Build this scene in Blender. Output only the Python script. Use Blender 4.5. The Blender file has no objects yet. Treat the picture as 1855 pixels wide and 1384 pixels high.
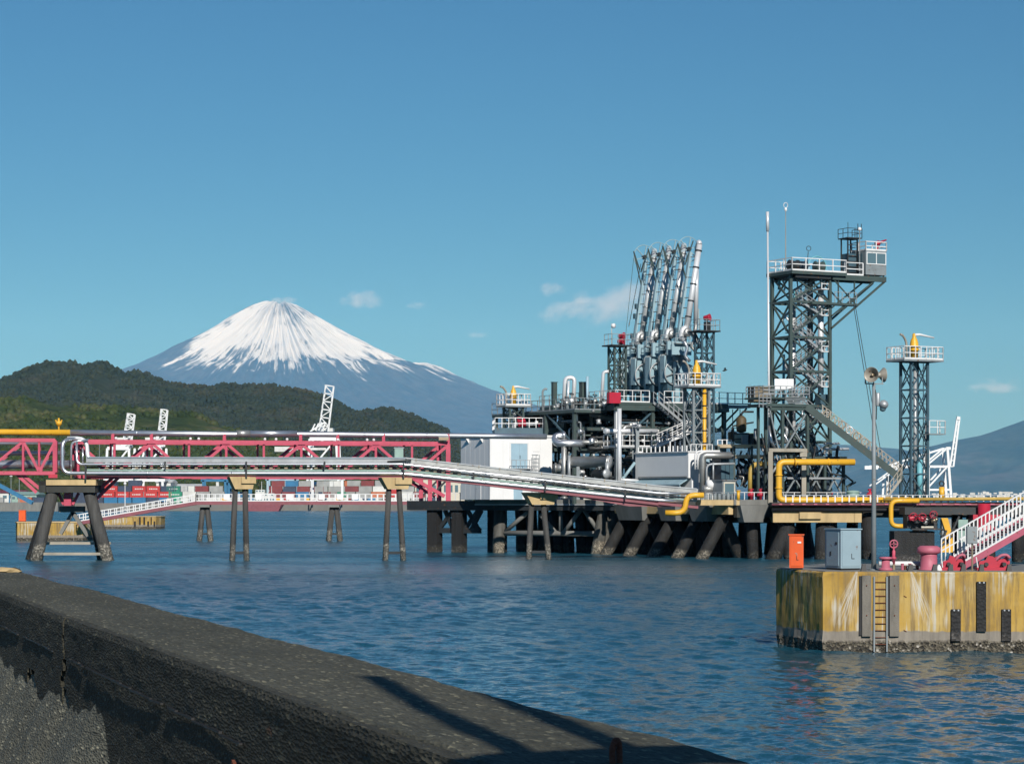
import bpy, math, random
import numpy as np
from mathutils import Vector, Matrix

# ------------------------------------------------------------------ camera, sky, sun, exposure
scene = bpy.context.scene
F = 4300.0                       # focal length in photo pixels (1855 wide)
HZ = 905.0                       # horizon row
CAMZ = 5.0
SUN_AZ = math.radians(167.0)     # clockwise from the viewing direction
SUN_EL = math.radians(31.0)

cam_data = bpy.data.cameras.new('camera')
cam = bpy.data.objects.new('camera', cam_data)
scene.collection.objects.link(cam)
cam.location = (0, 0, CAMZ)
cam.rotation_euler = (math.radians(90), 0, 0)
cam_data.sensor_fit = 'HORIZONTAL'
cam_data.sensor_width = 36.0
cam_data.lens = 36.0 * F / 1855.0
cam_data.shift_y = (HZ - 692.0) / 1855.0
cam_data.clip_start = 0.1
cam_data.clip_end = 200000.0
scene.camera = cam

world = bpy.data.worlds.new('World')
scene.world = world
world.use_nodes = True
wn = world.node_tree
bg = wn.nodes['Background']
sky = wn.nodes.new('ShaderNodeTexSky')
sky.sky_type = 'NISHITA'
sky.sun_disc = False
sky.sun_elevation = SUN_EL
sky.sun_rotation = SUN_AZ
sky.altitude = 2000.0
sky.air_density = 1.5
sky.dust_density = 0.0
sky.ozone_density = 10.0
tint = wn.nodes.new('ShaderNodeMix'); tint.data_type = 'RGBA'; tint.blend_type = 'MULTIPLY'; tint.inputs[0].default_value = 1.0
tint.inputs[7].default_value = (0.62, 0.91, 0.97, 1)      # the camera's cool white balance
wn.links.new(sky.outputs[0], tint.inputs[6]); wn.links.new(tint.outputs[2], bg.inputs[0])
bg.inputs[1].default_value = 0.057

sun_data = bpy.data.lights.new('sun', 'SUN')
sun_data.energy = 4.7
sun_data.angle = math.radians(0.5)
sun_data.color = (1.0, 0.955, 0.885)
sun = bpy.data.objects.new('sun', sun_data)
scene.collection.objects.link(sun)
sdir = Vector((math.sin(SUN_AZ) * math.cos(SUN_EL), math.cos(SUN_AZ) * math.cos(SUN_EL), math.sin(SUN_EL)))
sun.rotation_euler = sdir.to_track_quat('Z', 'Y').to_euler()

scene.view_settings.view_transform = 'Standard'
scene.view_settings.look = 'None'
scene.view_settings.exposure = 0.0
scene.view_settings.gamma = 1.0
scene.view_settings.use_curve_mapping = False
scene.render.engine = 'CYCLES'
scene.cycles.use_denoising = True
scene.cycles.max_bounces = 6
scene.cycles.diffuse_bounces = 2
scene.cycles.glossy_bounces = 3
scene.cycles.transmission_bounces = 2
scene.cycles.volume_bounces = 0
scene.cycles.caustics_reflective = False
scene.cycles.caustics_refractive = False

# ------------------------------------------------------------------ helpers
col = scene.collection
R = math.radians
rng = random.Random(7)

def W(px, py, d):
    """point of the place seen at a photo pixel, d metres out"""
    return Vector(((px - 927.5) * d / F, d, CAMZ - (py - HZ) * d / F))

def tag(o, label=None, cat=None, group=None, kind=None):
    if label: o['label'] = label
    if cat: o['category'] = cat
    if group: o['group'] = group
    if kind: o['kind'] = kind
    return o

def thing(name, label, cat, loc=(0, 0, 0), yaw=0.0, group=None):
    o = bpy.data.objects.new(name, None)
    o.empty_display_size = 0.5
    col.objects.link(o)
    o.location = loc
    o.rotation_euler = (0, 0, yaw)
    return tag(o, label, cat, group)

def inv(root):
    return (Matrix.Translation(root.location) @ Matrix.Rotation(root.rotation_euler.z, 4, 'Z')).inverted()

class MB:
    def __init__(s):
        s.v = []; s.f = []
    def add(s, vs, fs):
        o = len(s.v)
        s.v.extend([tuple(v) for v in vs])
        s.f.extend([tuple(i + o for i in f) for f in fs])
        return s
    def box(s, c, size, yaw=0.0):
        cx, cy, cz = c; a, b, h = size[0] / 2, size[1] / 2, size[2] / 2
        cs, sn = math.cos(yaw), math.sin(yaw)
        vs = []
        for z in (-h, h):
            for x, y in ((-a, -b), (a, -b), (a, b), (-a, b)):
                vs.append((cx + x * cs - y * sn, cy + x * sn + y * cs, cz + z))
        return s.add(vs, [(3, 2, 1, 0), (4, 5, 6, 7), (0, 1, 5, 4), (1, 2, 6, 5), (2, 3, 7, 6), (3, 0, 4, 7)])
    def bx(s, x0, x1, y0, y1, z0, z1):
        return s.box(((x0 + x1) / 2, (y0 + y1) / 2, (z0 + z1) / 2), (x1 - x0, y1 - y0, z1 - z0))
    def bar(s, p0, p1, w, h=None):
        h = w if h is None else h
        p0 = Vector(p0); p1 = Vector(p1); d = (p1 - p0)
        if d.length < 1e-6: return s
        d.normalize()
        up = Vector((0, 0, 1)) if abs(d.z) < 0.95 else Vector((0, 1, 0))
        x = d.cross(up).normalized(); y = x.cross(d).normalized()
        vs = []
        for p in (p0, p1):
            for a, b in ((-1, -1), (1, -1), (1, 1), (-1, 1)):
                vs.append(p + x * (a * w / 2) + y * (b * h / 2))
        return s.add(vs, [(0, 1, 2, 3), (7, 6, 5, 4), (0, 4, 5, 1), (1, 5, 6, 2), (2, 6, 7, 3), (3, 7, 4, 0)])
    def pipe(s, pts, r, n=10, bend=None, closed_ends=True, radii=None):
        pts = [Vector(p) for p in pts]
        if bend and len(pts) > 2:
            out = [pts[0]]
            for i in range(1, len(pts) - 1):
                a, b, c = pts[i - 1], pts[i], pts[i + 1]
                k = min(bend, (a - b).length * 0.49, (c - b).length * 0.49)
                u = (a - b).normalized() * k; w = (c - b).normalized() * k
                for t in (0.0, 0.25, 0.5, 0.75, 1.0):
                    out.append((b + u) * (1 - t) ** 2 + b * 2 * t * (1 - t) + (b + w) * t * t)
            out.append(pts[-1]); pts = out
        m = len(pts)
        tang = []
        for i in range(m):
            a = pts[max(i - 1, 0)]; b = pts[min(i + 1, m - 1)]
            tang.append((b - a).normalized())
        t0 = tang[0]
        ref = Vector((0, 0, 1)) if abs(t0.z) < 0.9 else Vector((1, 0, 0))
        x = t0.cross(ref).normalized()
        vs = []; fs = []
        for i in range(m):
            t = tang[i]
            x = (x - t * x.dot(t)).normalized()
            y = t.cross(x)
            rr = radii[i] if radii else r
            for k in range(n):
                a = 2 * math.pi * k / n
                vs.append(pts[i] + x * (math.cos(a) * rr) + y * (math.sin(a) * rr))
        for i in range(m - 1):
            for k in range(n):
                k2 = (k + 1) % n
                fs.append((i * n + k, i * n + k2, (i + 1) * n + k2, (i + 1) * n + k))
        if closed_ends:
            fs.append(tuple(range(n - 1, -1, -1)))
            fs.append(tuple((m - 1) * n + k for k in range(n)))
        return s.add(vs, fs)
    def tube(s, p0, p1, r, r1=None, n=10):
        return s.pipe([p0, p1], r, n, radii=[r, r if r1 is None else r1])
    def lathe(s, prof, c=(0, 0, 0), axis=(0, 0, 1), n=16):
        ax = Vector(axis).normalized(); c = Vector(c)
        ref = Vector((1, 0, 0)) if abs(ax.x) < 0.9 else Vector((0, 1, 0))
        x = (ref - ax * ref.dot(ax)).normalized(); y = ax.cross(x)
        vs = []; fs = []
        for r, z in prof:
            for k in range(n):
                a = 2 * math.pi * k / n
                vs.append(c + ax * z + x * (math.cos(a) * r) + y * (math.sin(a) * r))
        m = len(prof)
        for i in range(m - 1):
            for k in range(n):
                k2 = (k + 1) % n
                fs.append((i * n + k, i * n + k2, (i + 1) * n + k2, (i + 1) * n + k))
        fs.append(tuple(range(n - 1, -1, -1)))
        fs.append(tuple((m - 1) * n + k for k in range(n)))
        return s.add(vs, fs)
    def ring(s, c, normal, Rr, r, n=28, k=6, a0=0.0, a1=2 * math.pi):
        nz = Vector(normal).normalized(); c = Vector(c)
        ref = Vector((0, 0, 1)) if abs(nz.z) < 0.9 else Vector((1, 0, 0))
        x = ref.cross(nz).normalized(); y = nz.cross(x)
        full = abs(a1 - a0 - 2 * math.pi) < 1e-6
        vs = []; fs = []
        N = n if full else n + 1
        for i in range(N):
            a = a0 + (a1 - a0) * i / n
            e = x * math.cos(a) + y * math.sin(a)
            for j in range(k):
                b = 2 * math.pi * j / k
                vs.append(c + e * (Rr + r * math.cos(b)) + nz * (r * math.sin(b)))
        for i in range(n):
            i2 = (i + 1) % N
            for j in range(k):
                j2 = (j + 1) % k
                fs.append((i * k + j, i2 * k + j, i2 * k + j2, i * k + j2))
        return s.add(vs, fs)
    def prism(s, poly, z0, z1):
        n = len(poly)
        vs = [(p[0], p[1], z0) for p in poly] + [(p[0], p[1], z1) for p in poly]
        fs = [tuple(range(n - 1, -1, -1)), tuple(range(n, 2 * n))]
        for i in range(n):
            j = (i + 1) % n
            fs.append((i, j, n + j, n + i))
        return s.add(vs, fs)
    def extrude(s, poly3, vec):
        """planar polygon of 3D points pushed along vec"""
        n = len(poly3); vec = Vector(vec)
        a = [Vector(p) for p in poly3]; b = [p + vec for p in a]
        fs = [tuple(range(n - 1, -1, -1)), tuple(range(n, 2 * n))]
        for i in range(n):
            j = (i + 1) % n
            fs.append((i, j, n + j, n + i))
        return s.add(a + b, fs)
    def ball(s, c, r, n=10, m=6, sz=1.0):
        prof = []
        for i in range(m + 1):
            a = -math.pi / 2 + math.pi * i / m
            prof.append((max(r * math.cos(a), 0.01 * r), r * sz * math.sin(a)))
        return s.lathe(prof, c, n=n)
    def railing(s, pts, h=1.1, sp=1.3, r=0.03, mids=1, post=0.035, toe=0.0):
        pts = [Vector(p) for p in pts]
        for a, b in zip(pts[:-1], pts[1:]):
            L = (b - a).length
            k = max(1, int(round(L / sp)))
            for i in range(k + 1):
                p = a.lerp(b, i / k)
                s.bar(p, p + Vector((0, 0, h)), post * 2, post * 2)
            for q in range(mids + 1):
                z = h * (q + 1) / (mids + 1)
                s.bar(a + Vector((0, 0, z)), b + Vector((0, 0, z)), r * 2, r * 2)
            if toe:
                s.bar(a + Vector((0, 0, toe / 2)), b + Vector((0, 0, toe / 2)), 0.03, toe)
        return s
    def stair(s, p0, p1, width, side, steps=10, rail=1.0, st=0.22, r=0.03):
        """flight from p0 up to p1; side = unit horizontal vector across the flight"""
        p0 = Vector(p0); p1 = Vector(p1); side = Vector(side)
        for k in (-0.5, 0.5):
            o = side * (k * width)
            s.bar(p0 + o, p1 + o, 0.07, st)
            if rail:
                up = Vector((0, 0, rail))
                s.bar(p0 + o + up, p1 + o + up, r * 2, r * 2)
                s.bar(p0 + o + up * .5, p1 + o + up * .5, r * 1.6, r * 1.6)
                for i in range(0, steps + 1, 2):
                    q = p0.lerp(p1, i / steps) + o
                    s.bar(q, q + up, r * 2, r * 2)
        for i in range(1, steps):
            q = p0.lerp(p1, i / steps)
            s.bar(q - side * (width / 2), q + side * (width / 2), 0.22, 0.04)
        return s
    def build(s, name, mat, parent=None, smooth=False, xf=None):
        me = bpy.data.meshes.new(name)
        vs = s.v
        if xf is not None:
            vs = [tuple(xf @ Vector(v)) for v in vs]
        me.from_pydata(vs, [], s.f)
        me.materials.append(mat)
        if smooth:
            me.polygons.foreach_set('use_smooth', [len(p.vertices) == 4 for p in me.polygons])
        me.update()
        o = bpy.data.objects.new(name, me)
        col.objects.link(o)
        if parent is not None: o.parent = parent
        return o

def np_mesh(name, v, f, mat, smooth=True, attr=None):
    me = bpy.data.meshes.new(name)
    v = np.asarray(v, dtype=np.float32); f = np.asarray(f, dtype=np.int32)
    me.vertices.add(len(v)); me.vertices.foreach_set('co', v.ravel())
    k = f.shape[1]
    me.loops.add(f.size); me.loops.foreach_set('vertex_index', f.ravel())
    me.polygons.add(len(f))
    me.polygons.foreach_set('loop_start', np.arange(0, f.size, k, dtype=np.int32))
    me.polygons.foreach_set('loop_total', np.full(len(f), k, dtype=np.int32))
    me.polygons.foreach_set('use_smooth', np.full(len(f), smooth, dtype=bool))
    if attr:
        for an, av in attr.items():
            a = me.attributes.new(an, 'FLOAT', 'POINT'); a.data.foreach_set('value', av.astype(np.float32))
    me.materials.append(mat)
    me.update(); me.validate()
    o = bpy.data.objects.new(name, me)
    col.objects.link(o)
    return o

def grid_faces(nu, nv):
    i = np.arange(nu - 1)[:, None] * nv + np.arange(nv - 1)[None, :]
    i = i.ravel()
    return np.stack([i, i + nv, i + nv + 1, i + 1], 1)

def vnoise(x, y, seed=0):
    xi = np.floor(x).astype(np.int64); yi = np.floor(y).astype(np.int64)
    xf = x - xi; yf = y - yi
    xf = xf * xf * (3 - 2 * xf); yf = yf * yf * (3 - 2 * yf)
    def h(a, b):
        n = (a * 374761393 + b * 668265263 + seed * 974634777) & 0xFFFFFFFF
        n = ((n ^ (n >> 13)) * 1274126177) & 0xFFFFFFFF
        n = n ^ (n >> 16)
        return (n & 0xFFFF) / 65535.0
    a = h(xi, yi); b = h(xi + 1, yi); c = h(xi, yi + 1); d = h(xi + 1, yi + 1)
    return (a * (1 - xf) + b * xf) * (1 - yf) + (c * (1 - xf) + d * xf) * yf

def fbm(x, y, oct=4, seed=0, gain=0.5):
    r = 0; a = 1.0; t = 0
    for i in range(oct):
        r = r + a * vnoise(x * 2 ** i, y * 2 ** i, seed + i); t += a; a *= gain
    return r / t

# ------------------------------------------------------------------ materials
M = {}
def mat(name, c, rough=0.5, metal=0.0, var=0.18, scale=1.2, bump=0.0, rust=0.0, streak=0.0, spec=0.5):
    m = bpy.data.materials.new(name); m.use_nodes = True
    nt = m.node_tree; b = nt.nodes['Principled BSDF']
    b.inputs['Roughness'].default_value = rough
    b.inputs['Metallic'].default_value = metal
    b.inputs['Specular IOR Level'].default_value = spec
    geo = nt.nodes.new('ShaderNodeNewGeometry')
    mp = nt.nodes.new('ShaderNodeMapping'); mp.inputs['Scale'].default_value = (1, 1, 0.25 if streak else 1)
    nt.links.new(geo.outputs['Position'], mp.inputs[0])
    n = nt.nodes.new('ShaderNodeTexNoise'); n.inputs['Scale'].default_value = scale; n.inputs['Detail'].default_value = 6
    n.inputs['Roughness'].default_value = 0.65
    nt.links.new(mp.outputs[0], n.inputs['Vector'])
    rp = nt.nodes.new('ShaderNodeValToRGB')
    rp.color_ramp.elements[0].position = 0.3; rp.color_ramp.elements[1].position = 0.7
    rp.color_ramp.elements[0].color = (*[x * (1 - var) for x in c], 1)
    rp.color_ramp.elements[1].color = (*[min(1, x * (1 + var)) for x in c], 1)
    nt.links.new(n.outputs[0], rp.inputs[0])
    out = rp.outputs[0]
    if rust:
        n2 = nt.nodes.new('ShaderNodeTexNoise'); n2.inputs['Scale'].default_value = scale * 2.7; n2.inputs['Detail'].default_value = 8
        nt.links.new(mp.outputs[0], n2.inputs['Vector'])
        r2 = nt.nodes.new('ShaderNodeValToRGB'); r2.color_ramp.elements[0].position = 0.68 - rust * .2; r2.color_ramp.elements[1].position = 0.74 - rust * .1
        r2.color_ramp.elements[0].color = (0, 0, 0, 1); r2.color_ramp.elements[1].color = (1, 1, 1, 1)
        nt.links.new(n2.outputs[0], r2.inputs[0])
        mx = nt.nodes.new('ShaderNodeMix'); mx.data_type = 'RGBA'
        nt.links.new(r2.outputs[0], mx.inputs[0]); nt.links.new(out, mx.inputs[6]); mx.inputs[7].default_value = (0.16, 0.07, 0.03, 1)
        out = mx.outputs[2]
    nt.links.new(out, b.inputs['Base Color'])
    if bump:
        n3 = nt.nodes.new('ShaderNodeTexNoise'); n3.inputs['Scale'].default_value = scale * 9; n3.inputs['Detail'].default_value = 6
        nt.links.new(geo.outputs['Position'], n3.inputs['Vector'])
        bp = nt.nodes.new('ShaderNodeBump'); bp.inputs['Strength'].default_value = bump; bp.inputs['Distance'].default_value = 0.03
        nt.links.new(n3.outputs[0], bp.inputs['Height']); nt.links.new(bp.outputs[0], b.inputs['Normal'])
    M[name] = m
    return m

mat('green_steel', (0.052, 0.078, 0.073), 0.5, rust=0.15)
mat('arm_silver', (0.62, 0.64, 0.64), 0.36, 0.35, var=0.15)
mat('teal_steel', (0.05, 0.10, 0.13), 0.5, rust=0.1)
mat('dark_steel', (0.022, 0.026, 0.028), 0.55, rust=0.2)
mat('grey_steel', (0.22, 0.25, 0.26), 0.5, rust=0.12)
mat('galvanised', (0.40, 0.42, 0.43), 0.45, 0.35, rust=0.1)
mat('white_paint', (0.74, 0.74, 0.73), 0.5, var=0.06, rust=0.06)
mat('white_panel', (0.80, 0.80, 0.79), 0.45, var=0.04, scale=0.6)
mat('white_clad', (0.72, 0.73, 0.74), 0.35, 0.3, var=0.08)
mat('silver', (0.66, 0.68, 0.70), 0.3, 0.85, var=0.12)
mat('silver_dull', (0.42, 0.42, 0.40), 0.42, 0.7, var=0.2)
mat('pink', (0.50, 0.068, 0.115), 0.5, var=0.15, rust=0.1)
mat('pink_faded', (0.46, 0.12, 0.17), 0.55, var=0.15, rust=0.14)
mat('maroon', (0.24, 0.075, 0.09), 0.6, rust=0.15)
mat('red', (0.44, 0.020, 0.045), 0.45, var=0.12, rust=0.08)
mat('orange', (0.72, 0.10, 0.015), 0.5, var=0.1, rust=0.05)
mat('yellow', (0.74, 0.40, 0.03), 0.42, var=0.1, rust=0.08)
mat('tan_yellow', (0.46, 0.31, 0.07), 0.5, var=0.15, rust=0.12)
mat('bluegrey', (0.29, 0.42, 0.47), 0.5, var=0.12, rust=0.06)
mat('navy', (0.02, 0.035, 0.055), 0.5)
mat('pale_blue', (0.32, 0.47, 0.56), 0.5, var=0.08)
mat('cyan', (0.16, 0.44, 0.50), 0.5, var=0.1)
mat('cabinet_grey', (0.27, 0.37, 0.42), 0.5, var=0.08, rust=0.04)
mat('pale_green', (0.26, 0.38, 0.33), 0.55)
mat('light_concrete', (0.34, 0.31, 0.25), 0.85, var=0.25, scale=0.8, bump=0.4, streak=1)
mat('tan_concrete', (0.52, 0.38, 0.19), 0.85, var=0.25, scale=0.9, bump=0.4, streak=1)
mat('grey_concrete', (0.19, 0.19, 0.175), 0.85, var=0.25, scale=0.7, bump=0.4, streak=1)
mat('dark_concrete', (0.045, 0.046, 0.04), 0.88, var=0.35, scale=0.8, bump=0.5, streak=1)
mat('rubber', (0.012, 0.012, 0.013), 0.6, var=0.3)
mat('olive_brown', (0.09, 0.065, 0.03), 0.6, rust=0.2)
mat('rusty', (0.17, 0.05, 0.025), 0.8, var=0.4, scale=20, bump=0.5)
mat('timber', (0.17, 0.155, 0.13), 0.85, var=0.35, scale=3, streak=1, bump=0.5)
mat('cream', (0.58, 0.54, 0.44), 0.7, var=0.1)
mat('brass', (0.42, 0.33, 0.22), 0.4, 0.6)
mat('horn_grey', (0.33, 0.30, 0.25), 0.5, 0.2, rust=0.1)
mat('crane_white', (0.78, 0.80, 0.80), 0.5, var=0.06)
mat('crane_blue', (0.03, 0.16, 0.30), 0.5)
mat('con_red', (0.47, 0.035, 0.03), 0.5, var=0.1, scale=.3)
mat('con_maroon', (0.20, 0.04, 0.04), 0.5, scale=.3)
mat('con_green', (0.02, 0.24, 0.14), 0.5, scale=.3)
mat('con_blue', (0.03, 0.17, 0.33), 0.5, scale=.3)
mat('con_navy', (0.04, 0.06, 0.10), 0.5, scale=.3)
mat('con_grey', (0.32, 0.33, 0.32), 0.5, scale=.3)
mat('con_white', (0.62, 0.63, 0.60), 0.5, scale=.3)
mat('con_orange', (0.45, 0.14, 0.06), 0.5, scale=.3)
mat('far_roof', (0.55, 0.56, 0.55), 0.6, scale=.2)

m = bpy.data.materials.new('window_glass'); m.use_nodes = True
b = m.node_tree.nodes['Principled BSDF']; b.inputs['Base Color'].default_value = (0.10, 0.17, 0.20, 1); b.inputs['Roughness'].default_value = 0.06
M['glass'] = m

def nodes(name):
    m = bpy.data.materials.new(name); m.use_nodes = True
    nt = m.node_tree; M[name] = m
    def N(t, **kw):
        n = nt.nodes.new('ShaderNode' + t)
        for k, v in kw.items(): setattr(n, k, v)
        return n
    return m, nt, nt.nodes['Principled BSDF'], N, nt.links.new

def ramp(N, L, src, stops):
    r = N('ValToRGB')
    e = r.color_ramp.elements
    while len(e) < len(stops): e.new(0.5)
    for i, (p, c) in enumerate(stops):
        e[i].position = p; e[i].color = (*c, 1) if len(c) == 3 else c
    L(src, r.inputs[0])
    return r.outputs[0]

def mixc(N, L, fac, a, b, bt='MIX'):
    x = N('Mix', data_type='RGBA', blend_type=bt)
    if isinstance(fac, (int, float)): x.inputs[0].default_value = fac
    else: L(fac, x.inputs[0])
    for s, i in ((a, 6), (b, 7)):
        if isinstance(s, tuple): x.inputs[i].default_value = (*s, 1)
        else: L(s, x.inputs[i])
    return x.outputs[2]

def tide_material(name, dry, wet, zline, specks=True, paint=None):
    """steel or concrete standing in the sea: weed and shell growth up to the tide line"""
    m, nt, b, N, L = nodes(name)
    geo = N('NewGeometry'); sep = N('SeparateXYZ'); L(geo.outputs['Position'], sep.inputs[0])
    n = N('TexNoise'); n.inputs['Scale'].default_value = 1.3; n.inputs['Detail'].default_value = 7; L(geo.outputs['Position'], n.inputs['Vector'])
    mp = N('Mapping'); mp.inputs['Scale'].default_value = (2.2, 2.2, 0.25); L(geo.outputs['Position'], mp.inputs[0])
    st = N('TexNoise'); st.inputs['Scale'].default_value = 1.5; st.inputs['Detail'].default_value = 8; L(mp.outputs[0], st.inputs['Vector'])
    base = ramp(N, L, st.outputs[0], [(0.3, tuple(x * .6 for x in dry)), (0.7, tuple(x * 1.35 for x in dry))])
    ad = N('Math', operation='MULTIPLY_ADD'); L(n.outputs[0], ad.inputs[0]); ad.inputs[1].default_value = 0.7; L(sep.outputs[2], ad.inputs[2])
    f = N('MapRange'); L(ad.outputs[0], f.inputs[0]); f.inputs[1].default_value = zline + 0.25; f.inputs[2].default_value = zline + 0.5
    f.inputs[3].default_value = 1; f.inputs[4].default_value = 0
    v = N('TexVoronoi'); v.inputs['Scale'].default_value = 9; L(geo.outputs['Position'], v.inputs['Vector'])
    g = ramp(N, L, v.outputs['Color'], [(0.3, tuple(x * .45 for x in wet)), (0.62, wet), (0.8, tuple(min(1, x * 1.9) for x in wet))])
    L(mixc(N, L, f.outputs[0], base, g), b.inputs['Base Color'])
    b.inputs['Roughness'].default_value = 0.8
    bp = N('Bump'); bp.inputs['Strength'].default_value = 0.6; bp.inputs['Distance'].default_value = 0.06
    L(v.outputs['Distance'], bp.inputs['Height']); L(bp.outputs[0], b.inputs['Normal'])
    return m
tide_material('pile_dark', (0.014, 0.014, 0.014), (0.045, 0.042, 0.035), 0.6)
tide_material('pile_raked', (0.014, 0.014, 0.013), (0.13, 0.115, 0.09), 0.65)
tide_material('pile_grey', (0.085, 0.082, 0.072), (0.24, 0.21, 0.16), 1.1)
tide_material('pile_slim', (0.060, 0.059, 0.055), (0.19, 0.175, 0.145), 1.3)
tide_material('fender_black', (0.018, 0.018, 0.018), (0.06, 0.055, 0.05), 0.5)

def dolphin_material():
    m, nt, b, N, L = nodes('dolphin_yellow')
    geo = N('NewGeometry'); P = geo.outputs['Position']; sep = N('SeparateXYZ'); L(P, sep.inputs[0])
    mp = N('Mapping'); mp.inputs['Scale'].default_value = (4.0, 4.0, 0.28); L(P, mp.inputs[0])
    st = N('TexNoise'); st.inputs['Scale'].default_value = 1.2; st.inputs['Detail'].default_value = 9; st.inputs['Roughness'].default_value = 0.7; L(mp.outputs[0], st.inputs['Vector'])
    big = N('TexNoise'); big.inputs['Scale'].default_value = 0.9; big.inputs['Detail'].default_value = 6; L(P, big.inputs['Vector'])
    base = ramp(N, L, big.outputs[0], [(0.3, (0.34, 0.20, 0.035)), (0.5, (0.46, 0.29, 0.06)), (0.7, (0.50, 0.36, 0.13))])
    dirt = ramp(N, L, st.outputs[0], [(0.40, (1, 1, 1)), (0.54, (0, 0, 0))])
    base = mixc(N, L, dirt, base, (0.23, 0.155, 0.06))
    # pale run-off streaks
    mp2 = N('Mapping'); mp2.inputs['Scale'].default_value = (9.0, 9.0, 0.35); mp2.inputs['Location'].default_value = (3, 1, 2); L(P, mp2.inputs[0])
    s2 = N('TexNoise'); s2.inputs['Scale'].default_value = 1.0; s2.inputs['Detail'].default_value = 5; L(mp2.outputs[0], s2.inputs['Vector'])
    bs = N('TexNoise'); bs.inputs['Scale'].default_value = 0.55; bs.inputs['Detail'].default_value = 3; L(P, bs.inputs['Vector'])
    mu = N('Math', operation='MULTIPLY'); L(s2.outputs[0], mu.inputs[0]); L(bs.outputs[0], mu.inputs[1])
    pale = ramp(N, L, mu.outputs[0], [(0.292, (0, 0, 0)), (0.37, (1, 1, 1))])
    base = mixc(N, L, pale, base, (0.50, 0.46, 0.37))
    # lime run-off fanning out from two leaks at the top edge
    for x0_, lo_, hi_ in ((11.40, -0.62, 0.03), (13.10, -0.02, 0.55)):
        dx = N('Math', operation='SUBTRACT'); L(sep.outputs[0], dx.inputs[0]); dx.inputs[1].default_value = x0_
        dz = N('Math', operation='SUBTRACT'); dz.inputs[0].default_value = 2.78; L(sep.outputs[2], dz.inputs[1])
        u = N('Math', operation='DIVIDE'); L(dx.outputs[0], u.inputs[0]); L(dz.outputs[0], u.inputs[1])
        fn = N('TexNoise', noise_dimensions='2D'); cv = N('CombineXYZ')
        us = N('Math', operation='MULTIPLY'); L(u.outputs[0], us.inputs[0]); us.inputs[1].default_value = 34
        zs = N('Math', operation='MULTIPLY'); L(dz.outputs[0], zs.inputs[0]); zs.inputs[1].default_value = 1.3
        L(us.outputs[0], cv.inputs[0]); L(zs.outputs[0], cv.inputs[1]); L(cv.outputs[0], fn.inputs['Vector']); fn.inputs['Scale'].default_value = 1.0; fn.inputs['Detail'].default_value = 4
        lo = N('MapRange'); L(u.outputs[0], lo.inputs[0]); lo.inputs[1].default_value = lo_; lo.inputs[2].default_value = lo_ + 0.2
        hi = N('MapRange'); L(u.outputs[0], hi.inputs[0]); hi.inputs[1].default_value = hi_ - 0.15; hi.inputs[2].default_value = hi_; hi.inputs[3].default_value = 1; hi.inputs[4].default_value = 0
        dn = N('MapRange'); L(dz.outputs[0], dn.inputs[0]); dn.inputs[1].default_value = 0.9; dn.inputs[2].default_value = 1.95; dn.inputs[3].default_value = 1; dn.inputs[4].default_value = 0
        q1 = N('Math', operation='MULTIPLY'); L(lo.outputs[0], q1.inputs[0]); L(hi.outputs[0], q1.inputs[1])
        q2 = N('Math', operation='MULTIPLY'); L(q1.outputs[0], q2.inputs[0]); L(dn.outputs[0], q2.inputs[1])
        fr = N('MapRange'); L(fn.outputs[0], fr.inputs[0]); fr.inputs[1].default_value = 0.40; fr.inputs[2].default_value = 0.62
        q3 = N('Math', operation='MULTIPLY'); L(q2.outputs[0], q3.inputs[0]); L(fr.outputs[0], q3.inputs[1])
        base = mixc(N, L, q3.outputs[0], base, (0.56, 0.54, 0.48))
    # bare concrete under the paint line, shells under that
    n = N('TexNoise'); n.inputs['Scale'].default_value = 2.6; n.inputs['Detail'].default_value = 6; L(P, n.inputs['Vector'])
    ad = N('Math', operation='MULTIPLY_ADD'); L(n.outputs[0], ad.inputs[0]); ad.inputs[1].default_value = 0.22; L(sep.outputs[2], ad.inputs[2])
    f1 = N('MapRange'); L(ad.outputs[0], f1.inputs[0]); f1.inputs[1].default_value = 0.76; f1.inputs[2].default_value = 0.80; f1.inputs[3].default_value = 1; f1.inputs[4].default_value = 0
    base = mixc(N, L, f1.outputs[0], base, ramp(N, L, st.outputs[0], [(0.3, (0.17, 0.15, 0.125)), (0.7, (0.30, 0.265, 0.215))]))
    v = N('TexVoronoi'); v.inputs['Scale'].default_value = 13; L(P, v.inputs['Vector'])
    sh = ramp(N, L, v.outputs['Color'], [(0.25, (0.03, 0.026, 0.02)), (0.55, (0.10, 0.085, 0.06)), (0.82, (0.17, 0.15, 0.11)), (0.93, (0.5, 0.46, 0.4))])
    f2 = N('MapRange'); L(ad.outputs[0], f2.inputs[0]); f2.inputs[1].default_value = 0.42; f2.inputs[2].default_value = 0.52; f2.inputs[3].default_value = 1; f2.inputs[4].default_value = 0
    base = mixc(N, L, f2.outputs[0], base, sh)
    L(base, b.inputs['Base Color']); b.inputs['Roughness'].default_value = 0.85
    hm = N('Math', operation='MULTIPLY'); L(v.outputs['Distance'], hm.inputs[0]); L(f2.outputs[0], hm.inputs[1])
    h2 = N('Math', operation='MULTIPLY_ADD'); L(n.outputs[0], h2.inputs[0]); h2.inputs[1].default_value = 0.25; L(hm.outputs[0], h2.inputs[2])
    bp = N('Bump'); bp.inputs['Strength'].default_value = 0.9; bp.inputs['Distance'].default_value = 0.08
    L(h2.outputs[0], bp.inputs['Height']); L(bp.outputs[0], b.inputs['Normal'])
dolphin_material()

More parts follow.
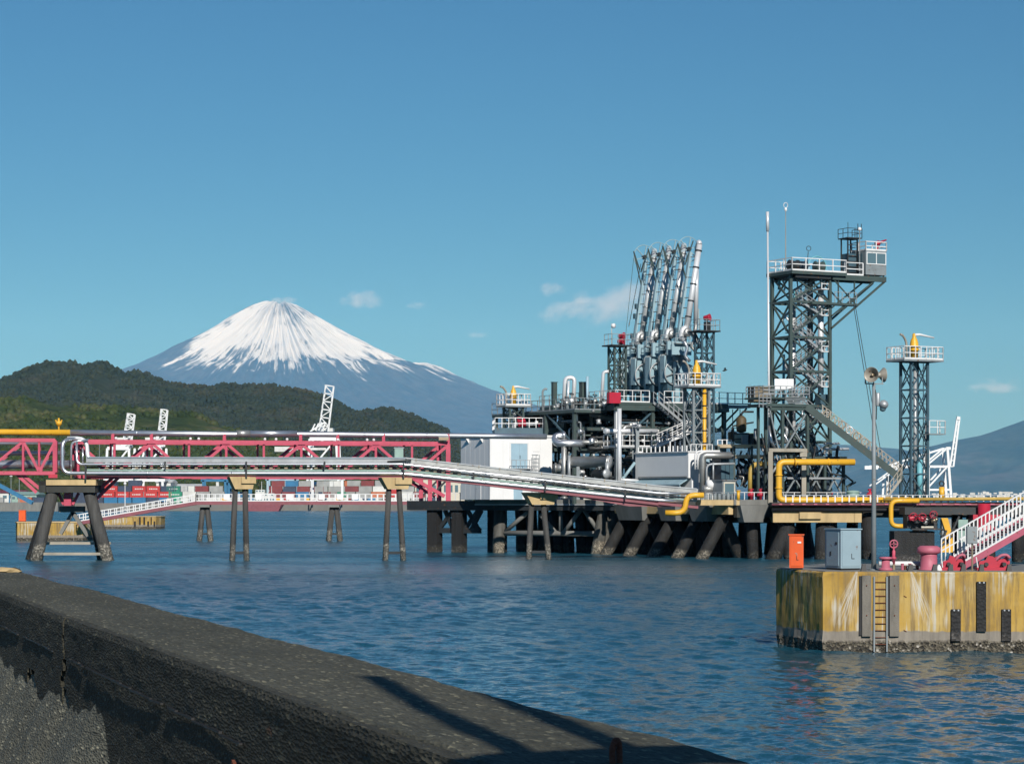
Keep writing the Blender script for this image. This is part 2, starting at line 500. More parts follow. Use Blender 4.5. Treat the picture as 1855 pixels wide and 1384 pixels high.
def wall_material(name, c0, c1, c2):
    m, nt, b, N, L = nodes(name)
    geo = N('NewGeometry')
    m1 = N('Mapping'); m1.inputs['Rotation'].default_value = (0, 0, -R(107.9)); L(geo.outputs['Position'], m1.inputs[0])
    m2 = N('Mapping'); m2.inputs['Scale'].default_value = (0.27, 1, 1); L(m1.outputs[0], m2.inputs[0]); P = m2.outputs[0]
    v = N('TexVoronoi'); v.inputs['Scale'].default_value = 95; L(P, v.inputs['Vector'])
    n = N('TexNoise'); n.inputs['Scale'].default_value = 2.2; n.inputs['Detail'].default_value = 10; n.inputs['Roughness'].default_value = 0.7; L(P, n.inputs['Vector'])
    n2 = N('TexNoise'); n2.inputs['Scale'].default_value = 60; n2.inputs['Detail'].default_value = 6; L(P, n2.inputs['Vector'])
    big = ramp(N, L, n.outputs[0], [(0.3, c0), (0.7, c1)])
    sepc = N('SeparateColor'); L(v.outputs['Color'], sepc.inputs[0])
    peb = ramp(N, L, sepc.outputs[0], [(0.0, (0.7, 0.7, 0.7)), (0.6, (1, 1, 1)), (0.90, (1.0, 1.0, 0.98)), (0.97, (2.5, 2.4, 2.2))])
    base = mixc(N, L, 1.0, big, peb, 'MULTIPLY')
    fine = ramp(N, L, n2.outputs[0], [(0.3, (0.78, 0.78, 0.78)), (0.7, (1.2, 1.19, 1.16))])
    base = mixc(N, L, 1.0, base, fine, 'MULTIPLY')
    # rust spots
    rs = N('TexNoise'); rs.inputs['Scale'].default_value = 9; rs.inputs['Detail'].default_value = 3; L(P, rs.inputs['Vector'])
    base = mixc(N, L, ramp(N, L, rs.outputs[0], [(0.73, (0, 0, 0)), (0.8, (1, 1, 1))]), base, c2)
    L(base, b.inputs['Base Color']); b.inputs['Roughness'].default_value = 0.85; b.inputs['Specular IOR Level'].default_value = 0.3
    ad = N('Math', operation='ADD'); L(v.outputs['Distance'], ad.inputs[0]); L(n2.outputs[0], ad.inputs[1])
    bp = N('Bump'); bp.inputs['Strength'].default_value = 0.8; bp.inputs['Distance'].default_value = 0.008
    L(ad.outputs[0], bp.inputs['Height']); L(bp.outputs[0], b.inputs['Normal'])
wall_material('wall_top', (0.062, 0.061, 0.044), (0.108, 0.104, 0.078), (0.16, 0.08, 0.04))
wall_material('wall_face_shaded', (0.034, 0.033, 0.024), (0.066, 0.062, 0.045), (0.14, 0.06, 0.03))  # same concrete as the top, darkened for the shaded landward side
wall_material('wall_core', (0.115, 0.112, 0.088), (0.19, 0.185, 0.145), (0.12, 0.09, 0.05))

def water_material():
    m, nt, b, N, L = nodes('sea_water')
    geo = N('NewGeometry'); P = geo.outputs['Position']
    b.inputs['Base Color'].default_value = (0.010, 0.068, 0.104, 1)
    b.inputs['IOR'].default_value = 1.333
    # wave slopes finer than the mesh can carry
    att = N('Attribute', attribute_name='unresolved')
    rg = N('MapRange'); L(att.outputs['Fac'], rg.inputs[0]); rg.inputs[3].default_value = 0.10; rg.inputs[4].default_value = 0.29
    wm = N('Mapping'); wm.inputs['Scale'].default_value = (0.012, 0.05, 1); L(P, wm.inputs[0])
    wn_ = N('TexNoise'); wn_.inputs['Scale'].default_value = 1.0; wn_.inputs['Detail'].default_value = 6; wn_.inputs['Roughness'].default_value = 0.65; L(wm.outputs[0], wn_.inputs['Vector'])
    wr = N('MapRange'); L(wn_.outputs[0], wr.inputs[0]); wr.inputs[1].default_value = 0.3; wr.inputs[2].default_value = 0.7; wr.inputs[3].default_value = 0.72; wr.inputs[4].default_value = 1.2
    rm = N('Math', operation='MULTIPLY'); L(rg.outputs[0], rm.inputs[0]); L(wr.outputs[0], rm.inputs[1])
    L(rm.outputs[0], b.inputs['Roughness'])
    mp = N('Mapping'); mp.inputs['Rotation'].default_value = (0, 0, R(12)); mp.inputs['Scale'].default_value = (0.8, 1.0, 1.0); L(P, mp.inputs[0])
    tot = None
    for sc_, k_ in ((0.33, 0.14), (1.1, 0.30), (3.4, 0.50), (8.0, 0.44)):
        n = N('TexNoise'); n.inputs['Scale'].default_value = sc_; n.inputs['Detail'].default_value = 2; L(mp.outputs[0], n.inputs['Vector'])
        sb = N('VectorMath', operation='SUBTRACT'); L(n.outputs['Color'], sb.inputs[0]); sb.inputs[1].default_value = (0.5, 0.5, 0.5)
        sc = N('VectorMath', operation='MULTIPLY'); L(sb.outputs[0], sc.inputs[0]); sc.inputs[1].default_value = (k_ * .8, k_, 0)
        if tot is None: tot = sc.outputs[0]
        else:
            ad = N('VectorMath', operation='ADD'); L(tot, ad.inputs[0]); L(sc.outputs[0], ad.inputs[1]); tot = ad.outputs[0]
    pt = N('TexNoise'); pt.inputs['Scale'].default_value = 0.03; pt.inputs['Detail'].default_value = 4; L(P, pt.inputs['Vector'])
    st = N('MapRange'); L(pt.outputs[0], st.inputs[0]); st.inputs[1].default_value = 0.35; st.inputs[2].default_value = 0.65; st.inputs[3].default_value = 0.6; st.inputs[4].default_value = 1.15
    sv = N('VectorMath', operation='SCALE'); L(tot, sv.inputs[0]); L(st.outputs[0], sv.inputs['Scale'])
    an = N('VectorMath', operation='ADD'); L(geo.outputs['Normal'], an.inputs[0]); L(sv.outputs[0], an.inputs[1])
    nn = N('VectorMath', operation='NORMALIZE'); L(an.outputs[0], nn.inputs[0]); L(nn.outputs[0], b.inputs['Normal'])
water_material()

def forest_material(name, cs, scale):
    m, nt, b, N, L = nodes(name)
    geo = N('NewGeometry'); P = geo.outputs['Position']
    n = N('TexNoise'); n.inputs['Scale'].default_value = scale; n.inputs['Detail'].default_value = 4; n.inputs['Roughness'].default_value = 0.75; L(P, n.inputs['Vector'])
    c = ramp(N, L, n.outputs[0], [(0.30, cs[0]), (0.45, cs[1]), (0.56, cs[2]), (0.70, cs[3])])
    n2 = N('TexNoise'); n2.inputs['Scale'].default_value = scale * 6; n2.inputs['Detail'].default_value = 3; L(P, n2.inputs['Vector'])
    c = mixc(N, L, 1.0, c, ramp(N, L, n2.outputs[0], [(0.3, (0.75, 0.75, 0.75)), (0.7, (1.25, 1.25, 1.25))]), 'MULTIPLY')
    L(c, b.inputs['Base Color']); b.inputs['Roughness'].default_value = 0.9; b.inputs['Specular IOR Level'].default_value = 0.1
forest_material('wood_near', [(0.016, 0.028, 0.011), (0.034, 0.052, 0.015), (0.058, 0.072, 0.024), (0.105, 0.098, 0.05)], 0.035)
forest_material('wood_far', [(0.020, 0.028, 0.016), (0.030, 0.040, 0.020), (0.038, 0.045, 0.023), (0.060, 0.056, 0.034)], 0.012)
forest_material('far_slope', [(0.03, 0.045, 0.03), (0.045, 0.06, 0.04), (0.06, 0.07, 0.05), (0.09, 0.085, 0.07)], 0.0012)

def snow_material():
    m, nt, b, N, L = nodes('snowy_rock')
    a = N('Attribute', attribute_name='snow')
    geo = N('NewGeometry')
    n = N('TexNoise'); n.inputs['Scale'].default_value = 0.004; n.inputs['Detail'].default_value = 6; L(geo.outputs['Position'], n.inputs['Vector'])
    rock = ramp(N, L, n.outputs[0], [(0.3, (0.035, 0.036, 0.042)), (0.7, (0.075, 0.07, 0.072))])
    L(mixc(N, L, a.outputs['Fac'], rock, (0.64, 0.655, 0.68)), b.inputs['Base Color'])
    b.inputs['Roughness'].default_value = 0.9; b.inputs['Specular IOR Level'].default_value = 0.1
snow_material()
mat('ground_dirt', (0.11, 0.10, 0.08), 0.95, scale=1.5, bump=0.5)
mat('quay_concrete', (0.17, 0.165, 0.15), 0.9, scale=0.1)

# ================================================================== large setting
def sheet(name, x, y, h, mtl, label, cat, kind='structure', attr=None):
    nu, nv = h.shape
    v = np.stack([x.ravel(), y.ravel(), h.ravel()], 1)
    o = np_mesh(name, v, grid_faces(nu, nv), mtl, True, attr)
    return tag(o, label, cat, None, kind)

def build_water():
    ang = np.concatenate([np.linspace(-1.3, -0.27, 30, endpoint=False), np.linspace(-0.27, 0.27, 480), np.linspace(0.27, 1.3, 31)[1:]])
    d = [3.0]
    while d[-1] < 50500:
        q = d[-1]
        if q < 36: st = 0.8
        elif q < 900: st = 0.11 * max(1.0, q / 60) ** 1.65
        else: st = q * .25
        d.append(q + st)
    d = np.array(d)
    A, D = np.meshgrid(ang, d, indexing='ij')
    x = D * np.tan(A); y = D.copy()
    z = np.zeros_like(x)
    row = np.gradient(d)[None, :] * np.ones_like(x)
    rs = np.random.RandomState(3)
    num = 0; den = 0
    for k in range(34):
        lam = 0.34 * (1.075 ** k)
        th = R(262) + rs.normal(0, 1.0)
        slope = 0.034 * (1 if lam < 1.6 else 1.6 / lam)
        amp = slope * lam / 6.283
        kx, ky = 6.283 / lam * math.cos(th), 6.283 / lam * math.sin(th)
        ph = rs.uniform(0, 6.28)
        fade = np.clip((0.5 - row / lam) / 0.22, 0, 1)
        wob = vnoise(x / (lam * 3.2), y / (lam * 3.2), k)
        z += amp * fade * (0.5 + vnoise(x / (lam * 6), y / (lam * 6), k + 60)) * np.sin(kx * x + ky * y + ph + 7 * wob)
        num = num + slope ** 2 * fade ** 2; den += slope ** 2
    unres = np.sqrt(np.clip(1 - num / den, 0, 1))
    z *= 0.6 + 0.8 * fbm(x / 30, y / 55, 3, 5)
    v = np.stack([x.ravel(), y.ravel(), z.ravel()], 1)
    o = np_mesh('sea', v, grid_faces(len(ang), len(d))[:, ::-1].copy(), M['sea_water'], True, {'unresolved': unres.ravel()})
    tag(o, 'rippled deep blue harbour water around the jetty', 'water', None, 'structure')
build_water()

def ridge_h(pts, D):
    px = np.array([p[0] for p in pts], float); py = np.array([p[1] for p in pts], float)
    xs = (px - 927.5) * D / F; hs = CAMZ + (HZ - py) * D / F
    return lambda x: np.interp(x, xs, hs)

def build_hill(name, pts, D, front, back, x0, x1, mtl, label, nx, ny, rough, crown, seed):
    rh = ridge_h(pts, D)
    xs = np.linspace((x0 - 927.5) * D / F, (x1 - 927.5) * D / F, nx)
    ys = np.linspace(D - front, D + back, ny)
    X, Y = np.meshgrid(xs, ys, indexing='ij')
    t = np.where(Y < D, (Y - (D - front)) / front, 1 - (Y - D) / back)
    t = np.clip(t, 0, 1)
    sp = fbm(X / (front * .22), Y / (front * .35), 4, seed)
    shape = t ** 1.05
    H = rh(X) * (shape + (sp - .5) * 0.55 * t * (1 - t) * 2) 
    H += (fbm(X / 40, Y / 40, 3, seed + 9) - .5) * rough * np.clip(t * 6, 0, 1)
    H = np.minimum(H, rh(X) + rough * .3)
    H = np.where(t <= 0, 1.0, np.maximum(H, 1.0)) - crown * .7
    hill = sheet(name, X, Y, H, M[mtl], label, 'hill')
    return X, Y, H, xs, ys

def build_wood(name, X, Y, H, xs, ys, spacing, rad, mtl, label, sub, seed, ymax):
    rs = np.random.RandomState(seed)
    w = xs[-1] - xs[0]; dp = min(ys[-1], ymax) - ys[0]
    n = int(w * dp / spacing ** 2)
    px = xs[0] + rs.rand(n) * w; py = ys[0] + rs.rand(n) * dp
    fi = (px - xs[0]) / (xs[1] - xs[0]); fj = (py - ys[0]) / (ys[1] - ys[0])
    i = np.clip(fi.astype(int), 0, len(xs) - 2); j = np.clip(fj.astype(int), 0, len(ys) - 2)
    a = fi - i; b = fj - j
    h = H[i, j] * (1 - a) * (1 - b) + H[i + 1, j] * a * (1 - b) + H[i, j + 1] * (1 - a) * b + H[i + 1, j + 1] * a * b
    ok = (h > 2.0)
    # clearings where terraced orchards and bare ground show
    ok &= fbm(px / 70, py / 70, 3, seed + 3) < 0.72
    px, py, h = px[ok], py[ok], h[ok]; n = len(px)
    import bmesh
    bm = bmesh.new(); bmesh.ops.create_icosphere(bm, subdivisions=sub, radius=1.0)
    bv = np.array([v.co[:] for v in bm.verts]); bf = np.array([[v.index for v in f.verts] for f in bm.faces]); bm.free()
    r = rad * (0.6 + 0.8 * rs.rand(n) ** 1.5)
    jit = 1 + (rs.rand(n, len(bv)) - .5) * 0.6
    ht = 0.75 + 0.5 * rs.rand(n)
    v = bv[None] * jit[..., None]
    yaw = rs.rand(n) * 6.28
    c, s_ = np.cos(yaw)[:, None], np.sin(yaw)[:, None]
    vx = (v[..., 0] * c - v[..., 1] * s_) * r[:, None] + px[:, None]
    vy = (v[..., 0] * s_ + v[..., 1] * c) * r[:, None] + py[:, None]
    vz = v[..., 2] * (r * ht)[:, None] + (h + r * 0.2)[:, None]
    V = np.stack([vx, vy, vz], 2).reshape(-1, 3)
    Fc = (bf[None] + (np.arange(n) * len(bv))[:, None, None]).reshape(-1, 3)
    o = np_mesh(name, V, Fc, M[mtl], True)
    tag(o, label, 'forest', None, 'stuff')

near_pts = [(-400, 690), (-200, 700), (0, 714), (50, 717), (100, 727), (170, 731), (240, 741), (300, 745), (350, 748), (400, 763), (440, 778), (500, 795), (560, 815), (640, 850), (760, 890), (800, 900)]
far_pts = [(-500, 735), (-250, 722), (-100, 715), (0, 690), (40, 672), (70, 660), (100, 653), (135, 650), (150, 659), (163, 655), (185, 653), (205, 660), (225, 670), (250, 671), (300, 688), (340, 694), (370, 697), (400, 694), (430, 696), (500, 700), (540, 704), (560, 707), (590, 718), (620, 732), (648, 744), (660, 742), (690, 735), (712, 738), (745, 748), (775, 760), (800, 772), (822, 790), (850, 815), (900, 850), (960, 885), (1010, 903)]
q = build_hill('wooded_spur', near_pts, 2000, 560, 250, -380, 800, 'wood_near', 'nearer dark green wooded spur behind the container port', 170, 110, 14, 3, 11)
build_wood('woodland', *q, 3.6, 2.7, 'wood_near', 'patchy green and brown trees over the nearer spur', 1, 21, 2040)
q = build_hill('forested_ridge', far_pts, 4200, 1100, 700, -480, 1010, 'wood_far', 'long hazy forested ridge in front of the snowy mountain', 260, 130, 14, 4, 31)
build_wood('ridge_forest', *q, 7.4, 4.0, 'wood_far', 'dense dark forest cover over the long ridge', 1, 41, 4260)

def build_fuji():
    D = 44000.0; k = D / F
    Lp = [(0, 547), (27, 547), (50, 556), (85, 576), (135, 606), (205, 641), (255, 666), (355, 703), (505, 745), (705, 790), (905, 825), (1300, 870), (1700, 893), (2400, 904)]
    Rp = [(0, 546), (25, 552), (40, 557), (95, 589), (145, 616), (195, 640), (240, 661), (295, 668.5), (345, 690), (395, 711), (445, 728), (495, 745), (595, 772), (745, 802), (895, 828), (1200, 864), (1700, 893), (2400, 904)]
    rl = np.array([p[0] for p in Lp]) * k; hl = (HZ - np.array([p[1] for p in Lp])) * k
    rr = np.array([p[0] for p in Rp]) * k; hr = (HZ - np.array([p[1] for p in Rp])) * k
    # polar grid, fine towards the viewer
    phi = np.concatenate([np.linspace(-math.pi - .25, .25, 950), np.linspace(.25, math.pi - .25, 60)[1:]]); nphi = len(phi)
    rad = np.concatenate([np.linspace(0, 7000, 160), np.linspace(7000, 22000, 51)[1:]])
    P, Rr = np.meshgrid(phi, rad, indexing='ij')
    x = Rr * np.cos(P); y = Rr * np.sin(P)
    wgt = (1 + np.cos(P)) / 2
    h = wgt * np.interp(Rr, rr, hr) + (1 - wgt) * np.interp(Rr, rl, hl)
    # crater scar and shoulder on the right flank
    dr = Rr / k
    sh = np.interp(dr, [195, 225, 245, 262, 274, 290, 320], [0, 1.2, 3, 5, 5.5, 2.5, 0]) * k
    h += sh * np.exp(-((P + 0.10) / 0.22) ** 2)
    h -= 120 * np.exp(-((dr - 246) / 14) ** 2) * np.exp(-((P + 0.42) / 0.2) ** 2)
    g = fbm(P * 17 + 40, Rr / 5200, 4, 3, 0.6) - .5
    g2 = fbm(P * 60 + 80, Rr / 2200, 3, 8) - .5
    band = np.clip(Rr / 900, 0, 1) * np.clip(1 - Rr / 11000, 0, 1)
    side = np.clip(np.abs(np.sin(P)) * 1.4, 0.25, 1)
    h += (g * 300 + g2 * 190) * band * side
    h += (fbm(x / 300, y / 300, 3, 4) - .5) * 45 * np.clip(Rr / 500, 0, 1)
    h = h - 60 * np.clip(1 - Rr / 280, 0, 1)
    # snow lies by height, gully and aspect
    PW = P + (fbm(P * 12, Rr / 900, 3, 71) - .5) * 0.06
    streak = fbm(PW * 48 + 20, Rr / 2200, 4, 17, 0.65) - .5
    streak2 = fbm(PW * 210 + 7, Rr / 800, 2, 27) - .5
    patch = fbm(x / 420, y / 420, 4, 37) - .5
    line = 2370 + patch * 420 + streak * 560 + streak2 * 420 + g * 260
    PA = np.abs(np.where(P < -math.pi, P + 2 * math.pi, P))
    west = np.clip((PA - 2.28) / 0.28, 0, 1)
    east = np.clip((0.55 - PA) / 0.5, 0, 1)
    line += west * 640 - east * 60
    snow = np.clip((h - line) / 110, 0, 1)
    bare = np.clip((streak2 * 1.2 + patch * 1.9 + west * 0.42 + np.clip((2900 - h) / 900, 0, 1) * .16 - 0.30) * 5, 0, 1)
    snow *= 1 - 0.8 * bare
    cx = (505 - 927.5) * D / F
    v = np.stack([(x + cx).ravel(), (y + D).ravel(), np.maximum(h, -0.2).ravel()], 1)
    o = np_mesh('volcano', v, grid_faces(nphi, len(rad))[:, ::-1].copy(), M['snowy_rock'], True, {'snow': snow.ravel()})
    # faces must look up
    tag(o, 'snow capped conical volcano rising far behind the ridge', 'mountain', None, 'structure')
build_fuji()

def far_mountain(name, pts, D, depth, label, seed):
    rh = ridge_h(pts, D)
    xs = np.linspace((pts[0][0] - 927.5) * D / F, (pts[-1][0] - 927.5) * D / F, 240)
    ys = np.linspace(D - depth, D + depth * .6, 70)
    X, Y = np.meshgrid(xs, ys, indexing='ij')
    t = np.where(Y < D, (Y - (D - depth)) / depth, 1 - (Y - D) / (depth * .6))
    H = rh(X) * (t ** 1.1 + (fbm(X / 900, Y / 1500, 4, seed) - .5) * .7 * t * (1 - t) * 2)
    H = np.minimum(H, rh(X)) + (fbm(X / 300, Y / 300, 3, seed) - .5) * 24 * t
    sheet(name, X, Y, np.where(t <= 0.01, -0.2, H), M['far_slope'], label, 'mountain')
far_mountain('blue_foothill', [(780, 880), (880, 850), (960, 815), (1050, 797), (1150, 785), (1230, 779), (1290, 774), (1325, 778), (1345, 786), (1400, 797), (1480, 804), (1560, 806), (1640, 815), (1720, 838), (1800, 870), (1850, 895)], 33000, 5500, 'low blue foothills seen between the jetty towers', 51)
far_mountain('coastal_mountain', [(1480, 880), (1560, 848), (1640, 818), (1690, 807), (1737, 797), (1775, 789), (1813, 776), (1855, 761), (1920, 738), (2000, 715), (2150, 680), (2350, 700), (2600, 760)], 29000, 5000, 'hazy blue mountain slope rising at the right edge', 61)

# pale town along the far right shore
def town():
    rs = random.Random(5); m_ = MB()
    for i in range(420):
        px = rs.uniform(1480, 2050); d = rs.uniform(22500, 25500)
        x = (px - 927.5) * d / F
        h = rs.uniform(10, 34); w_ = rs.uniform(14, 55)
        z = rs.uniform(0, 1) ** 2 * 110 * (px - 1480) / 500
        m_.box((x, d, z + h / 2), (w_, 20, h), rs.uniform(-.4, .4))
    tag(m_.build('distant_town', M['con_white']), 'pale specks of a town along the far right shore', 'town', None, 'stuff')
town()

# ------------------------------------------------------------------ clouds (beyond the haze)
def cloud_material(name, thick, seed, thr):
    m = bpy.data.materials.new(name); m.use_nodes = True
    nt = m.node_tree; nt.nodes.clear()
    def N(t, **kw):
        n = nt.nodes.new('ShaderNode' + t)
        for k_, v_ in kw.items(): setattr(n, k_, v_)
        return n
    L = nt.links.new
    out = N('OutputMaterial'); pv = N('VolumePrincipled')
    pv.inputs['Color'].default_value = (0.96, 0.88, 0.88, 1)
    pv.inputs['Anisotropy'].default_value = -0.55
    tc = N('TexCoord')
    ln = N('VectorMath', operation='LENGTH'); L(tc.outputs['Object'], ln.inputs[0])
    n = N('TexNoise'); n.inputs['Scale'].default_value = 2.3; n.inputs['Detail'].default_value = 6; n.inputs['Roughness'].default_value = 0.62
    ad = N('VectorMath', operation='ADD'); L(tc.outputs['Object'], ad.inputs[0]); ad.inputs[1].default_value = (seed * 3.7, seed * 1.3, seed * 2.1)
    sc = N('VectorMath', operation='MULTIPLY'); L(ad.outputs[0], sc.inputs[0]); sc.inputs[1].default_value = (1.6, 1.0, 1.0)
    L(sc.outputs[0], n.inputs['Vector'])
    f = N('MapRange'); L(ln.outputs['Value'], f.inputs[0]); f.inputs[1].default_value = 0.15; f.inputs[2].default_value = 1.0; f.inputs[3].default_value = 0.27; f.inputs[4].default_value = -0.36
    a2 = N('Math', operation='ADD'); L(n.outputs[0], a2.inputs[0]); L(f.outputs[0], a2.inputs[1])
    r2 = N('MapRange'); L(a2.outputs[0], r2.inputs[0]); r2.inputs[1].default_value = thr; r2.inputs[2].default_value = thr + 0.5; r2.inputs[3].default_value = 0; r2.inputs[4].default_value = thick
    L(r2.outputs[0], pv.inputs['Density'])
    L(pv.outputs[0], out.inputs['Volume'])
    return m
CLD = [
    (655, 543, 66, 30, 0.0011, 'small pale cloud floating right of the snowy summit'),
    (1000, 524, 44, 22, 0.0010, 'faint cloud puff left of the long cloud bank'),
    (1040, 556, 100, 36, 0.0011, 'middle lobe of the cloud bank left of the loading arms'),
    (1135, 545, 150, 60, 0.0012, 'widest pinkish cloud drifting behind the loading arms'),
    (1800, 702, 84, 26, 0.0010, 'flat faint cloud above the mountain at the right edge'),
    (512, 545, 44, 13, 0.0013, 'thin cap cloud touching the snowy summit'),
    (865, 606, 34, 13, 0.0006, 'tiny faint wisp low over the mountain flank'),
    (755, 553, 36, 13, 0.0006, 'tiny wisp between the small cloud and the cloud bank'),
]
for i, (px, py, rx, rz, th, lab) in enumerate(CLD):
    D = 62000.0
    import bmesh
    bm = bmesh.new(); bmesh.ops.create_icosphere(bm, subdivisions=3, radius=1.0)
    me = bpy.data.meshes.new('cloud'); bm.to_mesh(me); bm.free()
    k = D / F
    me.materials.append(cloud_material('cloud_vapour', th * 62 / (rz + 20) * 1.25, i + 1, 0.575))
    o = bpy.data.objects.new('cloud', me); col.objects.link(o)
    o.location = W(px, py, D); o.scale = (1.4 * rx * k, 0.9 * rx * k, 1.35 * rz * k); o.rotation_euler = (0, R(-14 if i in (2, 3) else 0), 0)
    tag(o, lab, 'cloud', 'clouds over the bay')

# ------------------------------------------------------------------ sea wall in front
WA = R(17.9)
wu = Vector((-math.sin(WA), math.cos(WA), 0)); wnrm = Vector((math.cos(WA), math.sin(WA), 0))
WO = Vector((1.64, 0, 0)); WTOP = 4.4; WWID = 0.645
def WP(s, t, z):
    return WO + wu * s + wnrm * t + Vector((0, 0, z))

def build_wall():
    root = thing('sea_wall', 'rough dark concrete sea wall running across the foreground', 'wall', (0, 0, 0))
    s = np.concatenate([np.linspace(-14, 4.2, 60, endpoint=False), np.linspace(4.2, 21.0, 620)])
    # cross section from land foot over the top to the sea foot
    prof = [(0.045, 2.2), (0.045, 3.2), (0.045, 4.0)] 
    tl = np.linspace(0, 1, 9)
    for a in tl: prof.append((0.045 + 0.0 * a, 4.0 + a * 0.382))
    for a in np.linspace(0, math.pi / 2, 5)[1:]: prof.append((0.063 - 0.018 * math.cos(a), 4.382 + 0.018 * math.sin(a)))
    for a in np.linspace(0, 1, 26)[1:-1]: prof.append((0.063 + a * (WWID - 0.103), 4.4))
    for a in np.linspace(0, math.pi / 2, 5)[:]: prof.append((WWID - 0.04 + 0.04 * math.sin(a), 4.36 + 0.04 * math.cos(a)))
    for z in (4.2, 3.9, 3.0, 1.5, -0.6): prof.append((WWID + (4.2 - z) * 0.04, z))
    prof = np.array(prof)
    S, K = np.meshgrid(s, np.arange(len(prof)), indexing='ij')
    T = prof[K, 0]; Z = prof[K, 1]
    top = np.clip((Z - 3.9) / .4, 0, 1)
    Z = Z + (fbm(S / 1.2, T / .4, 4, 2) - .5) * 0.022 * top + (fbm(S / .16, T / .05, 3, 12) - .5) * 0.010 * top
    T = T + (fbm(S / .7, Z / .22, 4, 22) - .5) * 0.045 + (fbm(S / .14, Z / .05, 2, 23) - .5) * 0.014
    x = WO.x + wu.x * S + wnrm.x * T; y = WO.y + wu.y * S + wnrm.y * T
    v = np.stack([x.ravel(), y.ravel(), Z.ravel()], 1)
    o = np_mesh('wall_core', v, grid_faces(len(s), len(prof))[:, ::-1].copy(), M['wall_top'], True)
    o.parent = root; o['label'] = 'rough gravelly top of the sea wall'
    # far end cap
    m_ = MB()
    a = [WP(20.99, 0.06, 0.0), WP(20.99, WWID - .02, 0.0), WP(20.99, WWID - .02, 4.37), WP(20.99, 0.06, 4.37)]
    m_.extrude(a, wu * 0.03); m_.build('end_face', M['wall_face_shaded'], root)
    # landward facing coat, its shade put into the colour, broken at the joint
    rs = random.Random(4)
    def coat(name, outline, th, lab=None, seed=0):
        m_ = MB()
        pts = [WP(s_, 0.045, z_) for s_, z_ in outline]
        m_.extrude(pts, wnrm * -th)
        o = m_.build(name, M['wall_face_shaded'], root)
        if lab: o['label'] = lab
        return o
    def jag(p, q, n, amp):
        out = []
        for i in range(1, n):
            t = i / n
            out.append((p[0] + (q[0] - p[0]) * t + rs.uniform(-amp, amp), p[1] + (q[1] - p[1]) * t + rs.uniform(-amp, amp)))
        return out
    def rough_face(s0, s1, z0, z1, ds, dz, th, name, inside, lab):
        """thick grid patch with an uneven face, only cells that pass the test"""
        ns = int((s1 - s0) / ds); nz = int((z1 - z0) / dz)
        ss = np.linspace(s0, s1, ns + 1); zz = np.linspace(z0, z1, nz + 1)
        SS, ZZ = np.meshgrid(ss, zz, indexing='ij')
        tt = 0.045 - th - (fbm(SS / 1.5, ZZ / .45, 4, 6) - .5) * 0.03 - (fbm(SS / .18, ZZ / .05, 3, 16) - .5) * 0.010
        cs = (SS[:-1, :-1] + SS[1:, 1:]) / 2; cz = (ZZ[:-1, :-1] + ZZ[1:, 1:]) / 2
        keep = inside(cs, cz)
        # round the top arris
        tt = tt + np.clip((ZZ - (z1 - .012)) / .012, 0, 1) * 0.012
        n = SS.size
        def xyz(t): return np.stack([(WO.x + wu.x * SS + wnrm.x * t).ravel(), (WO.y + wu.y * SS + wnrm.y * t).ravel(), ZZ.ravel()], 1)
        V = np.concatenate([xyz(tt), xyz(np.full_like(tt, 0.06))])
        idx = np.arange(n).reshape(SS.shape)
        faces = []
        a, b_, c, d = idx[:-1, :-1], idx[1:, :-1], idx[1:, 1:], idx[:-1, 1:]
        faces.append(np.stack([a, b_, c, d], 2)[keep][:, ::-1])
        kp = np.pad(keep, 1)
        k0 = kp[1:-1, 1:-1]
        for (sh, e0, e1) in (((0, 1), a, d), ((2, 1), c, b_), ((1, 0), b_, a), ((1, 2), d, c)):
            nb = kp[sh[0]:sh[0] + keep.shape[0], sh[1]:sh[1] + keep.shape[1]]
            ed = k0 & ~nb
            faces.append(np.stack([e0[ed], e1[ed], e1[ed] + n, e0[ed] + n], 1))
        Fc = np.concatenate(faces)
        used = np.unique(Fc); mp_ = np.full(2 * n, -1); mp_[used] = np.arange(len(used))
        o = np_mesh(name, V[used], mp_[Fc], M['wall_face_shaded'], False)
        o.parent = root
        if lab: o['label'] = lab
        return o
    cz_pts = np.array([2.3, 3.30, 3.55, 3.75, 3.9, 4.05, 4.2, 4.4])
    cs_pts = np.array([11.2, 11.75, 12.05, 12.35, 12.62, 12.72, 12.80, 12.86])
    def crack(z, seed):
        return np.interp(z, cz_pts, cs_pts) + (vnoise(z * 14, z * 0 + seed, 3) - .5) * 0.16
    def right_side(s_, z): return s_ < crack(z, 1)
    def left_side(s_, z):
        low = np.interp(s_, [12.2, 12.5, 12.9, 13.5, 14.1, 14.6, 15.1, 15.7, 16.4, 21], [4.0, 3.93, 3.86, 3.62, 3.95, 3.98, 3.66, 3.62, 3.72, 3.6]) + (fbm(s_ / .22, z * 0 + 3, 3, 5) - .5) * 0.3
        gap = 0.10 + 0.2 * np.clip((4.16 - z) * 2.2, 0, 1)
        return (s_ > crack(z, 1) + np.where(z > 4.17, 0.02, gap)) & (z > low)
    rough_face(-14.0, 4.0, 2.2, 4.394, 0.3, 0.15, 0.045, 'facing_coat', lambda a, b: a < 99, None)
    rough_face(4.0, 13.4, 2.2, 4.394, 0.035, 0.03, 0.045, 'facing_coat', right_side, 'gravelly facing right of the crack with shade in its dark colour')
    rough_face(10.8, 21.0, 2.2, 4.394, 0.035, 0.03, 0.05, 'facing_coat', left_side, 'facing left of the crack, shade in its colour, broken lower edge')
    # smoother pale concrete exposed below the broken facing
    ss = np.linspace(10.5, 21.0, 130); zz = np.linspace(2.2, 4.1, 40)
    SS, ZZ = np.meshgrid(ss, zz, indexing='ij')
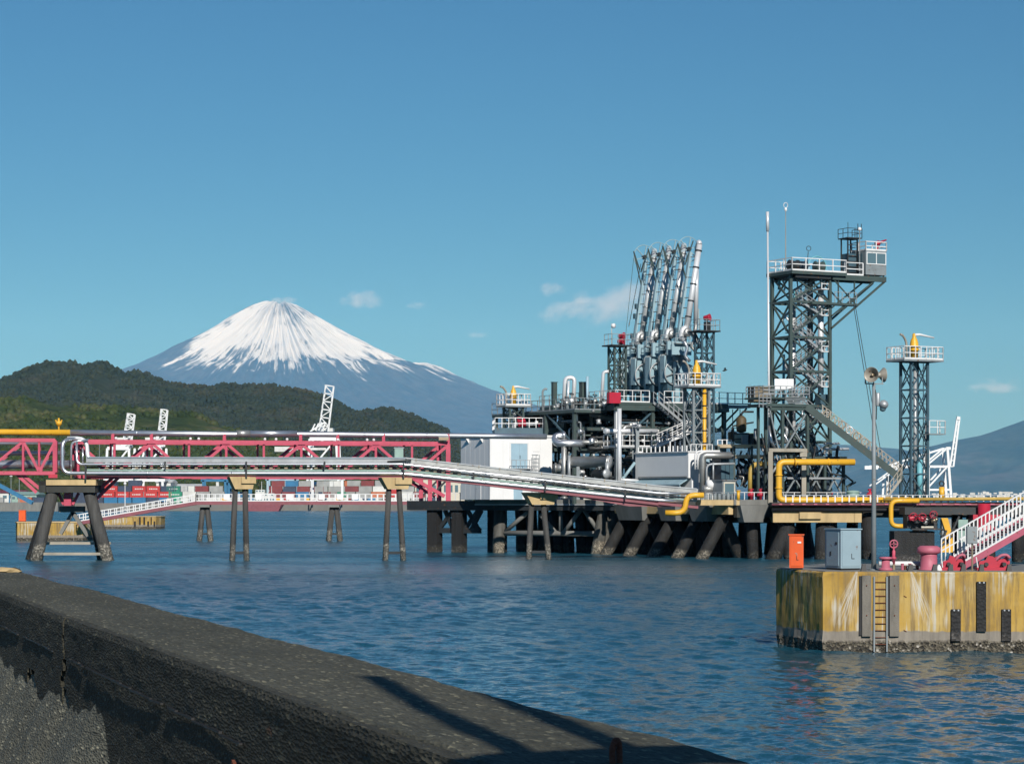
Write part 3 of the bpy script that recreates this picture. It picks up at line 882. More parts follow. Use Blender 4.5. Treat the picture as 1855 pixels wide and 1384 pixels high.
    rid = SS * 1.0 + (ZZ - 3) * 0.55
    tt = 0.035 - (fbm(rid / .3, ZZ / 1.6, 4, 44) - .5) * 0.10 - np.clip(4.05 - ZZ, 0, 9) * 0.42 * np.clip((SS - 10.7) / 1.3, 0, 1)
    o = np_mesh('exposed_core', np.stack([(WO.x + wu.x * SS + wnrm.x * tt).ravel(), (WO.y + wu.y * SS + wnrm.y * tt).ravel(), ZZ.ravel()], 1), grid_faces(130, 40)[:, ::-1].copy(), M['wall_core'], True)
    o.parent = root; o['label'] = 'paler weathered concrete laid bare under the broken facing'
    # open pour joint along the facing and rust runs from buried steel
    for (sa, sb) in ((8.2, 9.6), (9.75, 11.9), (12.05, 12.55), (13.2, 14.6), (14.9, 17.5)):
        m_ = MB(); zz0 = 4.2
        n_ = 8
        for j in range(n_):
            a_ = sa + (sb - sa) * j / n_; b2 = sa + (sb - sa) * (j + 1) / n_
            m_.bar(WP(a_, -0.012, zz0 + rs.uniform(-.004, .004)), WP(b2, -0.012, zz0 + rs.uniform(-.004, .004)), 0.012, rs.uniform(.004, .009))
        m_.build('pour_joint', M['rubber'], root)
    for (sp_, zp_, hh_) in ((7.55, 4.06, .05), (7.5, 4.05, .09), (7.0, 4.05, .08), (6.62, 4.13, .06), (8.3, 4.13, .03), (5.9, 4.2, .05)):
        m_ = MB(); m_.bar(WP(sp_, -.014, zp_), WP(sp_ + .012, -.014, zp_ - hh_), .012, .028); m_.build('rust_run', M['rusty'], root)
    # ground behind the wall
    g = MB(); g.prism([tuple(WP(-14, 0.05, 0))[:2], tuple(WP(21, 0.05, 0))[:2], (-40, 24), (-40, -20)], 2.0, 3.25)
    tag(g.build('quay_ground', M['ground_dirt']), 'bare ground on the landward side of the sea wall', 'ground', None, 'structure')
    # rusty loop set in the wall top
    p = W(1117, 1384, 5.37)
    m_ = MB(); m_.pipe([(p.x - .008, 5.37, 4.37), (p.x - .01, 5.37, 4.44), (p.x - .002, 5.375, 4.458), (p.x + .006, 5.38, 4.45), (p.x + .008, 5.38, 4.37)], 0.0075, 8, bend=0.01)
    tag(m_.build('rebar_loop', M['rusty']), 'rusty bent steel loop sticking up from the sea wall', 'rebar')
    # loose stones at the far end of the top
    for (px, w_, lab) in ((14, 0.11, 'tan stone lying at the far end of the sea wall'), (27, 0.05, 'dark small stone beside the tan stone on the sea wall')):
        c = W(px, 1034, 19.6)
        bm = bmesh.new(); bmesh.ops.create_icosphere(bm, subdivisions=2, radius=1)
        for v in bm.verts:
            v.co *= 1 + rs.uniform(-.2, .2)
            v.co.x *= w_; v.co.y *= w_ * .7; v.co.z *= 0.034
        me = bpy.data.meshes.new('stone'); bm.to_mesh(me); bm.free(); me.materials.append(M['tan_concrete' if w_ > .1 else 'dark_concrete'])
        o = bpy.data.objects.new('stone', me); col.objects.link(o); o.location = (c.x, c.y, 4.41); tag(o, lab, 'stone', 'stones on the wall')
    # two-post frame standing on the wall just outside the view; shaped so its shadow falls on the top
    sh = Vector((-sdir.x, -sdir.y, 0)).normalized(); ctel = math.cos(SUN_EL) / math.sin(SUN_EL)
    root2 = thing('shadow_frame', 'unseen two-post frame on the sea wall, shaped to cast its shadow', 'shadow_caster', (0, 0, 0))
    def up_from(px, py, dep):
        """point whose shadow reaches this spot of the wall top, dep metres out"""
        d = 0.6 * F / (py - HZ); q = W(px, py, d); t = (d - dep) / sh.y
        g_ = q - sh * t
        return Vector((g_.x, g_.y, 4.4 + t / ctel))
    dp = 2.3
    aT = up_from(866, 1244, dp); bT = up_from(675, 1226, dp)
    ab = up_from(1110, 1352, dp); bb = up_from(945, 1368, dp)
    for top_, mid_ in ((aT, ab), (bT, bb)):
        foot = mid_ + (mid_ - top_) * ((mid_.z - 4.38) / (top_.z - mid_.z))
        m_ = MB(); m_.pipe([foot, mid_, top_], 0.046, 10); m_.build('post', M['galvanised'], root2)
    r0 = up_from(1372, 1364, dp); r1 = up_from(850, 1386, dp)
    e = (r1 - r0)
    m_ = MB(); m_.bar(r0 - e * 0.25, r1 + e * .1, 0.07, 0.19); m_.build('crossbar', M['timber'], root2)
build_wall()

# ================================================================== near mooring dolphin
DOL_D = 78.2
def build_dolphin():
    zt = 2.63
    c0 = W(1490, 0, DOL_D); cl = W(1406, 0, 81.8)
    x0 = c0.x; X1 = x0 + 13.5
    poly = [(x0, DOL_D), (X1, DOL_D - .2), (X1 + 1.6, DOL_D + 3.4), (X1 + 1.6, DOL_D + 8), (cl.x + 2.4, DOL_D + 9.5), (cl.x + .7, 81.8 + 2.6), (cl.x, 81.8)]
    root = thing('mooring_dolphin', 'stained yellow concrete mooring dolphin nearest the sea wall', 'dolphin', (x0, DOL_D, 0))
    xf = inv(root)
    # block with rounded arris, subdivided so that the edge is uneven
    rs = random.Random(8)
    n = len(poly)
    dense = []
    for i in range(n):
        a = Vector((*poly[i], 0)); b_ = Vector((*poly[(i + 1) % n], 0))
        k = max(2, int((b_ - a).length / .25))
        for j in range(k): dense.append(a.lerp(b_, j / k))
    cen = Vector((x0 + 6.5, DOL_D + 4.5, 0))
    levels = [(-1.0, 0.0), (0.0, 0.02), (0.35, 0.0), (0.62, 0.01), (0.9, 0), (1.5, 0), (2.1, 0), (2.45, 0.0), (zt - .06, 0.0), (zt - .015, 0.03), (zt, 0.09)]
    vs = []; fs = []
    for li, (z, ins) in enumerate(levels):
        for p in dense:
            e = (cen - p).normalized()
            j = rs.uniform(-.012, .02) + (rs.uniform(-.03, .05) if z < .6 else 0)
            q = p + e * (ins + j)
            vs.append((q.x, q.y, z + (rs.uniform(-.012, .008) if z > 2.5 else 0)))
    m = len(dense)
    for li in range(len(levels) - 1):
        for i in range(m):
            j = (i + 1) % m
            fs.append((li * m + i, li * m + j, (li + 1) * m + j, (li + 1) * m + i))
    fs.append(tuple((len(levels) - 1) * m + i for i in range(m)))
    mb = MB(); mb.add(vs, fs)
    mb.build('block', M['dolphin_yellow'], root, False, xf)
    mb = MB(); mb.prism([((p[0] - cen.x) * .985 + cen.x, (p[1] - cen.y) * .985 + cen.y) for p in poly], zt - .02, zt + .012)
    mb.build('top_slab', M['grey_concrete'], root, xf=xf)
    k = DOL_D / F
    def fx(px): return (px - 927.5) * k
    def fz(py): return CAMZ - (py - HZ) * k
    yf = DOL_D
    # fender boards beside the ladder
    for a, b_ in ((1561, 1577), (1611, 1628)):
        mb = MB(); mb.bx(fx(a), fx(b_), yf - .12, yf + .02, fz(1152), fz(1042))
        bd = mb.build('fender_board', M['timber'], root, xf=xf)
        for zz in (1060, 1114):
            mb = MB(); mb.lathe([(.022, 0), (.022, .03), (.01, .04)], (fx((a + b_) / 2), yf - .12, fz(zz)), (0, -1, 0), 8)
            mb.build('bolt', M['rusty'], bd, xf=xf)
        mb = MB(); mb.bx(fx(a) - .09, fx(a) - .005, yf - .07, yf + .02, fz(1150), fz(1043)); mb.build('dark_gap_strip', M['rubber'], root, xf=xf)  # black strip standing for the shaded gap beside the board
    for a in (1583, 1606):
        mb = MB(); mb.bx(fx(a) - .025, fx(a) + .025, yf - .10, yf - .03, fz(1180), fz(1044)); mb.build('ladder_rail', M['grey_steel'], root, xf=xf)
    for i in range(10):
        z = fz(1054 + i * 12.5)
        mb = MB(); mb.tube((fx(1583), yf - .065, z), (fx(1606), yf - .065, z), .013, n=6); mb.build('ladder_rung', M['rusty'], root, xf=xf)
    # black rubber fenders
    for a, b_, t, bt in ((1722, 1739, 1103, 1160), (1768, 1785, 1053, 1143), (1813, 1830, 1103, 1160), (1858, 1875, 1053, 1143), (1903, 1920, 1103, 1160), (1948, 1965, 1053, 1143)):
        mb = MB(); mb.bx(fx(a), fx(b_), yf - .16, yf + .02, fz(bt), fz(t))
        fd = mb.build('rubber_fender', M['fender_black'], root, xf=xf)
        for s_ in (-.07, .07):
            mb = MB(); mb.box((fx((a + b_) / 2) + s_, yf - .17, fz(t) - .03), (.05, .04, .05)); mb.build('fixing_plate', M['galvanised'], fd, xf=xf)
    # rusty hooks left in the face
    for px, py in ((1640, 1078), (1640, 1140)):
        mb = MB(); mb.pipe([(fx(px) - .05, yf + .02, fz(py)), (fx(px) - .05, yf - .06, fz(py) - .02), (fx(px) + .03, yf - .06, fz(py) - .06), (fx(px) + .03, yf + .02, fz(py) - .08)], .012, 6)
        mb.build('rusty_hook', M['rusty'], root, xf=xf)
    # black edge blocks along the top
    for px in (1565, 1650, 1694, 1723, 1746, 1779, 1829):
        mb = MB(); mb.add([(fx(px) - .09, yf + .06, zt - .03), (fx(px) + .09, yf + .06, zt - .03), (fx(px) + .09, yf + .30, zt - .02), (fx(px) - .09, yf + .30, zt - .02), (fx(px) - .02, yf + .14, zt + .24), (fx(px) + .09, yf + .14, zt + .24), (fx(px) + .09, yf + .28, zt + .24), (fx(px) - .02, yf + .28, zt + .24)],
               [(3, 2, 1, 0), (4, 5, 6, 7), (0, 1, 5, 4), (1, 2, 6, 5), (2, 3, 7, 6), (3, 0, 4, 7)])
        mb.build('rubber_kerb_block', M['rubber'], root, xf=xf)
    return zt, fx, fz
ZT, dfx, dfz = build_dolphin()

def cabinet(name, label, cat, px0, px1, pyt, d, zb, yaw, side, mtl, plinth=True):
    """steel cabinet: px0..px1 front face, side = depth in metres"""
    k = d / F
    w_ = (px1 - px0) * k / math.cos(yaw); h = CAMZ - (pyt - HZ) * k - zb
    root = thing(name, label, cat, ((px0 - 927.5) * k, d, zb), yaw)
    mb = MB(); mb.bx(0, w_, 0, side, .06, h - .03); mb.build('body', M[mtl], root)
    mb = MB(); mb.bx(-.03, w_ + .03, -.04, side + .03, h - .028, h + .012); mb.build('roof', M[mtl], root)
    mb = MB(); mb.bx(.03, w_ - .03, .03, side - .03, 0.01, .058); mb.build('plinth', M['rubber'], root)
    mb = MB(); mb.bx(.05, w_ - .05, -.018, -.002, .12, h - .08)
    dr = mb.build('door', M[mtl], root)
    mb = MB(); mb.bar((w_ * .52, -.03, h * .40), (w_ * .52, -.03, h * .28), .015, .015); mb.bar((w_ * .52, -.03, h * .28), (w_ * .66, -.03, h * .28), .015, .015); mb.build('handle', M['dark_steel'], dr)
    return root, w_, h

# grey-blue two-faced cabinet: broad side faces left of the corner at px 1523
r_, w_, h_ = cabinet('control_cabinet', 'tall grey blue steel control cabinet on the near dolphin', 'cabinet', 1523, 1562, 958, 79.5, ZT + .012, R(22), 1.05, 'cabinet_grey')
mb = MB(); mb.bx(-.02, -.002, .12, .93, .14, h_ - .1); mb.build('side_door', M['cabinet_grey'], r_)
mb = MB(); mb.bx(-.032, -.021, .2, .32, h_ * .62, h_ * .68); mb.build('vent', M['dark_steel'], r_)
mb = MB(); mb.bx(-.032, -.021, .6, .68, h_ * .35, h_ * .45); mb.build('lock_plate', M['dark_steel'], r_)
r_, w_, h_ = cabinet('fire_hose_box', 'bright orange fire hose box at the dolphin edge', 'box', 1430, 1455, 968, 80.2, ZT + .012, R(-8), .32, 'orange')
mb = MB(); mb.bx(w_ * .58, w_ * .84, -.03, -.019, h_ * .75, h_ * .80); mb.build('notice_plate', M['white_paint'], r_)
mb = MB(); mb.bx(w_ * .40, w_ * .55, -.03, -.019, h_ * .45, h_ * .47); mb.bx(w_ * .52, w_ * .56, -.03, -.019, h_ * .36, h_ * .45); mb.build('scratch_patch', M['horn_grey'], r_)

def lamp_post():
    d = 79.6; b_ = W(1583, 1030, d); zb = ZT + .012
    root = thing('loudspeaker_pole', 'grey pole with two horn loudspeakers and a floodlight', 'pole', (b_.x, d, zb))
    k = d / F; H = CAMZ - (694 - HZ) * k - zb
    mb = MB(); mb.pipe([(0, 0, 0), (.0, 0, H * .5), (0, 0, H)], .07, 10, radii=[.085, .075, .055]); mb.build('pole', M['grey_steel'], root, True)
    mb = MB(); mb.lathe([(.16, 0), (.16, .03), (.09, .05)], n=12); mb.build('base_plate', M['grey_steel'], root)
    zc = H + .28
    def horn(name, c, ax, s_=1.0):
        ax = Vector(ax).normalized()
        mb = MB(); mb.lathe([(.05 * s_, -.26 * s_), (.055 * s_, -.12 * s_), (.07 * s_, -.02 * s_), (.12 * s_, .10 * s_), (.22 * s_, .20 * s_), (.265 * s_, .25 * s_), (.275 * s_, .25 * s_), (.255 * s_, .235 * s_), (.20 * s_, .16 * s_), (.10 * s_, .06 * s_), (.03 * s_, .0)], c, ax, 20)
        h = mb.build(name, M['horn_grey'], root, True)
        mb = MB(); mb.lathe([(.075 * s_, -.40 * s_), (.085 * s_, -.38 * s_), (.085 * s_, -.26 * s_), (.05 * s_, -.25 * s_)], c, ax, 12); mb.build('driver', M['dark_steel'], h)
        mb = MB(); mb.lathe([(.045 * s_, .0), (.06 * s_, .12 * s_), (.0401 * s_, .2 * s_), (.01, .21 * s_)], c, ax, 10); mb.build('inner_horn', M['brass'], h, True)
    horn('horn_speaker', (-.02, -.10, zc - .02), (-.45, -.85, .02), .95)
    horn('horn_speaker', (.16, .16, zc), (.9, .3, .02), .9)
    mb = MB(); mb.pipe([(0, 0, H - .1), (0, 0, zc - .25)], .03, 8); mb.bar((-.30, -.06, zc - .3), (.34, .1, zc - .3), .04, .04); mb.bar((-.3, -.06, zc - .3), (-.3, -.06, zc), .03, .03); mb.bar((.3, .1, zc - .3), (.3, .1, zc - .02), .03, .03)
    mb.build('bracket', M['grey_steel'], root)
    mb = MB(); mb.lathe([(.07, -.22), (.075, -.2), (.075, .2), (.06, .22)], (.13, -.02, H - .55), (0, 0, 1), 10); mb.build('junction_tube', M['galvanised'], root, True)
    zl = CAMZ - (733 - HZ) * k - zb
    mb = MB(); mb.lathe([(.03, -.02), (.12, .0), (.16, .09), (.16, .14), (.10, .22), (.04, .25)], (.30, -.08, zl - .1), (.15, -.2, 1), 14); fl = mb.build('floodlight', M['galvanised'], root, True)
    mb = MB(); mb.ball((.29, -.07, zl - .13), .11, 10, 6); mb.build('lens', M['glass'], fl, True)
    mb = MB(); mb.pipe([(0, 0, zl + .25), (.1, 0, zl + .22), (.2, -.02, zl + .14)], .02, 6); mb.pipe([(.05, -.02, zl + .5), (.09, -.03, zl), (.075, -.05, zl - .5)], .018, 6); mb.build('cable_arm', M['dark_steel'], root)
lamp_post()

def bollard(name, label, px0, px1, pyt, pyb, d, mtl, mush):
    k = d / F; r = (px1 - px0) / 2 * k; h = (pyb - pyt) * k
    root = thing(name, label, 'bollard', ((px0 + px1) / 2 * k - 927.5 * k, d, ZT + .012))
    if mush:
        prof = [(r * .86, 0), (r * .86, .03), (r * .72, .06), (r * .70, h * .60), (r * .72, h * .66)]
        cap = [(r * .73, h * .66), (r * .98, h * .72), (r * 1.0, h * .80), (r * .96, h * .92), (r * .70, h * 1.0), (r * .1, h * 1.0)]
    else:
        prof = [(r, 0), (r, h * .16), (r * .62, h * .22), (r * .60, h * .8)]
        cap = [(r * .6, h * .8), (r * .95, h * .84), (r * .95, h * .97), (r * .5, h), (r * .1, h)]
    mb = MB(); mb.lathe(prof, n=24); mb.build('post', M[mtl], root, True)
    mb = MB(); mb.lathe(cap, n=24); mb.build('cap', M[mtl], root, True)
bollard('mooring_bollard', 'big faded pink mushroom mooring bollard on the near dolphin', 1661, 1704, 980, 1024, 79.6, 'pink_faded', True)
bollard('spool_bollard', 'short pink spool-shaped bollard beside the pole', 1592, 1617, 1008, 1033, 79.0, 'pink_faded', False)

def hydrant():
    d = 80.0; k = d / F; b_ = W(1619, 0, d); zb = ZT + .012
    root = thing('pipe_hydrant', 'pink hydrant riser with handwheel on a white pipe', 'hydrant', (b_.x, d, zb))
    h = (1026 - 972) * k
    mb = MB(); mb.lathe([(.05, 0), (.05, h * .35), (.09, h * .36), (.09, h * .42), (.05, h * .43), (.06, h * .62), (.03, h * .66), (.02, h * .78)], n=12); mb.build('riser', M['pink'], root, True)
    mb = MB(); mb.ring((0, 0, h * .86), (0, 1, .1), .13, .025, 20, 6); mb.bar((-.12, 0, h * .86), (.12, 0, h * .86), .03, .03); mb.bar((0, 0, h * .75), (0, 0, h * .96), .03, .03); mb.build('handwheel', M['pink_faded'], root, True)
    mb = MB(); mb.lathe([(.055, 0), (.055, .18)], n=10); mb.build('lower_sleeve', M['brass'], root)
    mb = MB(); mb.pipe([(-.5, .05, .2), (1.0, .05, .2)], .085, 12); mb.build('white_pipe', M['white_paint'], root, True)
    for x in (-.3, .4, .8):
        mb = MB(); mb.box((x, .05, .06), (.08, .2, .13)); mb.build('pipe_saddle', M['rusty'], root)
    for x in (.25, .5):
        mb = MB(); mb.lathe([(.05, 0), (.05, .2), (.06, .2), (.06, .22)], (x, -.25, 0), n=8); mb.build('stub', M['pink_faded'], root)
hydrant()

def hook(name, label, px0, px1, d, flip, seed):
    k = d / F; L = (px1 - px0) * k
    root = thing(name, label, 'mooring hook', ((px0 - 927.5) * k, d, ZT + .012))
    mb = MB(); mb.bx(L * .05, L * .95, -.1, .4, 0, .10); mb.build('base', M['red'], root)
    mb = MB(); mb.extrude([(L * .1, -.02, .10), (L * .55, -.02, .10), (L * .62, -.02, .26), (L * .5, -.02, .46), (L * .36, -.02, .50), (L * .3, -.02, .34), (L * .12, -.02, .3)], (0, .1, 0)); mb.build('hook_plate', M['red'], root)
    mb = MB(); mb.extrude([(L * .45, .22, .10), (L * .98, .22, .10), (L * 1.0, .22, .30), (L * .9, .22, .46), (L * .78, .22, .36), (L * .66, .22, .46), (L * .5, .22, .38)], (0, .1, 0)); mb.build('hook_plate', M['red'], root)
    mb = MB(); mb.pipe([(L * .55, .10, .28), (L * .72, .10, .5), (L * .9, .10, .52), (L * .98, .10, .4)], .05, 8, bend=.1); mb.build('hook_arm', M['pink_faded'], root, True)
    mb = MB(); mb.tube((L * .3, -.15, .2), (L * .3, .38, .2), .07, n=10); mb.build('pivot_pin', M['dark_steel'], root)
    mb = MB(); mb.tube((L * .8, -.1, .2), (L * .8, .45, .2), .07, n=10); mb.build('pivot_pin', M['dark_steel'], root)
    mb = MB(); mb.pipe([(L * .05, -.2, .1), (L * .0, -.22, .45)], .02, 6); mb.build('release_lever', M['white_paint'], root)
hook('quick_release_hook', 'red double mooring hook right of the pink bollard', 1703, 1752, 79.4, 0, 1)
hook('quick_release_hook', 'red mooring hook at the foot of the white railed stairs', 1766, 1832, 79.3, 1, 2)

# white cone marker
mb = MB(); mb.lathe([(.11, 0), (.105, .04), (.05, .17), (.02, .2)], (0, 0, 0), n=12)
o = mb.build('marker_cone', M['white_paint'], None, True); o.location = W(1701, 1031, 78.9); o.location.z = ZT + .012
tag(o, 'small white cone standing at the dolphin edge', 'cone')

def post_box():
    d = 79.0; k = d / F; b_ = W(1760, 0, d)
    root = thing('junction_box', 'grey junction box on a thin post before the stairs', 'box', (b_.x, d, ZT + .012))
    h0 = (1033 - 984) * k; h1 = (1033 - 953) * k
    mb = MB(); mb.tube((.02, 0, 0), (.02, 0, h0 + .1), .03, n=8); mb.build('post', M['brass'], root)
    mb = MB(); mb.bx(-.17, .17, -.1, .1, h0, h1); bx_ = mb.build('box', M['grey_steel'], root)
    mb = MB(); mb.bx(-.15, .15, -.115, -.101, h0 + .02, h1 - .02); mb.build('lid', M['grey_steel'], bx_)
post_box()

def dolphin_stairs():
    a = W(1722, 1022, 80.2); a.z = ZT + .02
    b_ = W(1900, 928, 83.0)
    root = thing('access_stairs', 'steep pink access stairs with white railings at the right edge', 'stairs', tuple(a))
    dirv = (b_ - a); u = Vector((dirv.x, dirv.y, 0)).normalized(); sd = Vector((-u.y, u.x, 0))
    L = dirv.length; wv = 0.85
    for s_, nm in ((-1, 0), (1, 1)):
        o = sd * (s_ * wv / 2)
        mb = MB(); mb.bar(o + Vector((.0, 0, .05)), dirv + o + Vector((0, 0, .05)), .06, .22); mb.build('stringer', M['pink_faded'], root)
        off = Vector((0, 0, .20))
        mb = MB(); mb.bar(o + off, dirv + o + off, .05, .05); mb.bar(o + off + Vector((0, 0, .42)), dirv + o + off + Vector((0, 0, .42)), .035, .035); mb.bar(o + off + Vector((0, 0, .82)), dirv + o + off + Vector((0, 0, .82)), .04, .04)
        rl = mb.build('railing', M['white_paint'], root)
        for i in range(26):
            q = dirv * (i / 25) + o + off
            mb = MB(); mb.bar(q, q + Vector((0, 0, .82)), .04, .04); mb.build('baluster', M['white_paint'], rl)
    n = 22
    for i in range(n):
        q = dirv * ((i + .5) / n) + Vector((0, 0, .1))
        mb = MB(); mb.box(tuple(q), (.24, wv - .08, .035), math.atan2(u.y, u.x)); mb.build('tread', M['galvanised'], root)
dolphin_stairs()

# the dark pile-supported structure behind the dolphin at the right
def right_fender_structure():
    d = 190.0; k = d / F
    def X(px): return (px - 927.5) * k
    def Z(py): return CAMZ - (py - HZ) * k
    root = thing('breasting_structure', 'black fender frame with yellow struts under the right jetty', 'fender frame', (X(1740), d, 0))
    xf = inv(root)
    mb = MB(); mb.bx(X(1620), X(1693), d, d + 2.5, -1, Z(962)); mb.build('fender_block', M['fender_black'], root, xf=xf)
    mb = MB(); mb.bx(X(1640), X(1870), d + .2, d + 3, Z(932), Z(919)); mb.build('main_beam', M['dark_steel'], root, xf=xf)
    mb = MB(); mb.bx(X(1705), X(1722), d - .3, d + .4, Z(985), Z(940)); mb.build('guide_post', M['grey_steel'], root, xf=xf)
    mb = MB(); mb.bx(X(1735), X(1752), d - .3, d + .4, Z(982), Z(941)); mb.build('guide_post', M['pale_green'], root, xf=xf)
    mb = MB(); mb.extrude([(X(1703), d - .5, Z(938)), (X(1715), d - .5, Z(938)), (X(1722), d - .5, Z(964)), (X(1727), d - .5, Z(1000)), (X(1697), d - .5, Z(1000)), (X(1712), d - .5, Z(966))], (0, .3, 0)); mb.build('yellow_plate', M['yellow'], root, xf=xf)
    for p in ((1705, 980, 1712, 960), (1700, 965, 1716, 983), (1735, 935, 1712, 984), (1722, 970, 1697, 995)):
        mb = MB(); mb.bar((X(p[0]), d - .6, Z(p[1])), (X(p[2]), d - .6, Z(p[3])), .14, .14); mb.build('brace', M['dark_steel'], root, xf=xf)
    mb = MB(); mb.bx(X(1668), X(1690), d - .3, d + .2, Z(956), Z(953)); mb.build('walkway_edge', M['cream'], root, xf=xf)
    mb = MB(); mb.bx(X(1650), X(1760), d - .4, d + .2, Z(959.5), Z(957)); mb.build('walkway', M['dark_steel'], root, xf=xf)
    for i, (px, py, s_, ax) in enumerate(((1652, 938, .26, (1, 0, .2)), (1660, 943, .22, (.2, 0, 1)), (1668, 939, .26, (1, 0, -.3)), (1676, 944, .2, (.3, 0, 1)), (1688, 934, .24, (0, 0, 1)), (1691, 942, .2, (1, 0, .1)))):
        mb = MB(); mb.lathe([(s_ * .5, -s_ * 1.3), (s_ * 1.1, -s_), (s_ * .7, -s_ * .5), (s_ * .9, 0), (s_ * .7, s_ * .5), (s_ * 1.1, s_), (s_ * .5, s_ * 1.3)], (X(px), d - .3, Z(py)), ax, 12); v = mb.build('valve', M[['red', 'dark_steel', 'red', 'silver_dull', 'maroon', 'brass'][i]], root, True, xf=xf)
        mb = MB(); mb.ring((X(px), d - .75, Z(py) + .1), (0, 1, .2), s_ * 1.2, .035, 14, 5); mb.build('handwheel', M['red' if i % 2 == 0 else 'dark_steel'], v, True, xf=xf)
    mb = MB(); mb.bx(X(1645), X(1700), d + .4, d + 2.5, Z(957), Z(931)); mb.build('valve_cabinet', M['dark_steel'], root, xf=xf)
    mb = MB(); mb.lathe([(.05, 0), (.9, 0), (.9, .3), (.5, .5), (.5, 2.2), (.05, 2.2)], (X(1782), d - .2, Z(962)), n=14); mb.build('pump', M['red'], root, True, xf=xf)
    mb = MB(); mb.bx(X(1762), X(1815), d - .2, d + 1.6, Z(942), Z(932)); mb.build('pump_housing', M['red'], root, xf=xf)
    for px in (1740, 1800, 1850):
        mb = MB(); mb.tube((X(px), d + 1.5, -1), (X(px), d + 1.5, Z(932)), .45, n=12); mb.build('pile', M['pile_dark'], root, True, xf=xf)
right_fender_structure()

# ================================================================== far dolphins and the far walkway
def far_dolphin(label, px0, px1, pt, d, chamf, slots, yaw=0):
    k = d / F; w_ = (px1 - px0) * k; zt = CAMZ - (pt - HZ) * k
    root = thing('mooring_dolphin', label, 'dolphin', ((px0 - 927.5) * k, d, 0))
    mb = MB(); mb.prism([(chamf, 0), (w_, 0), (w_ + .6, 2), (w_ + .6, 7), (0, 8), (0, 1.5)], -1, zt - .12)
    mb.build('block', M['dolphin_yellow'], root)
    mb = MB(); mb.prism([(chamf - .08, -.08), (w_ + .05, -.08), (w_ + .7, 2), (w_ + .7, 7.1), (-.1, 8.1), (-.1, 1.45)], zt - .118, zt); mb.build('kerb', M['tan_concrete'], root)
    for (a, b_, t, bt) in slots:
        mb = MB(); mb.bx((a - px0) * k, (b_ - px0) * k, -.14, .02, CAMZ - (bt - HZ) * k, CAMZ - (t - HZ) * k); mb.build('rubber_fender', M['fender_black'], root)
    return root, zt
FD1, fz1 = far_dolphin('small far yellow dolphin half hidden by the big trestle', 24, 150, 945, 290, 0.5, [])
FD2, fz2 = far_dolphin('farther yellow dolphin under the sloping end of the walkway', 170, 282, 935, 410, 0.6, [(243, 246, 944, 953), (252, 255, 936, 950), (260, 263, 936, 950), (267, 270, 944, 953), (273, 275, 936, 950), (278.5, 281, 944, 953)])
r_, w_, h_ = cabinet('fire_hose_box', 'orange fire hose box on the far left dolphin', 'box', 34, 46, 924, 292, fz1, 0, .5, 'orange')

def far_walkway():
    d = 288.0; k = d / F
    def P(px, py, o=0): return Vector(((px - 927.5) * k, d + o, CAMZ - (py - HZ) * k))
    root = thing('approach_walkway', 'long maroon walkway with white railings behind the pipe rack', 'walkway', tuple(P(355, 912)))
    xf = inv(root)
    path = [(140, 948), (355, 911), (760, 911)]
    for o in (0.0, 1.4):
        for (a, b_) in zip(path[:-1], path[1:]):
            mb = MB(); mb.bar(P(*a, o), P(*b_, o), .14, .42); mb.build('girder', M['maroon'], root, xf=xf)
    for (a, b_) in zip(path[:-1], path[1:]):
        mb = MB(); mb.bar(P(a[0], a[1] - 2.2, .7), P(b_[0], b_[1] - 2.2, .7), 1.3, .06); mb.build('deck', M['galvanised'], root, xf=xf)
    up = Vector((0, 0, .20))
    for o in (-.05, 1.45):
        for (a, b_) in zip(path[:-1], path[1:]):
            p, q = P(*a, o) + up, P(*b_, o) + up
            mb = MB()
            for hh in (.42, .86):
                mb.bar(p + Vector((0, 0, hh)), q + Vector((0, 0, hh)), .07, .07)
            mb.bar(p + Vector((0, 0, .06)), q + Vector((0, 0, .06)), .05, .12)
            rl = mb.build('railing', M['white_paint'], root, xf=xf)
            n = int((b_[0] - a[0]) / 10.8)
            for i in range(n + 1):
                s_ = p.lerp(q, i / n)
                mb = MB(); mb.bar(s_, s_ + Vector((0, 0, .9)), .10, .10); mb.build('railing_post', M['white_paint'], rl, xf=xf)
    for px in (411, 468.5, 524, 583, 616, 643):
        p = P(px, 903)
        mb = MB(); mb.box((p.x, d - .14, p.z + .18), (.75, .1, .62)); mb.build('rail_panel', M['white_panel'], root, xf=xf)
    for px in (370, 605):
        for s_ in (-1, 1):
            t = P(px + s_ * 3.5, 916, .7 + .0); f_ = P(px + s_ * 12, 995, .7)
            mb = MB(); mb.tube(t, f_, .33, .36, 12); mb.build('leg', M['pile_slim'], root, True, xf=xf)
        mb = MB(); mb.bar(P(px - 9, 967, .7), P(px + 9, 967, .7), .2, .22); mb.build('leg_brace', M['dark_steel'], root, xf=xf)
        mb = MB(); p = P(px, 916.5, .7); mb.box(tuple(p), (1.3, 1.6, .3)); mb.build('leg_cap', M['grey_concrete'], root, xf=xf)
    # lamp standard on the ramp
    p = P(226, 936, 0.2)
    lp = thing('walkway_lamp', 'thin white lamp post on the walkway ramp', 'lamp post', tuple(p))
    mb = MB(); mb.tube((0, 0, 0), (0, 0, 3.9), .06, .045, 8); mb.build('pole', M['white_paint'], lp)
    mb = MB(); mb.lathe([(.06, 0), (.16, .05), (.18, .25), (.05, .4)], (0, 0, 3.85), n=10); mb.build('lantern', M['white_paint'], lp, True)
far_walkway()

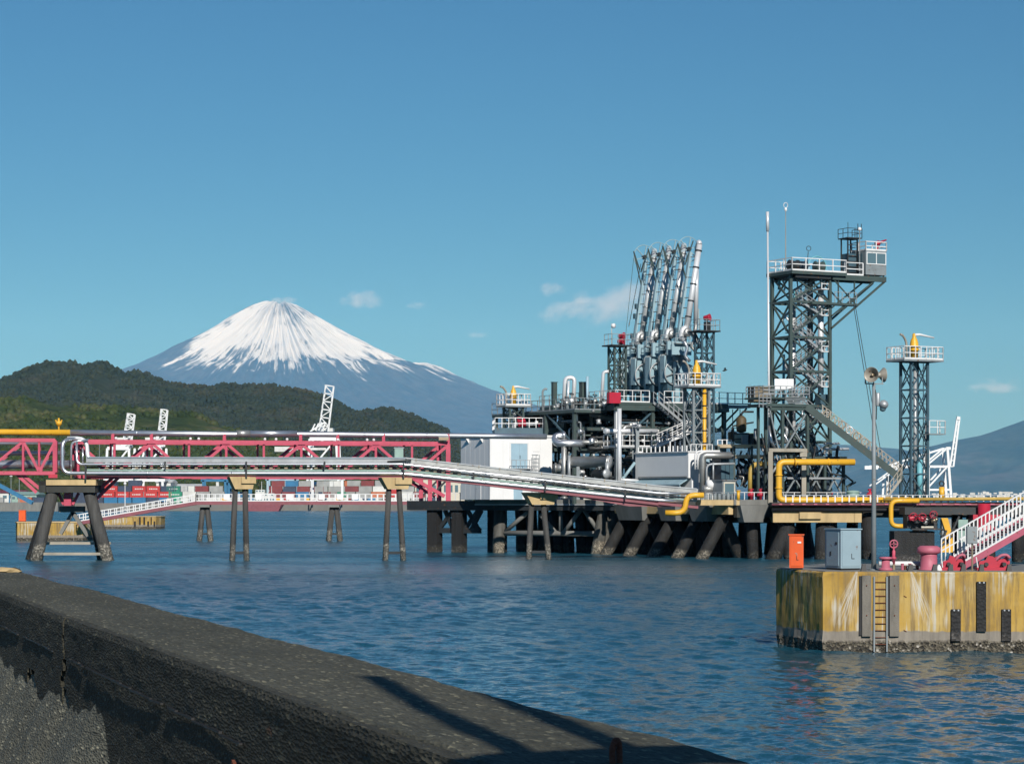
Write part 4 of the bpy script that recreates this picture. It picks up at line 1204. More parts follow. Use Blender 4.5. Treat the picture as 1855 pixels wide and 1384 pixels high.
# ================================================================== container port across the water
PD = 1090.0; PK = PD / F
def PX(px, d=PD): return (px - 927.5) * d / F
def PZ(py, d=PD): return CAMZ - (py - HZ) * d / F
def port():
    QZ = PZ(911)
    mb = MB(); mb.prism([(PX(-500), PD - 20), (PX(745), PD - 20), (PX(1020), PD + 120), (PX(1020), PD + 520), (PX(-500), PD + 520)], -4, QZ)
    tag(mb.build('port_quay', M['quay_concrete']), 'long grey concrete quay of the container port', 'quay', None, 'structure')
    mb = MB(); mb.bx(PX(-500), PX(150), PD - 60, PD - 20.1, -4, PZ(909.5)); tag(mb.build('breakwater', M['grey_concrete']), 'low grey breakwater at the far left', 'breakwater', None, 'structure')
    # ---- containers: corrugated boxes, one shared mesh per size
    def cmesh(L, h, w_):
        mb = MB(); n = int(L / .6)
        poly = []
        for i in range(n):
            x = -L / 2 + L * i / n
            poly += [(x, -w_ / 2), (x + L / n * .45, -w_ / 2), (x + L / n * .5, -w_ / 2 + .10), (x + L / n * .95, -w_ / 2 + .10)]
        poly += [(L / 2, -w_ / 2), (L / 2, w_ / 2), (-L / 2, w_ / 2)]
        mb.prism(poly, .12, h - .12)
        for z in (.06, h - .06): mb.box((0, 0, z), (L + .02, w_ + .04, .12))
        for x in (-L / 2 + .08, L / 2 - .08):
            for y in (-w_ / 2, w_ / 2): mb.box((x, y, h / 2), (.18, .10, h - .02))
        me = bpy.data.meshes.new('container'); me.from_pydata(mb.v, [], mb.f); return me
    base = {20: cmesh(6.06, 2.59, 2.44), 40: cmesh(12.19, 2.59, 2.44)}
    cache = {}
    cnt = {}
    ordn = ['first', 'second', 'third', 'fourth', 'fifth', 'sixth', 'seventh', 'eighth', 'ninth', 'tenth', 'eleventh', 'twelfth', 'thirteenth', 'fourteenth', 'fifteenth', 'sixteenth', 'seventeenth', 'eighteenth', 'nineteenth', 'twentieth']
    tiers = ['bottom', 'second', 'third', 'fourth']
    items = []   # px centre, tier, size, colour, row depth
    def run(px, colours, tier, size, dep=0):
        stepx = (6.5 if size == 20 else 12.6) * F / (PD + dep)
        for i, c in enumerate(colours):
            if c: items.append((px + i * stepx, tier, size, c, dep))
    R_, M_, G_, B_, N_, Y_, W_, O_ = 'con_red', 'con_maroon', 'con_green', 'con_blue', 'con_navy', 'con_grey', 'con_white', 'con_orange'
    run(145, [N_, N_, R_, R_, R_, R_, R_], 1, 20); run(150, [N_, N_, B_, B_, B_, N_, N_], 0, 20)
    run(150, [N_, N_, R_, N_, R_, R_, N_, N_], 2, 20)
    run(315, [G_, W_, M_, Y_], 2, 20); run(318, [G_, W_, Y_, Y_], 1, 20); run(318, [G_, W_, Y_, W_], 0, 20)
    run(-5, [Y_, None, O_, N_, None], 0, 20)
    run(500, [M_, N_, M_, M_], 2, 20, 30); run(498, [M_, M_, B_, N_, M_, G_], 1, 20, 30); run(500, [M_, R_, Y_, M_, O_, M_, Y_], 0, 20, 30)
    run(582, [Y_, Y_, Y_, M_], 2, 20, 30); run(582, [Y_, Y_, Y_, Y_, O_], 1, 20, 30)
    run(637, [M_, Y_, W_, R_, Y_], 2, 20, 10); run(660, [Y_, O_, R_, W_, M_], 1, 20, 10); run(655, [N_, Y_, M_, W_, Y_, N_], 0, 20, 10)
    run(412, [N_, B_], 1, 20, 40); run(405, [M_, Y_, B_], 0, 20, 40)
    run(504, [M_, B_, Y_], 3, 20, 30); run(586, [Y_, W_, O_], 3, 20, 30); run(641, [Y_, M_, Y_, R_], 3, 20, 10); run(168, [None, R_, None, N_], 3, 20)
    items.sort(key=lambda t: t[0])
    CN = {'con_red': 'bright red', 'con_maroon': 'dull maroon', 'con_green': 'green', 'con_blue': 'blue', 'con_navy': 'dark navy', 'con_grey': 'grey', 'con_white': 'white', 'con_orange': 'rusty orange'}
    for px, tier, size, c, dep in items:
        key = (size, c)
        if key not in cache:
            me = base[size].copy(); me.materials.append(M[c]); cache[key] = me
        o = bpy.data.objects.new('shipping_container', cache[key]); col.objects.link(o)
        o.location = (PX(px, PD + dep), PD + dep, QZ + tier * 2.6); o.rotation_euler.z = R(rng.uniform(-2, 2))
        n = cnt.get((c, tier), 0); cnt[(c, tier)] = n + 1
        nm = ordn[n] if n < 20 else 'last'
        tag(o, f'{CN[c]} shipping container, {nm} of its colour from left in {tiers[tier]} tier', 'container', 'shipping containers stacked at the port')
        if c in (R_, G_) and tier > 0:
            mb = MB()
            for q in range(5): mb.bx(-1.9 + q * .8, -1.35 + q * .8, -1.27, -1.23, 1.0, 1.5)
            mb.build('painted_mark', M['con_white'], o)
    # ---- ship-to-shore cranes with raised booms
    def crane(label, px, d, legw, zleg, boom_base, boom_top, bw, mtl='crane_white', back=14, tower=True):
        root = thing('quay_crane', label, 'crane', (PX(px, d), d, QZ))
        def P(qx, qy, o=0): return Vector((PX(qx, d) - PX(px, d), o, PZ(qy, d) - QZ))
        lw = legw / 2
        zl = PZ(zleg, d) - QZ
        for sx in (-lw, lw):
            for y in (0, 18):
                mb = MB(); mb.bar((sx, y, 0), (sx * .8, y, zl), 1.1, 1.1); mb.build('leg', M[mtl], root)
            mb = MB(); mb.bar((sx, 0, zl * .42), (sx, 18, zl * .42), 1.2, 1.2); mb.build('tie_beam', M[mtl], root)
            mb = MB(); mb.bar((sx, 0, zl * .44), (sx * .8, 18, zl), .9, .9); mb.build('diagonal', M[mtl], root)
        mb = MB(); mb.bar((-lw, 0, zl * .42), (lw, 0, zl * .42), 1.4, 1.6); mb.build('portal_beam', M[mtl], root)
        mb = MB(); mb.bar((-lw * .8, 0, zl), (lw * .8, 0, zl), 1.4, 1.6); mb.build('portal_beam', M[mtl], root)
        mb = MB(); mb.bar((-lw, 0, zl * .44), (lw * .8, 0, zl), .8, .8); mb.build('diagonal', M[mtl], root)
        a = P(*boom_base); b_ = P(*boom_top)
        ax = (b_ - a).normalized(); sd = Vector((ax.z, 0, -ax.x)); dy = Vector((0, 3.4, 0))
        for s_ in (-1, 1):
            for y in (0, 1):
                mb = MB(); mb.bar(a + sd * s_ * bw / 2 + dy * y, b_ + sd * s_ * bw * .42 + dy * y, .5, .5); mb.build('boom_chord', M[mtl], root)
        n = 7
        for i in range(n + 1):
            p = a.lerp(b_, i / n)
            mb = MB(); mb.bar(p - sd * bw / 2, p + sd * bw / 2, .5, .5); mb.build('boom_rung', M[mtl], root)
            if i < n:
                q = a.lerp(b_, (i + 1) / n); s_ = 1 if i % 2 else -1
                mb = MB(); mb.bar(p - sd * s_ * bw / 2, q + sd * s_ * bw / 2, .4, .4); mb.build('boom_lacing', M[mtl], root)
        # apex frame, machinery house and stays
        mb = MB(); mb.bar((0, 9, zl), tuple(a.lerp(b_, .25) + Vector((-2, 8, 3))), 1, 1); mb.build('apex_frame', M[mtl], root)
        mb = MB(); mb.bx(-4, 4, 10, 20, zl + .8, zl + 5.5); mb.build('machinery_house', M['con_white'], root)
        mb = MB(); mb.bar((0, 0, zl + .4), (0, 18 + back, zl + .4), 2.2, 1.8); mb.build('main_girder', M[mtl], root)
        mb = MB(); mb.bar((0, 0, zl), tuple(a), 1.2, 1.2); mb.build('boom_hinge', M[mtl], root)
        return root
    crane('white quay crane with short squared boom, leftmost on the far quay', 214, 1150, 13, 812, (229, 805), (237, 750), 3.8)
    crane('white quay crane with slender boom, second from left on the far quay', 272, 1150, 13, 812, (290, 808), (297, 742), 3.4)
    c3 = crane('tall white quay crane leaning its long raised boom right', 585, 1150, 16, 795, (583, 800), (597, 699), 4.6)
    for i in range(4):
        mb = MB(); p = Vector((PX(565 + i * 6.5, 1150) - PX(585, 1150), -1, PZ(780, 1150) - QZ)); mb.bar(p, p + Vector((1.6, 0, 3.2 + i * .3)), .6, .6); mb.build('stay_post', M['crane_white'], c3)
    mb = MB(); mb.bar((PX(562, 1150) - PX(585, 1150), -1, PZ(782, 1150) - QZ), (1, -1, PZ(765, 1150) - QZ), .7, .7); mb.build('back_stay', M['crane_white'], c3)
    mb = MB(); mb.bx(PX(498, 1150) - PX(585, 1150), PX(590, 1150) - PX(585, 1150), 2, 6, PZ(815, 1150) - QZ, PZ(811, 1150) - QZ); mb.build('rear_girder', M['con_white'], c3)
    mb = MB(); mb.bx(PX(497, 1150) - PX(585, 1150), PX(528, 1150) - PX(585, 1150), 1, 7, PZ(818, 1150) - QZ, PZ(809, 1150) - QZ); mb.build('counterweight_cab', M['con_white'], c3)
    def gantry(label, px0, px1, pt, d, mtl, th):
        root = thing('yard_gantry', label, 'crane', (PX((px0 + px1) / 2, d), d, QZ))
        w_ = PX(px1, d) - PX(px0, d); z = PZ(pt, d) - QZ
        for x in (-w_ / 2, w_ / 2):
            for y in (0, 7):
                mb = MB(); mb.bar((x, y, 0), (x, y, z), th, th); mb.build('leg', M[mtl], root)
            mb = MB(); mb.bar((x, 0, 1.2), (x, 7, 1.2), th * .8, th * .8); mb.build('bogie_beam', M[mtl], root)
        for y in (0, 7):
            mb = MB(); mb.bar((-w_ / 2 - 1, y, z), (w_ / 2 + 1, y, z), th, th * 1.3); mb.build('bridge_beam', M[mtl], root)
        mb = MB(); mb.bx(-w_ * .1, w_ * .16, 1, 6, z + .4, z + 2.2); mb.build('trolley', M['con_white'], root)
        mb = MB(); mb.bx(w_ * .1, w_ * .22, -1.2, 1, z - 3.2, z - .8); mb.build('cab', M['con_white'], root)
    gantry('blue yard gantry crane right of the green container', 368, 408, 870, 1120, 'crane_blue', .9)
    gantry('blue yard gantry half hidden behind the leftmost slim bent', 415, 452, 872, 1125, 'crane_blue', .8)
    gantry('pale blue and white yard gantry behind the white vessel', 485, 535, 868, 1130, 'pale_blue', 1.0)
    gantry('thin white goalpost gantry right of the white vessel', 565, 619, 868, 1060, 'crane_white', .5)
    # sheds
    def shed(label, px0, px1, pt, pb, d, mtl, roofm='far_roof', nwin=5):
        w_ = PX(px1, d) - PX(px0, d); z0 = PZ(pb, d); z1 = PZ(pt, d)
        root = thing('port_shed', label, 'building', (PX(px0, d), d, QZ))
        h = z1 - QZ
        mb = MB(); mb.bx(0, w_, 0, 22, 0, h); mb.build('wall', M[mtl], root)
        mb = MB(); mb.extrude([(-.6, -.5, h), (-.6, 22.5, h), (-.6, 11, h + 1.6)], (w_ + 1.2, 0, 0)); mb.build('roof', M[roofm], root)
        for i in range(nwin):
            x = w_ * (i + .5) / nwin
            mb = MB(); mb.bx(x - w_ / nwin * .28, x + w_ / nwin * .28, -.12, .05, h * .45, h * .75); mb.build('window', M['glass'], root)
    shed('small white port building beside the green containers', 283, 309, 874, 911, 1160, 'con_white')
    shed('long pale roofed shed behind the green containers', 306, 364, 882, 911, 1175, 'con_white', nwin=8)
    shed('cream warehouse behind the red truss end post', 752, 842, 868, 905, 1200, 'cream', nwin=9)
    shed('white terminal office left of the leftmost crane', 170, 200, 876, 911, 1180, 'con_white', nwin=4)
    shed('pale shed behind the maroon containers', 508, 570, 878, 911, 1190, 'cream', 'con_white', 6)
    shed('grey green shed at the far left shore', 20, 66, 896, 911, 1200, 'pale_green', 'pale_green', 5)
    shed('low white shed with red roof at the far left', -60, 40, 893, 911, 1230, 'con_white', 'con_maroon', 8)
    # blue inclined conveyor at the far left
    d = 1000; root = thing('inclined_conveyor', 'blue inclined conveyor boom at the far left shore', 'conveyor', (PX(58, d), d, PZ(911, d)))
    def P(px, py, o=0): return Vector((PX(px, d) - PX(58, d), o, PZ(py, d) - PZ(911, d)))
    for y in (0, 2.4):
        mb = MB(); mb.bar(P(-60, 848, y), P(58, 911, y), .5, 1.5); mb.build('side_girder', M['crane_blue'], root)
    mb = MB(); mb.bar(P(-60, 846.5, 1.2), P(58, 909.5, 1.2), 2.2, .3); mb.build('belt', M['dark_steel'], root)
    for px in (-20, 16):
        mb = MB(); mb.bar(P(px, 911, 1.2), P(px, 848 + (px + 60) * .534, 1.2), .5, .5); mb.build('support', M['crane_blue'], root)
    # white vessel
    d = 1040; root = thing('patrol_vessel', 'white vessel with stepped superstructure moored at the quay', 'ship', (PX(478, d), d, 0))
    def P(px, py): return (PX(px, d) - PX(478, d), PZ(py, d))
    x0, _ = P(448, 0); x1, zt = P(512, 911)
    mb = MB(); mb.add([(x0, -3, -1), (x1 - 2, -3, -1), (x1 - 2, 3, -1), (x0, 3, -1), (x0 - .5, -3.4, zt), (x1, -3.4, zt), (x1 + 1.5, 0, zt + .6), (x1, 3.4, zt), (x0 - .5, 3.4, zt)], [(0, 1, 5, 4), (1, 6, 5), (1, 2, 6), (2, 7, 6), (2, 3, 8, 7), (3, 0, 4, 8), (4, 5, 6, 7, 8), (3, 2, 1, 0)]); mb.build('hull', M['maroon'], root)
    for a, b_, t, bt in ((461, 499, 901, 911), (463, 497, 893.5, 901), (464, 480, 887, 893.5)):
        mb = MB(); ax, az = P(a, bt); bx_, bz = P(b_, t); mb.bx(ax, bx_, -2.6, 2.6, az, bz); sp = mb.build('superstructure', M['con_white'], root)
        n = int((b_ - a) / 5)
        for i in range(n):
            xx = ax + (bx_ - ax) * (i + .5) / n
            mb = MB(); mb.bx(xx - .35, xx + .35, -2.7, -2.58, az + (bz - az) * .45, az + (bz - az) * .8); mb.build('window', M['glass'], sp)
    for a, t in ((474, 872), (486, 876), (492, 880)):
        mb = MB(); ax, az = P(a, 893); _, bz = P(a, t); mb.tube((ax, 0, az), (ax, 0, bz), .16, .1, 6); mb.build('mast', M['con_white'], root)
    # light masts
    for i, (px, pt, pb, dd, lab) in enumerate(((35, 866, 911, 1050, 'tall thin light mast at the far left shore'), (20, 864, 911, 1060, 'leftmost thin light mast on the far shore'), (655, 874, 905, 1100, 'short light mast over the grey containers'), (180, 800, 830, 1100, 'light mast seen through the truss near its left end'))):
        root = thing('light_mast', lab, 'lamp post', (PX(px, dd), dd, QZ))
        h = PZ(pt, dd) - QZ
        mb = MB(); mb.tube((0, 0, 0), (0, 0, h), .22, .14, 6); mb.build('pole', M['grey_steel'], root)
        mb = MB(); mb.lathe([(.2, 0), (.7, .2), (.7, .5), (.2, .7)], (0, 0, h), n=8); mb.build('lamp_ring', M['con_white'], root)
    # parked vehicles and low clutter read as light specks along the quay
    for i in range(16):
        px = 300 + i * 29 + rng.uniform(-8, 8)
        root = thing('port_truck', f'small parked port vehicle, {ordn[i]} from left along the far quay edge', 'truck', (PX(px, PD - 12), PD - 12, QZ), 0, 'vehicles parked on the far quay')
        mt_ = rng.choice(['con_white', 'con_white', 'con_grey', 'con_blue', 'yellow'])
        mb = MB(); mb.bx(-2.2, 1.2, -1, 1, .7, 2.4); mb.build('cargo_box', M[mt_], root)
        mb = MB(); mb.add([(1.3, -1, .6), (3, -1, .6), (3, 1, .6), (1.3, 1, .6), (1.3, -1, 2.2), (2.4, -1, 2.2), (2.4, 1, 2.2), (1.3, 1, 2.2)], [(0, 1, 5, 4), (1, 2, 6, 5), (2, 3, 7, 6), (3, 0, 4, 7), (4, 5, 6, 7), (3, 2, 1, 0)]); mb.build('cab', M['con_white'], root)
        for x in (-1.4, 2.1):
            mb = MB(); mb.tube((x, -1.05, .4), (x, 1.05, .4), .4, n=8); mb.build('wheel_pair', M['rubber'], root)
    # crane standing across the bay at the right
    d = 1500; QZ2 = 2.0
    mb = MB(); mb.bx(PX(1540, d), PX(2100, d), d - 30, d + 200, -4, QZ2); tag(mb.build('far_quay', M['quay_concrete']), 'low far quay behind the right jetty', 'quay', None, 'structure')
    root = thing('quay_crane', 'white quay crane seen behind the right monitor tower', 'crane', (PX(1722, d), d, QZ2))
    def Q(px, py, o=0): return Vector((PX(px, d) - PX(1722, d), o, PZ(py, d) - QZ2))
    def seg(name, a, b_, t, o=0, o2=None):
        mb = MB(); mb.bar(Q(*a, o), Q(*b_, o if o2 is None else o2), t, t); mb.build(name, M['crane_white'], root)
    for o in (0, 16):
        seg('leg', (1723, 903), (1716, 810), 1.5, o); seg('leg', (1682, 903), (1682, 815), 1.4, o)
        seg('tie_beam', (1682, 887), (1724, 887), 1.2, o); seg('upper_beam', (1575, 845), (1718, 845), 1.4, o)
        seg('diagonal', (1682, 882), (1716, 845), 1.0, o); seg('stay', (1682, 840), (1717, 811), 1.0, o)
        seg('back_stay', (1612, 843), (1716, 811), .7, o); seg('stay', (1582, 880), (1640, 838), .8, o)
        seg('leg', (1606, 903), (1608, 860), 1.3, o)
    seg('boom_chord', (1721, 845), (1734, 758), 1.1, 0); seg('boom_chord', (1727, 845), (1738, 758), 1.1, 0); seg('boom_chord', (1724, 845), (1736, 756), 1.1, 4)
    for i in range(9):
        t = i / 8; seg('boom_rung', (1721 + 13 * t, 845 - 87 * t), (1727 + 11 * t, 845 - 87 * t), .6)
    seg('apex', (1714, 812), (1722, 812), 1.8); seg('boom_head', (1733, 757), (1739, 758), 2.0); seg('beam_end', (1566, 847), (1590, 847), 2.2)
port()

# ================================================================== jetty head frame
TH = R(27.0)
JO = W(1330, HZ, 200.0)           # front left corner of the jetty head deck
DZ = 5.0                          # deck level
jx = Vector((math.cos(TH), math.sin(TH), 0)); jy = Vector((-math.sin(TH), math.cos(TH), 0))
def J(x, y, z=0.0): return Vector((JO.x, JO.y, 0)) + jx * x + jy * y + Vector((0, 0, z))
def to_local(px, d):
    w_ = W(px, HZ, d); r_ = Vector((w_.x - JO.x, w_.y - JO.y, 0)); return r_.dot(jx), r_.dot(jy)
def zat(py, d): return CAMZ - (py - HZ) * d / F

def part(root, name, mtl, fn, smooth=False, xf=None):
    mb = MB(); fn(mb); return mb.build(name, M[mtl], root, smooth, xf)

def lattice(root, x0, y0, a, b, levels, leg, mtl='green_steel', br=0.1, ringw=0.14, faces='lfrb', top=None):
    """braced tower: each leg, ring bar and brace is a part of its own"""
    cs = [(x0, y0), (x0 + a, y0), (x0 + a, y0 + b), (x0, y0 + b)]
    for c in cs:
        part(root, 'leg', mtl, lambda m: m.bar((c[0], c[1], levels[0]), (c[0], c[1], levels[-1]), leg, leg))
    sides = {'f': (0, 1), 'r': (1, 2), 'b': (2, 3), 'l': (3, 0)}
    for i, z in enumerate(levels):
        for s_ in 'frbl':
            p, q = cs[sides[s_][0]], cs[sides[s_][1]]
            if i > 0:
                part(root, 'ring_bar', mtl, lambda m: m.bar((*p, z), (*q, z), ringw, ringw))
            if i + 1 < len(levels) and s_ in faces:
                z2 = levels[i + 1]
                part(root, 'brace', mtl, lambda m: m.bar((*p, z + .05), (*q, z2 - .05), br, br))
                part(root, 'brace', mtl, lambda m: m.bar((*q, z + .05), (*p, z2 - .05), br, br))

# ------------------------------------------------------------------ concrete and pile substructure
def jetty_head():
    root = thing('loading_jetty', 'pile supported jetty head deck carrying the loading equipment', 'jetty', tuple(J(0, 0)), TH)
    A, B = 14.0, 38.0
    part(root, 'deck_slab', 'grey_concrete', lambda m: m.bx(0, A, 0, B, DZ - .45, DZ))
    # edge caps along the left face, boxes with sloping cheeks
    caps = [(3.0, 6.2), (8.2, 11.4), (14.0, 19.0)]
    for (a, b_) in caps:
        part(root, 'pile_cap', 'grey_concrete', lambda m: m.add(
            [(-.9, a, DZ - .46), (.9, a, DZ - .46), (.9, b_, DZ - .46), (-.9, b_, DZ - .46), (-.6, a + .35, 3.15), (.6, a + .35, 3.15), (.6, b_ - .35, 3.15), (-.6, b_ - .35, 3.15)],
            [(0, 1, 2, 3), (7, 6, 5, 4), (4, 5, 1, 0), (5, 6, 2, 1), (6, 7, 3, 2), (7, 4, 0, 3)]))
    for i, (a, b_) in enumerate(((.3, 3.2), (3.6, 7.4), (8.2, 11.0))):
        part(root, 'front_cap', 'grey_concrete' if i == 0 else 'tan_concrete', lambda m: m.add(
            [(a, -.5, DZ - .46), (b_, -.5, DZ - .46), (b_, .8, DZ - .46), (a, .8, DZ - .46), (a + .5, -.3, 3.1), (b_ - .5, -.3, 3.1), (b_ - .5, .6, 3.1), (a + .5, .6, 3.1)],
            [(0, 1, 2, 3), (7, 6, 5, 4), (4, 5, 1, 0), (5, 6, 2, 1), (6, 7, 3, 2), (7, 4, 0, 3)]))
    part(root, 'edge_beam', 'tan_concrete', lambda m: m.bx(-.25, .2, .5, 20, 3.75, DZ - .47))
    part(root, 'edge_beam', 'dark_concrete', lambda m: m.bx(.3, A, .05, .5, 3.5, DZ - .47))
    # raked piles
    for k, y in enumerate((2.2, 6.2, 10.4, 14.6, 18.8)):
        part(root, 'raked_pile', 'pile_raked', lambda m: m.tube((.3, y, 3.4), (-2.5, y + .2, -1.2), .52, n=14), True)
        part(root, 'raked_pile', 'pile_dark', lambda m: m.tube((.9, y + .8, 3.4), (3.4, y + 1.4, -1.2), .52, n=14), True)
    for x in (2.6, 5.2, 8.0, 10.8, 13.2):  # inner rows, put in dark to deepen the shade under the deck
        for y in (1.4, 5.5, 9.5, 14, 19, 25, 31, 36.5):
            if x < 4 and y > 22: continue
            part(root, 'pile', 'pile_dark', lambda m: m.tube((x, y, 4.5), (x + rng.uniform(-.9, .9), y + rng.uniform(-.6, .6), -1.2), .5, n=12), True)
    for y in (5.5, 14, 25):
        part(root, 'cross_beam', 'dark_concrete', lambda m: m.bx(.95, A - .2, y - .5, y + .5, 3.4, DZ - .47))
    # long beams, dark colour deepening the shade under the deck
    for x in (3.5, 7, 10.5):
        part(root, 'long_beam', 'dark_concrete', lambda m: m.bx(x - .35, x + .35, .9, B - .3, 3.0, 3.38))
    # kerb and handrail on the left and front edges
    for pts in ([(.1, 20.5), (.1, 7)], [(.1, 7), (.1, .1)], [(.1, .1), (5, .1)], [(5, .1), (13.9, .1)]):
        part(root, 'railing', 'white_paint', lambda m: m.railing([(x, y, DZ) for x, y in pts], .62, 1.05, .022, 0, .03))
    return root
jetty_head()

def left_deck():
    """steel jacket deck under the white switch house"""
    c = J(-0.3, 20.4)
    p0 = W(1118, 0, 217.5); p1 = W(737, 0, 228.5)
    v = Vector((p1.x - p0.x, p1.y - p0.y, 0)); L = v.length; yaw = math.atan2(-v.y, -v.x)
    root = thing('service_deck', 'steel jacket deck under the white switch house', 'jetty', (p1.x, p1.y, 0), yaw)
    part(root, 'deck_slab', 'grey_concrete', lambda m: m.bx(7.6, L, 0, 17, 4.62, 5.0))
    part(root, 'edge_channel', 'galvanised', lambda m: m.bx(7.6, L, -.12, -.002, 4.48, 4.62))
    part(root, 'edge_girder', 'dark_steel', lambda m: m.bx(0, L, .02, .5, 4.0, 4.47))
    part(root, 'rear_girder', 'dark_steel', lambda m: m.bx(0, L, 15, 15.5, 3.9, 4.6))
    part(root, 'walkway_deck', 'dark_steel', lambda m: m.bx(0, 7.58, 0, 3.5, 4.3, 4.9))
    k = L / (1118 - 737)
    def x(px): return (px - 737) * k
    # square dark columns of the left part
    for px in (781, 827):
        for y in (.3, 13):
            part(root, 'column', 'pile_dark', lambda m: m.bx(x(px) - .55, x(px) + .55, y, y + 1.1, -1.2, 4.0))
    for px in (866, 878):
        part(root, 'column', 'pile_dark', lambda m: m.bx(x(px) - .45, x(px) + .45, 3, 4, -1.2, 4.3))
    part(root, 'lower_strut', 'dark_steel', lambda m: m.bar((x(770), .9, 2.05), (x(866), .9, 2.05), .4, .5))
    for a, b_ in (((790, 2.2), (815, 4.0)), ((838, 2.2), (862, 4.0)), ((815, 2.2), (800, 4.0)), ((862, 2.2), (842, 4.0)), ((850, 2.2), (868, 4.0))):
        part(root, 'brace', 'dark_steel', lambda m: m.bar((x(a[0]), .9, a[1]), (x(b_[0]), .9, b_[1]), .3, .35))
    # pale tubular frame facing the shore
    for px, dx in ((901, 0), (1088, -.9)):
        part(root, 'frame_leg', 'pile_grey', lambda m: m.tube((x(px), 1.0, 4.0), (x(px) + dx, .6, -1.2), .58, n=14), True)
    part(root, 'frame_leg', 'pile_grey', lambda m: m.tube((x(1104), 1.5, 4.0), (x(1068), 1.5, -1.2), .5, n=14), True)
    part(root, 'frame_strut', 'grey_concrete', lambda m: m.tube((x(905), .9, 1.85), (x(1082), .9, 1.85), .26, n=10), True)
    for a, b_ in (((912, 2.0), (958, 4.1)), ((975, 3.6), (1003, 1.9)), ((1012, 4.1), (1011, 1.9)), ((1016, 1.9), (1048, 4.1)), ((1052, 4.1), (1075, 2.3))):
        part(root, 'frame_brace', 'grey_concrete', lambda m: m.tube((x(a[0]), .9, a[1]), (x(b_[0]), .9, b_[1]), .2, n=10), True)
    # dark hull of interior piles and rear wall beams
    for px in range(890, 1120, 22):
        for y in (6, 11, 16):
            part(root, 'pile', 'pile_dark', lambda m: m.tube((x(px), y, 4.5), (x(px) + rng.uniform(-.6, .6), y, -1.2), .5, n=10), True)
    for z in (1.2, 2.8):
        part(root, 'rear_beam', 'dark_steel', lambda m: m.bx(x(885), L, 12.2, 12.8, z, z + 1.0))
    # handrails
    part(root, 'railing', 'white_paint', lambda m: m.railing([(0, .1, 4.9), (7.5, .1, 4.9)], .75, .55, .025, 0, .035))
    part(root, 'railing', 'galvanised', lambda m: m.railing([(7.6, .1, 5.0), (L, .1, 5.0)], .62, 1.6, .025, 0, .03))
    part(root, 'cable_duct', 'galvanised', lambda m: m.bx(7.7, L - .4, .4, .6, 5.0, 5.28))
    return root
left_deck()

# ------------------------------------------------------------------ white switch house on the service deck
def switch_house():
    d = 219.5; c = W(888, HZ, d)
    k = d / F
    a = 113 * k / math.cos(TH); b_ = 55 * k / math.sin(TH); h = 118 * k
    root = thing('switch_house', 'white panelled switch house with pale blue door', 'building', (c.x, c.y, DZ), TH)
    n = 5
    for i in range(n):
        part(root, 'wall_panel', 'white_panel', lambda m: m.bx(a * i / n + .02, a * (i + 1) / n - .02, -.04, .1, .02, h - .2))
    nb = 6
    for i in range(nb):
        part(root, 'wall_panel', 'white_panel', lambda m: m.bx(-.04, .1, b_ * i / nb + .02, b_ * (i + 1) / nb - .02, .02, h - .2))
    part(root, 'core', 'white_panel', lambda m: m.bx(.0, a, .0, b_, 0, h - .21))
    part(root, 'fascia', 'white_paint', lambda m: m.bx(-.14, a + .14, -.14, b_ + .14, h - .2, h))
    part(root, 'corner_trim', 'white_paint', lambda m: m.bx(-.07, .09, -.07, .09, 0, h - .2))
    k2 = 1 / (k / math.cos(TH))
    x0 = (925 - 888) / k2; x1 = (955 - 888) / k2
    z0 = (905 - 848) * k; z1 = (905 - 803) * k
    fr = part(root, 'door_frame', 'white_paint', lambda m: (m.bx(x0 - .14, x0, -.09, -.042, z0, z1 + .14), m.bx(x1, x1 + .14, -.09, -.042, z0, z1 + .14), m.bx(x0, x1, -.09, -.042, z1, z1 + .14)))
    dr = part(root, 'door', 'pale_blue', lambda m: (m.bx(x0 + .01, (x0 + x1) / 2 - .01, -.075, -.042, z0, z1 - .01), m.bx((x0 + x1) / 2 + .01, x1 - .01, -.075, -.042, z0, z1 - .01)))
    part(dr, 'handle', 'dark_steel', lambda m: m.bar(((x0 + x1) / 2 + .08, -.1, z0 + .9), ((x0 + x1) / 2 + .08, -.1, z0 + 1.2), .04, .04))
    lx0 = (930 - 888) / k2; lx1 = (946 - 888) / k2
    part(root, 'lower_door', 'pale_blue', lambda m: m.bx(lx0, lx1, -.075, -.042, .02, 1.0))
    part(root, 'landing', 'galvanised', lambda m: m.bx(x0 - .4, x1 + .3, -1.0, -.1, z0 - .08, z0))
    part(root, 'landing_rail', 'galvanised', lambda m: m.railing([(x0 - .38, -.98, z0), (x1 + .2, -.98, z0)], .75, .5, .022, 0, .022))
    lx = (961 - 888) / k2
    part(root, 'cage_ladder', 'grey_steel', lambda m: ([m.bar((lx + q, -.5, 0), (lx + q, -.5, (905 - 823) * k), .04, .04) for q in (0, .35, .7)], [m.bar((lx, -.5, z0 - .6 + i * .36), (lx + .7, -.5, z0 - .6 + i * .36), .03, .03) for i in range(7)]))
    for i, y in enumerate((b_ * .25, b_ * .72)):
        part(root, 'gutter_bracket', 'white_paint', lambda m: m.add([(-.05, y - .1, h - .75), (-.05, y + .1, h - .75), (-.05, y + .1, h - .2), (-.05, y - .1, h - .2), (-.45, y - .1, h - .2), (-.45, y + .1, h - .2)], [(0, 1, 2, 3), (0, 3, 4), (1, 5, 2), (3, 2, 5, 4), (0, 4, 5, 1)]))
    part(root, 'side_door', 'white_paint', lambda m: m.bx(-.075, -.042, b_ * .30, b_ * .48, .02, 3.2))
switch_house()

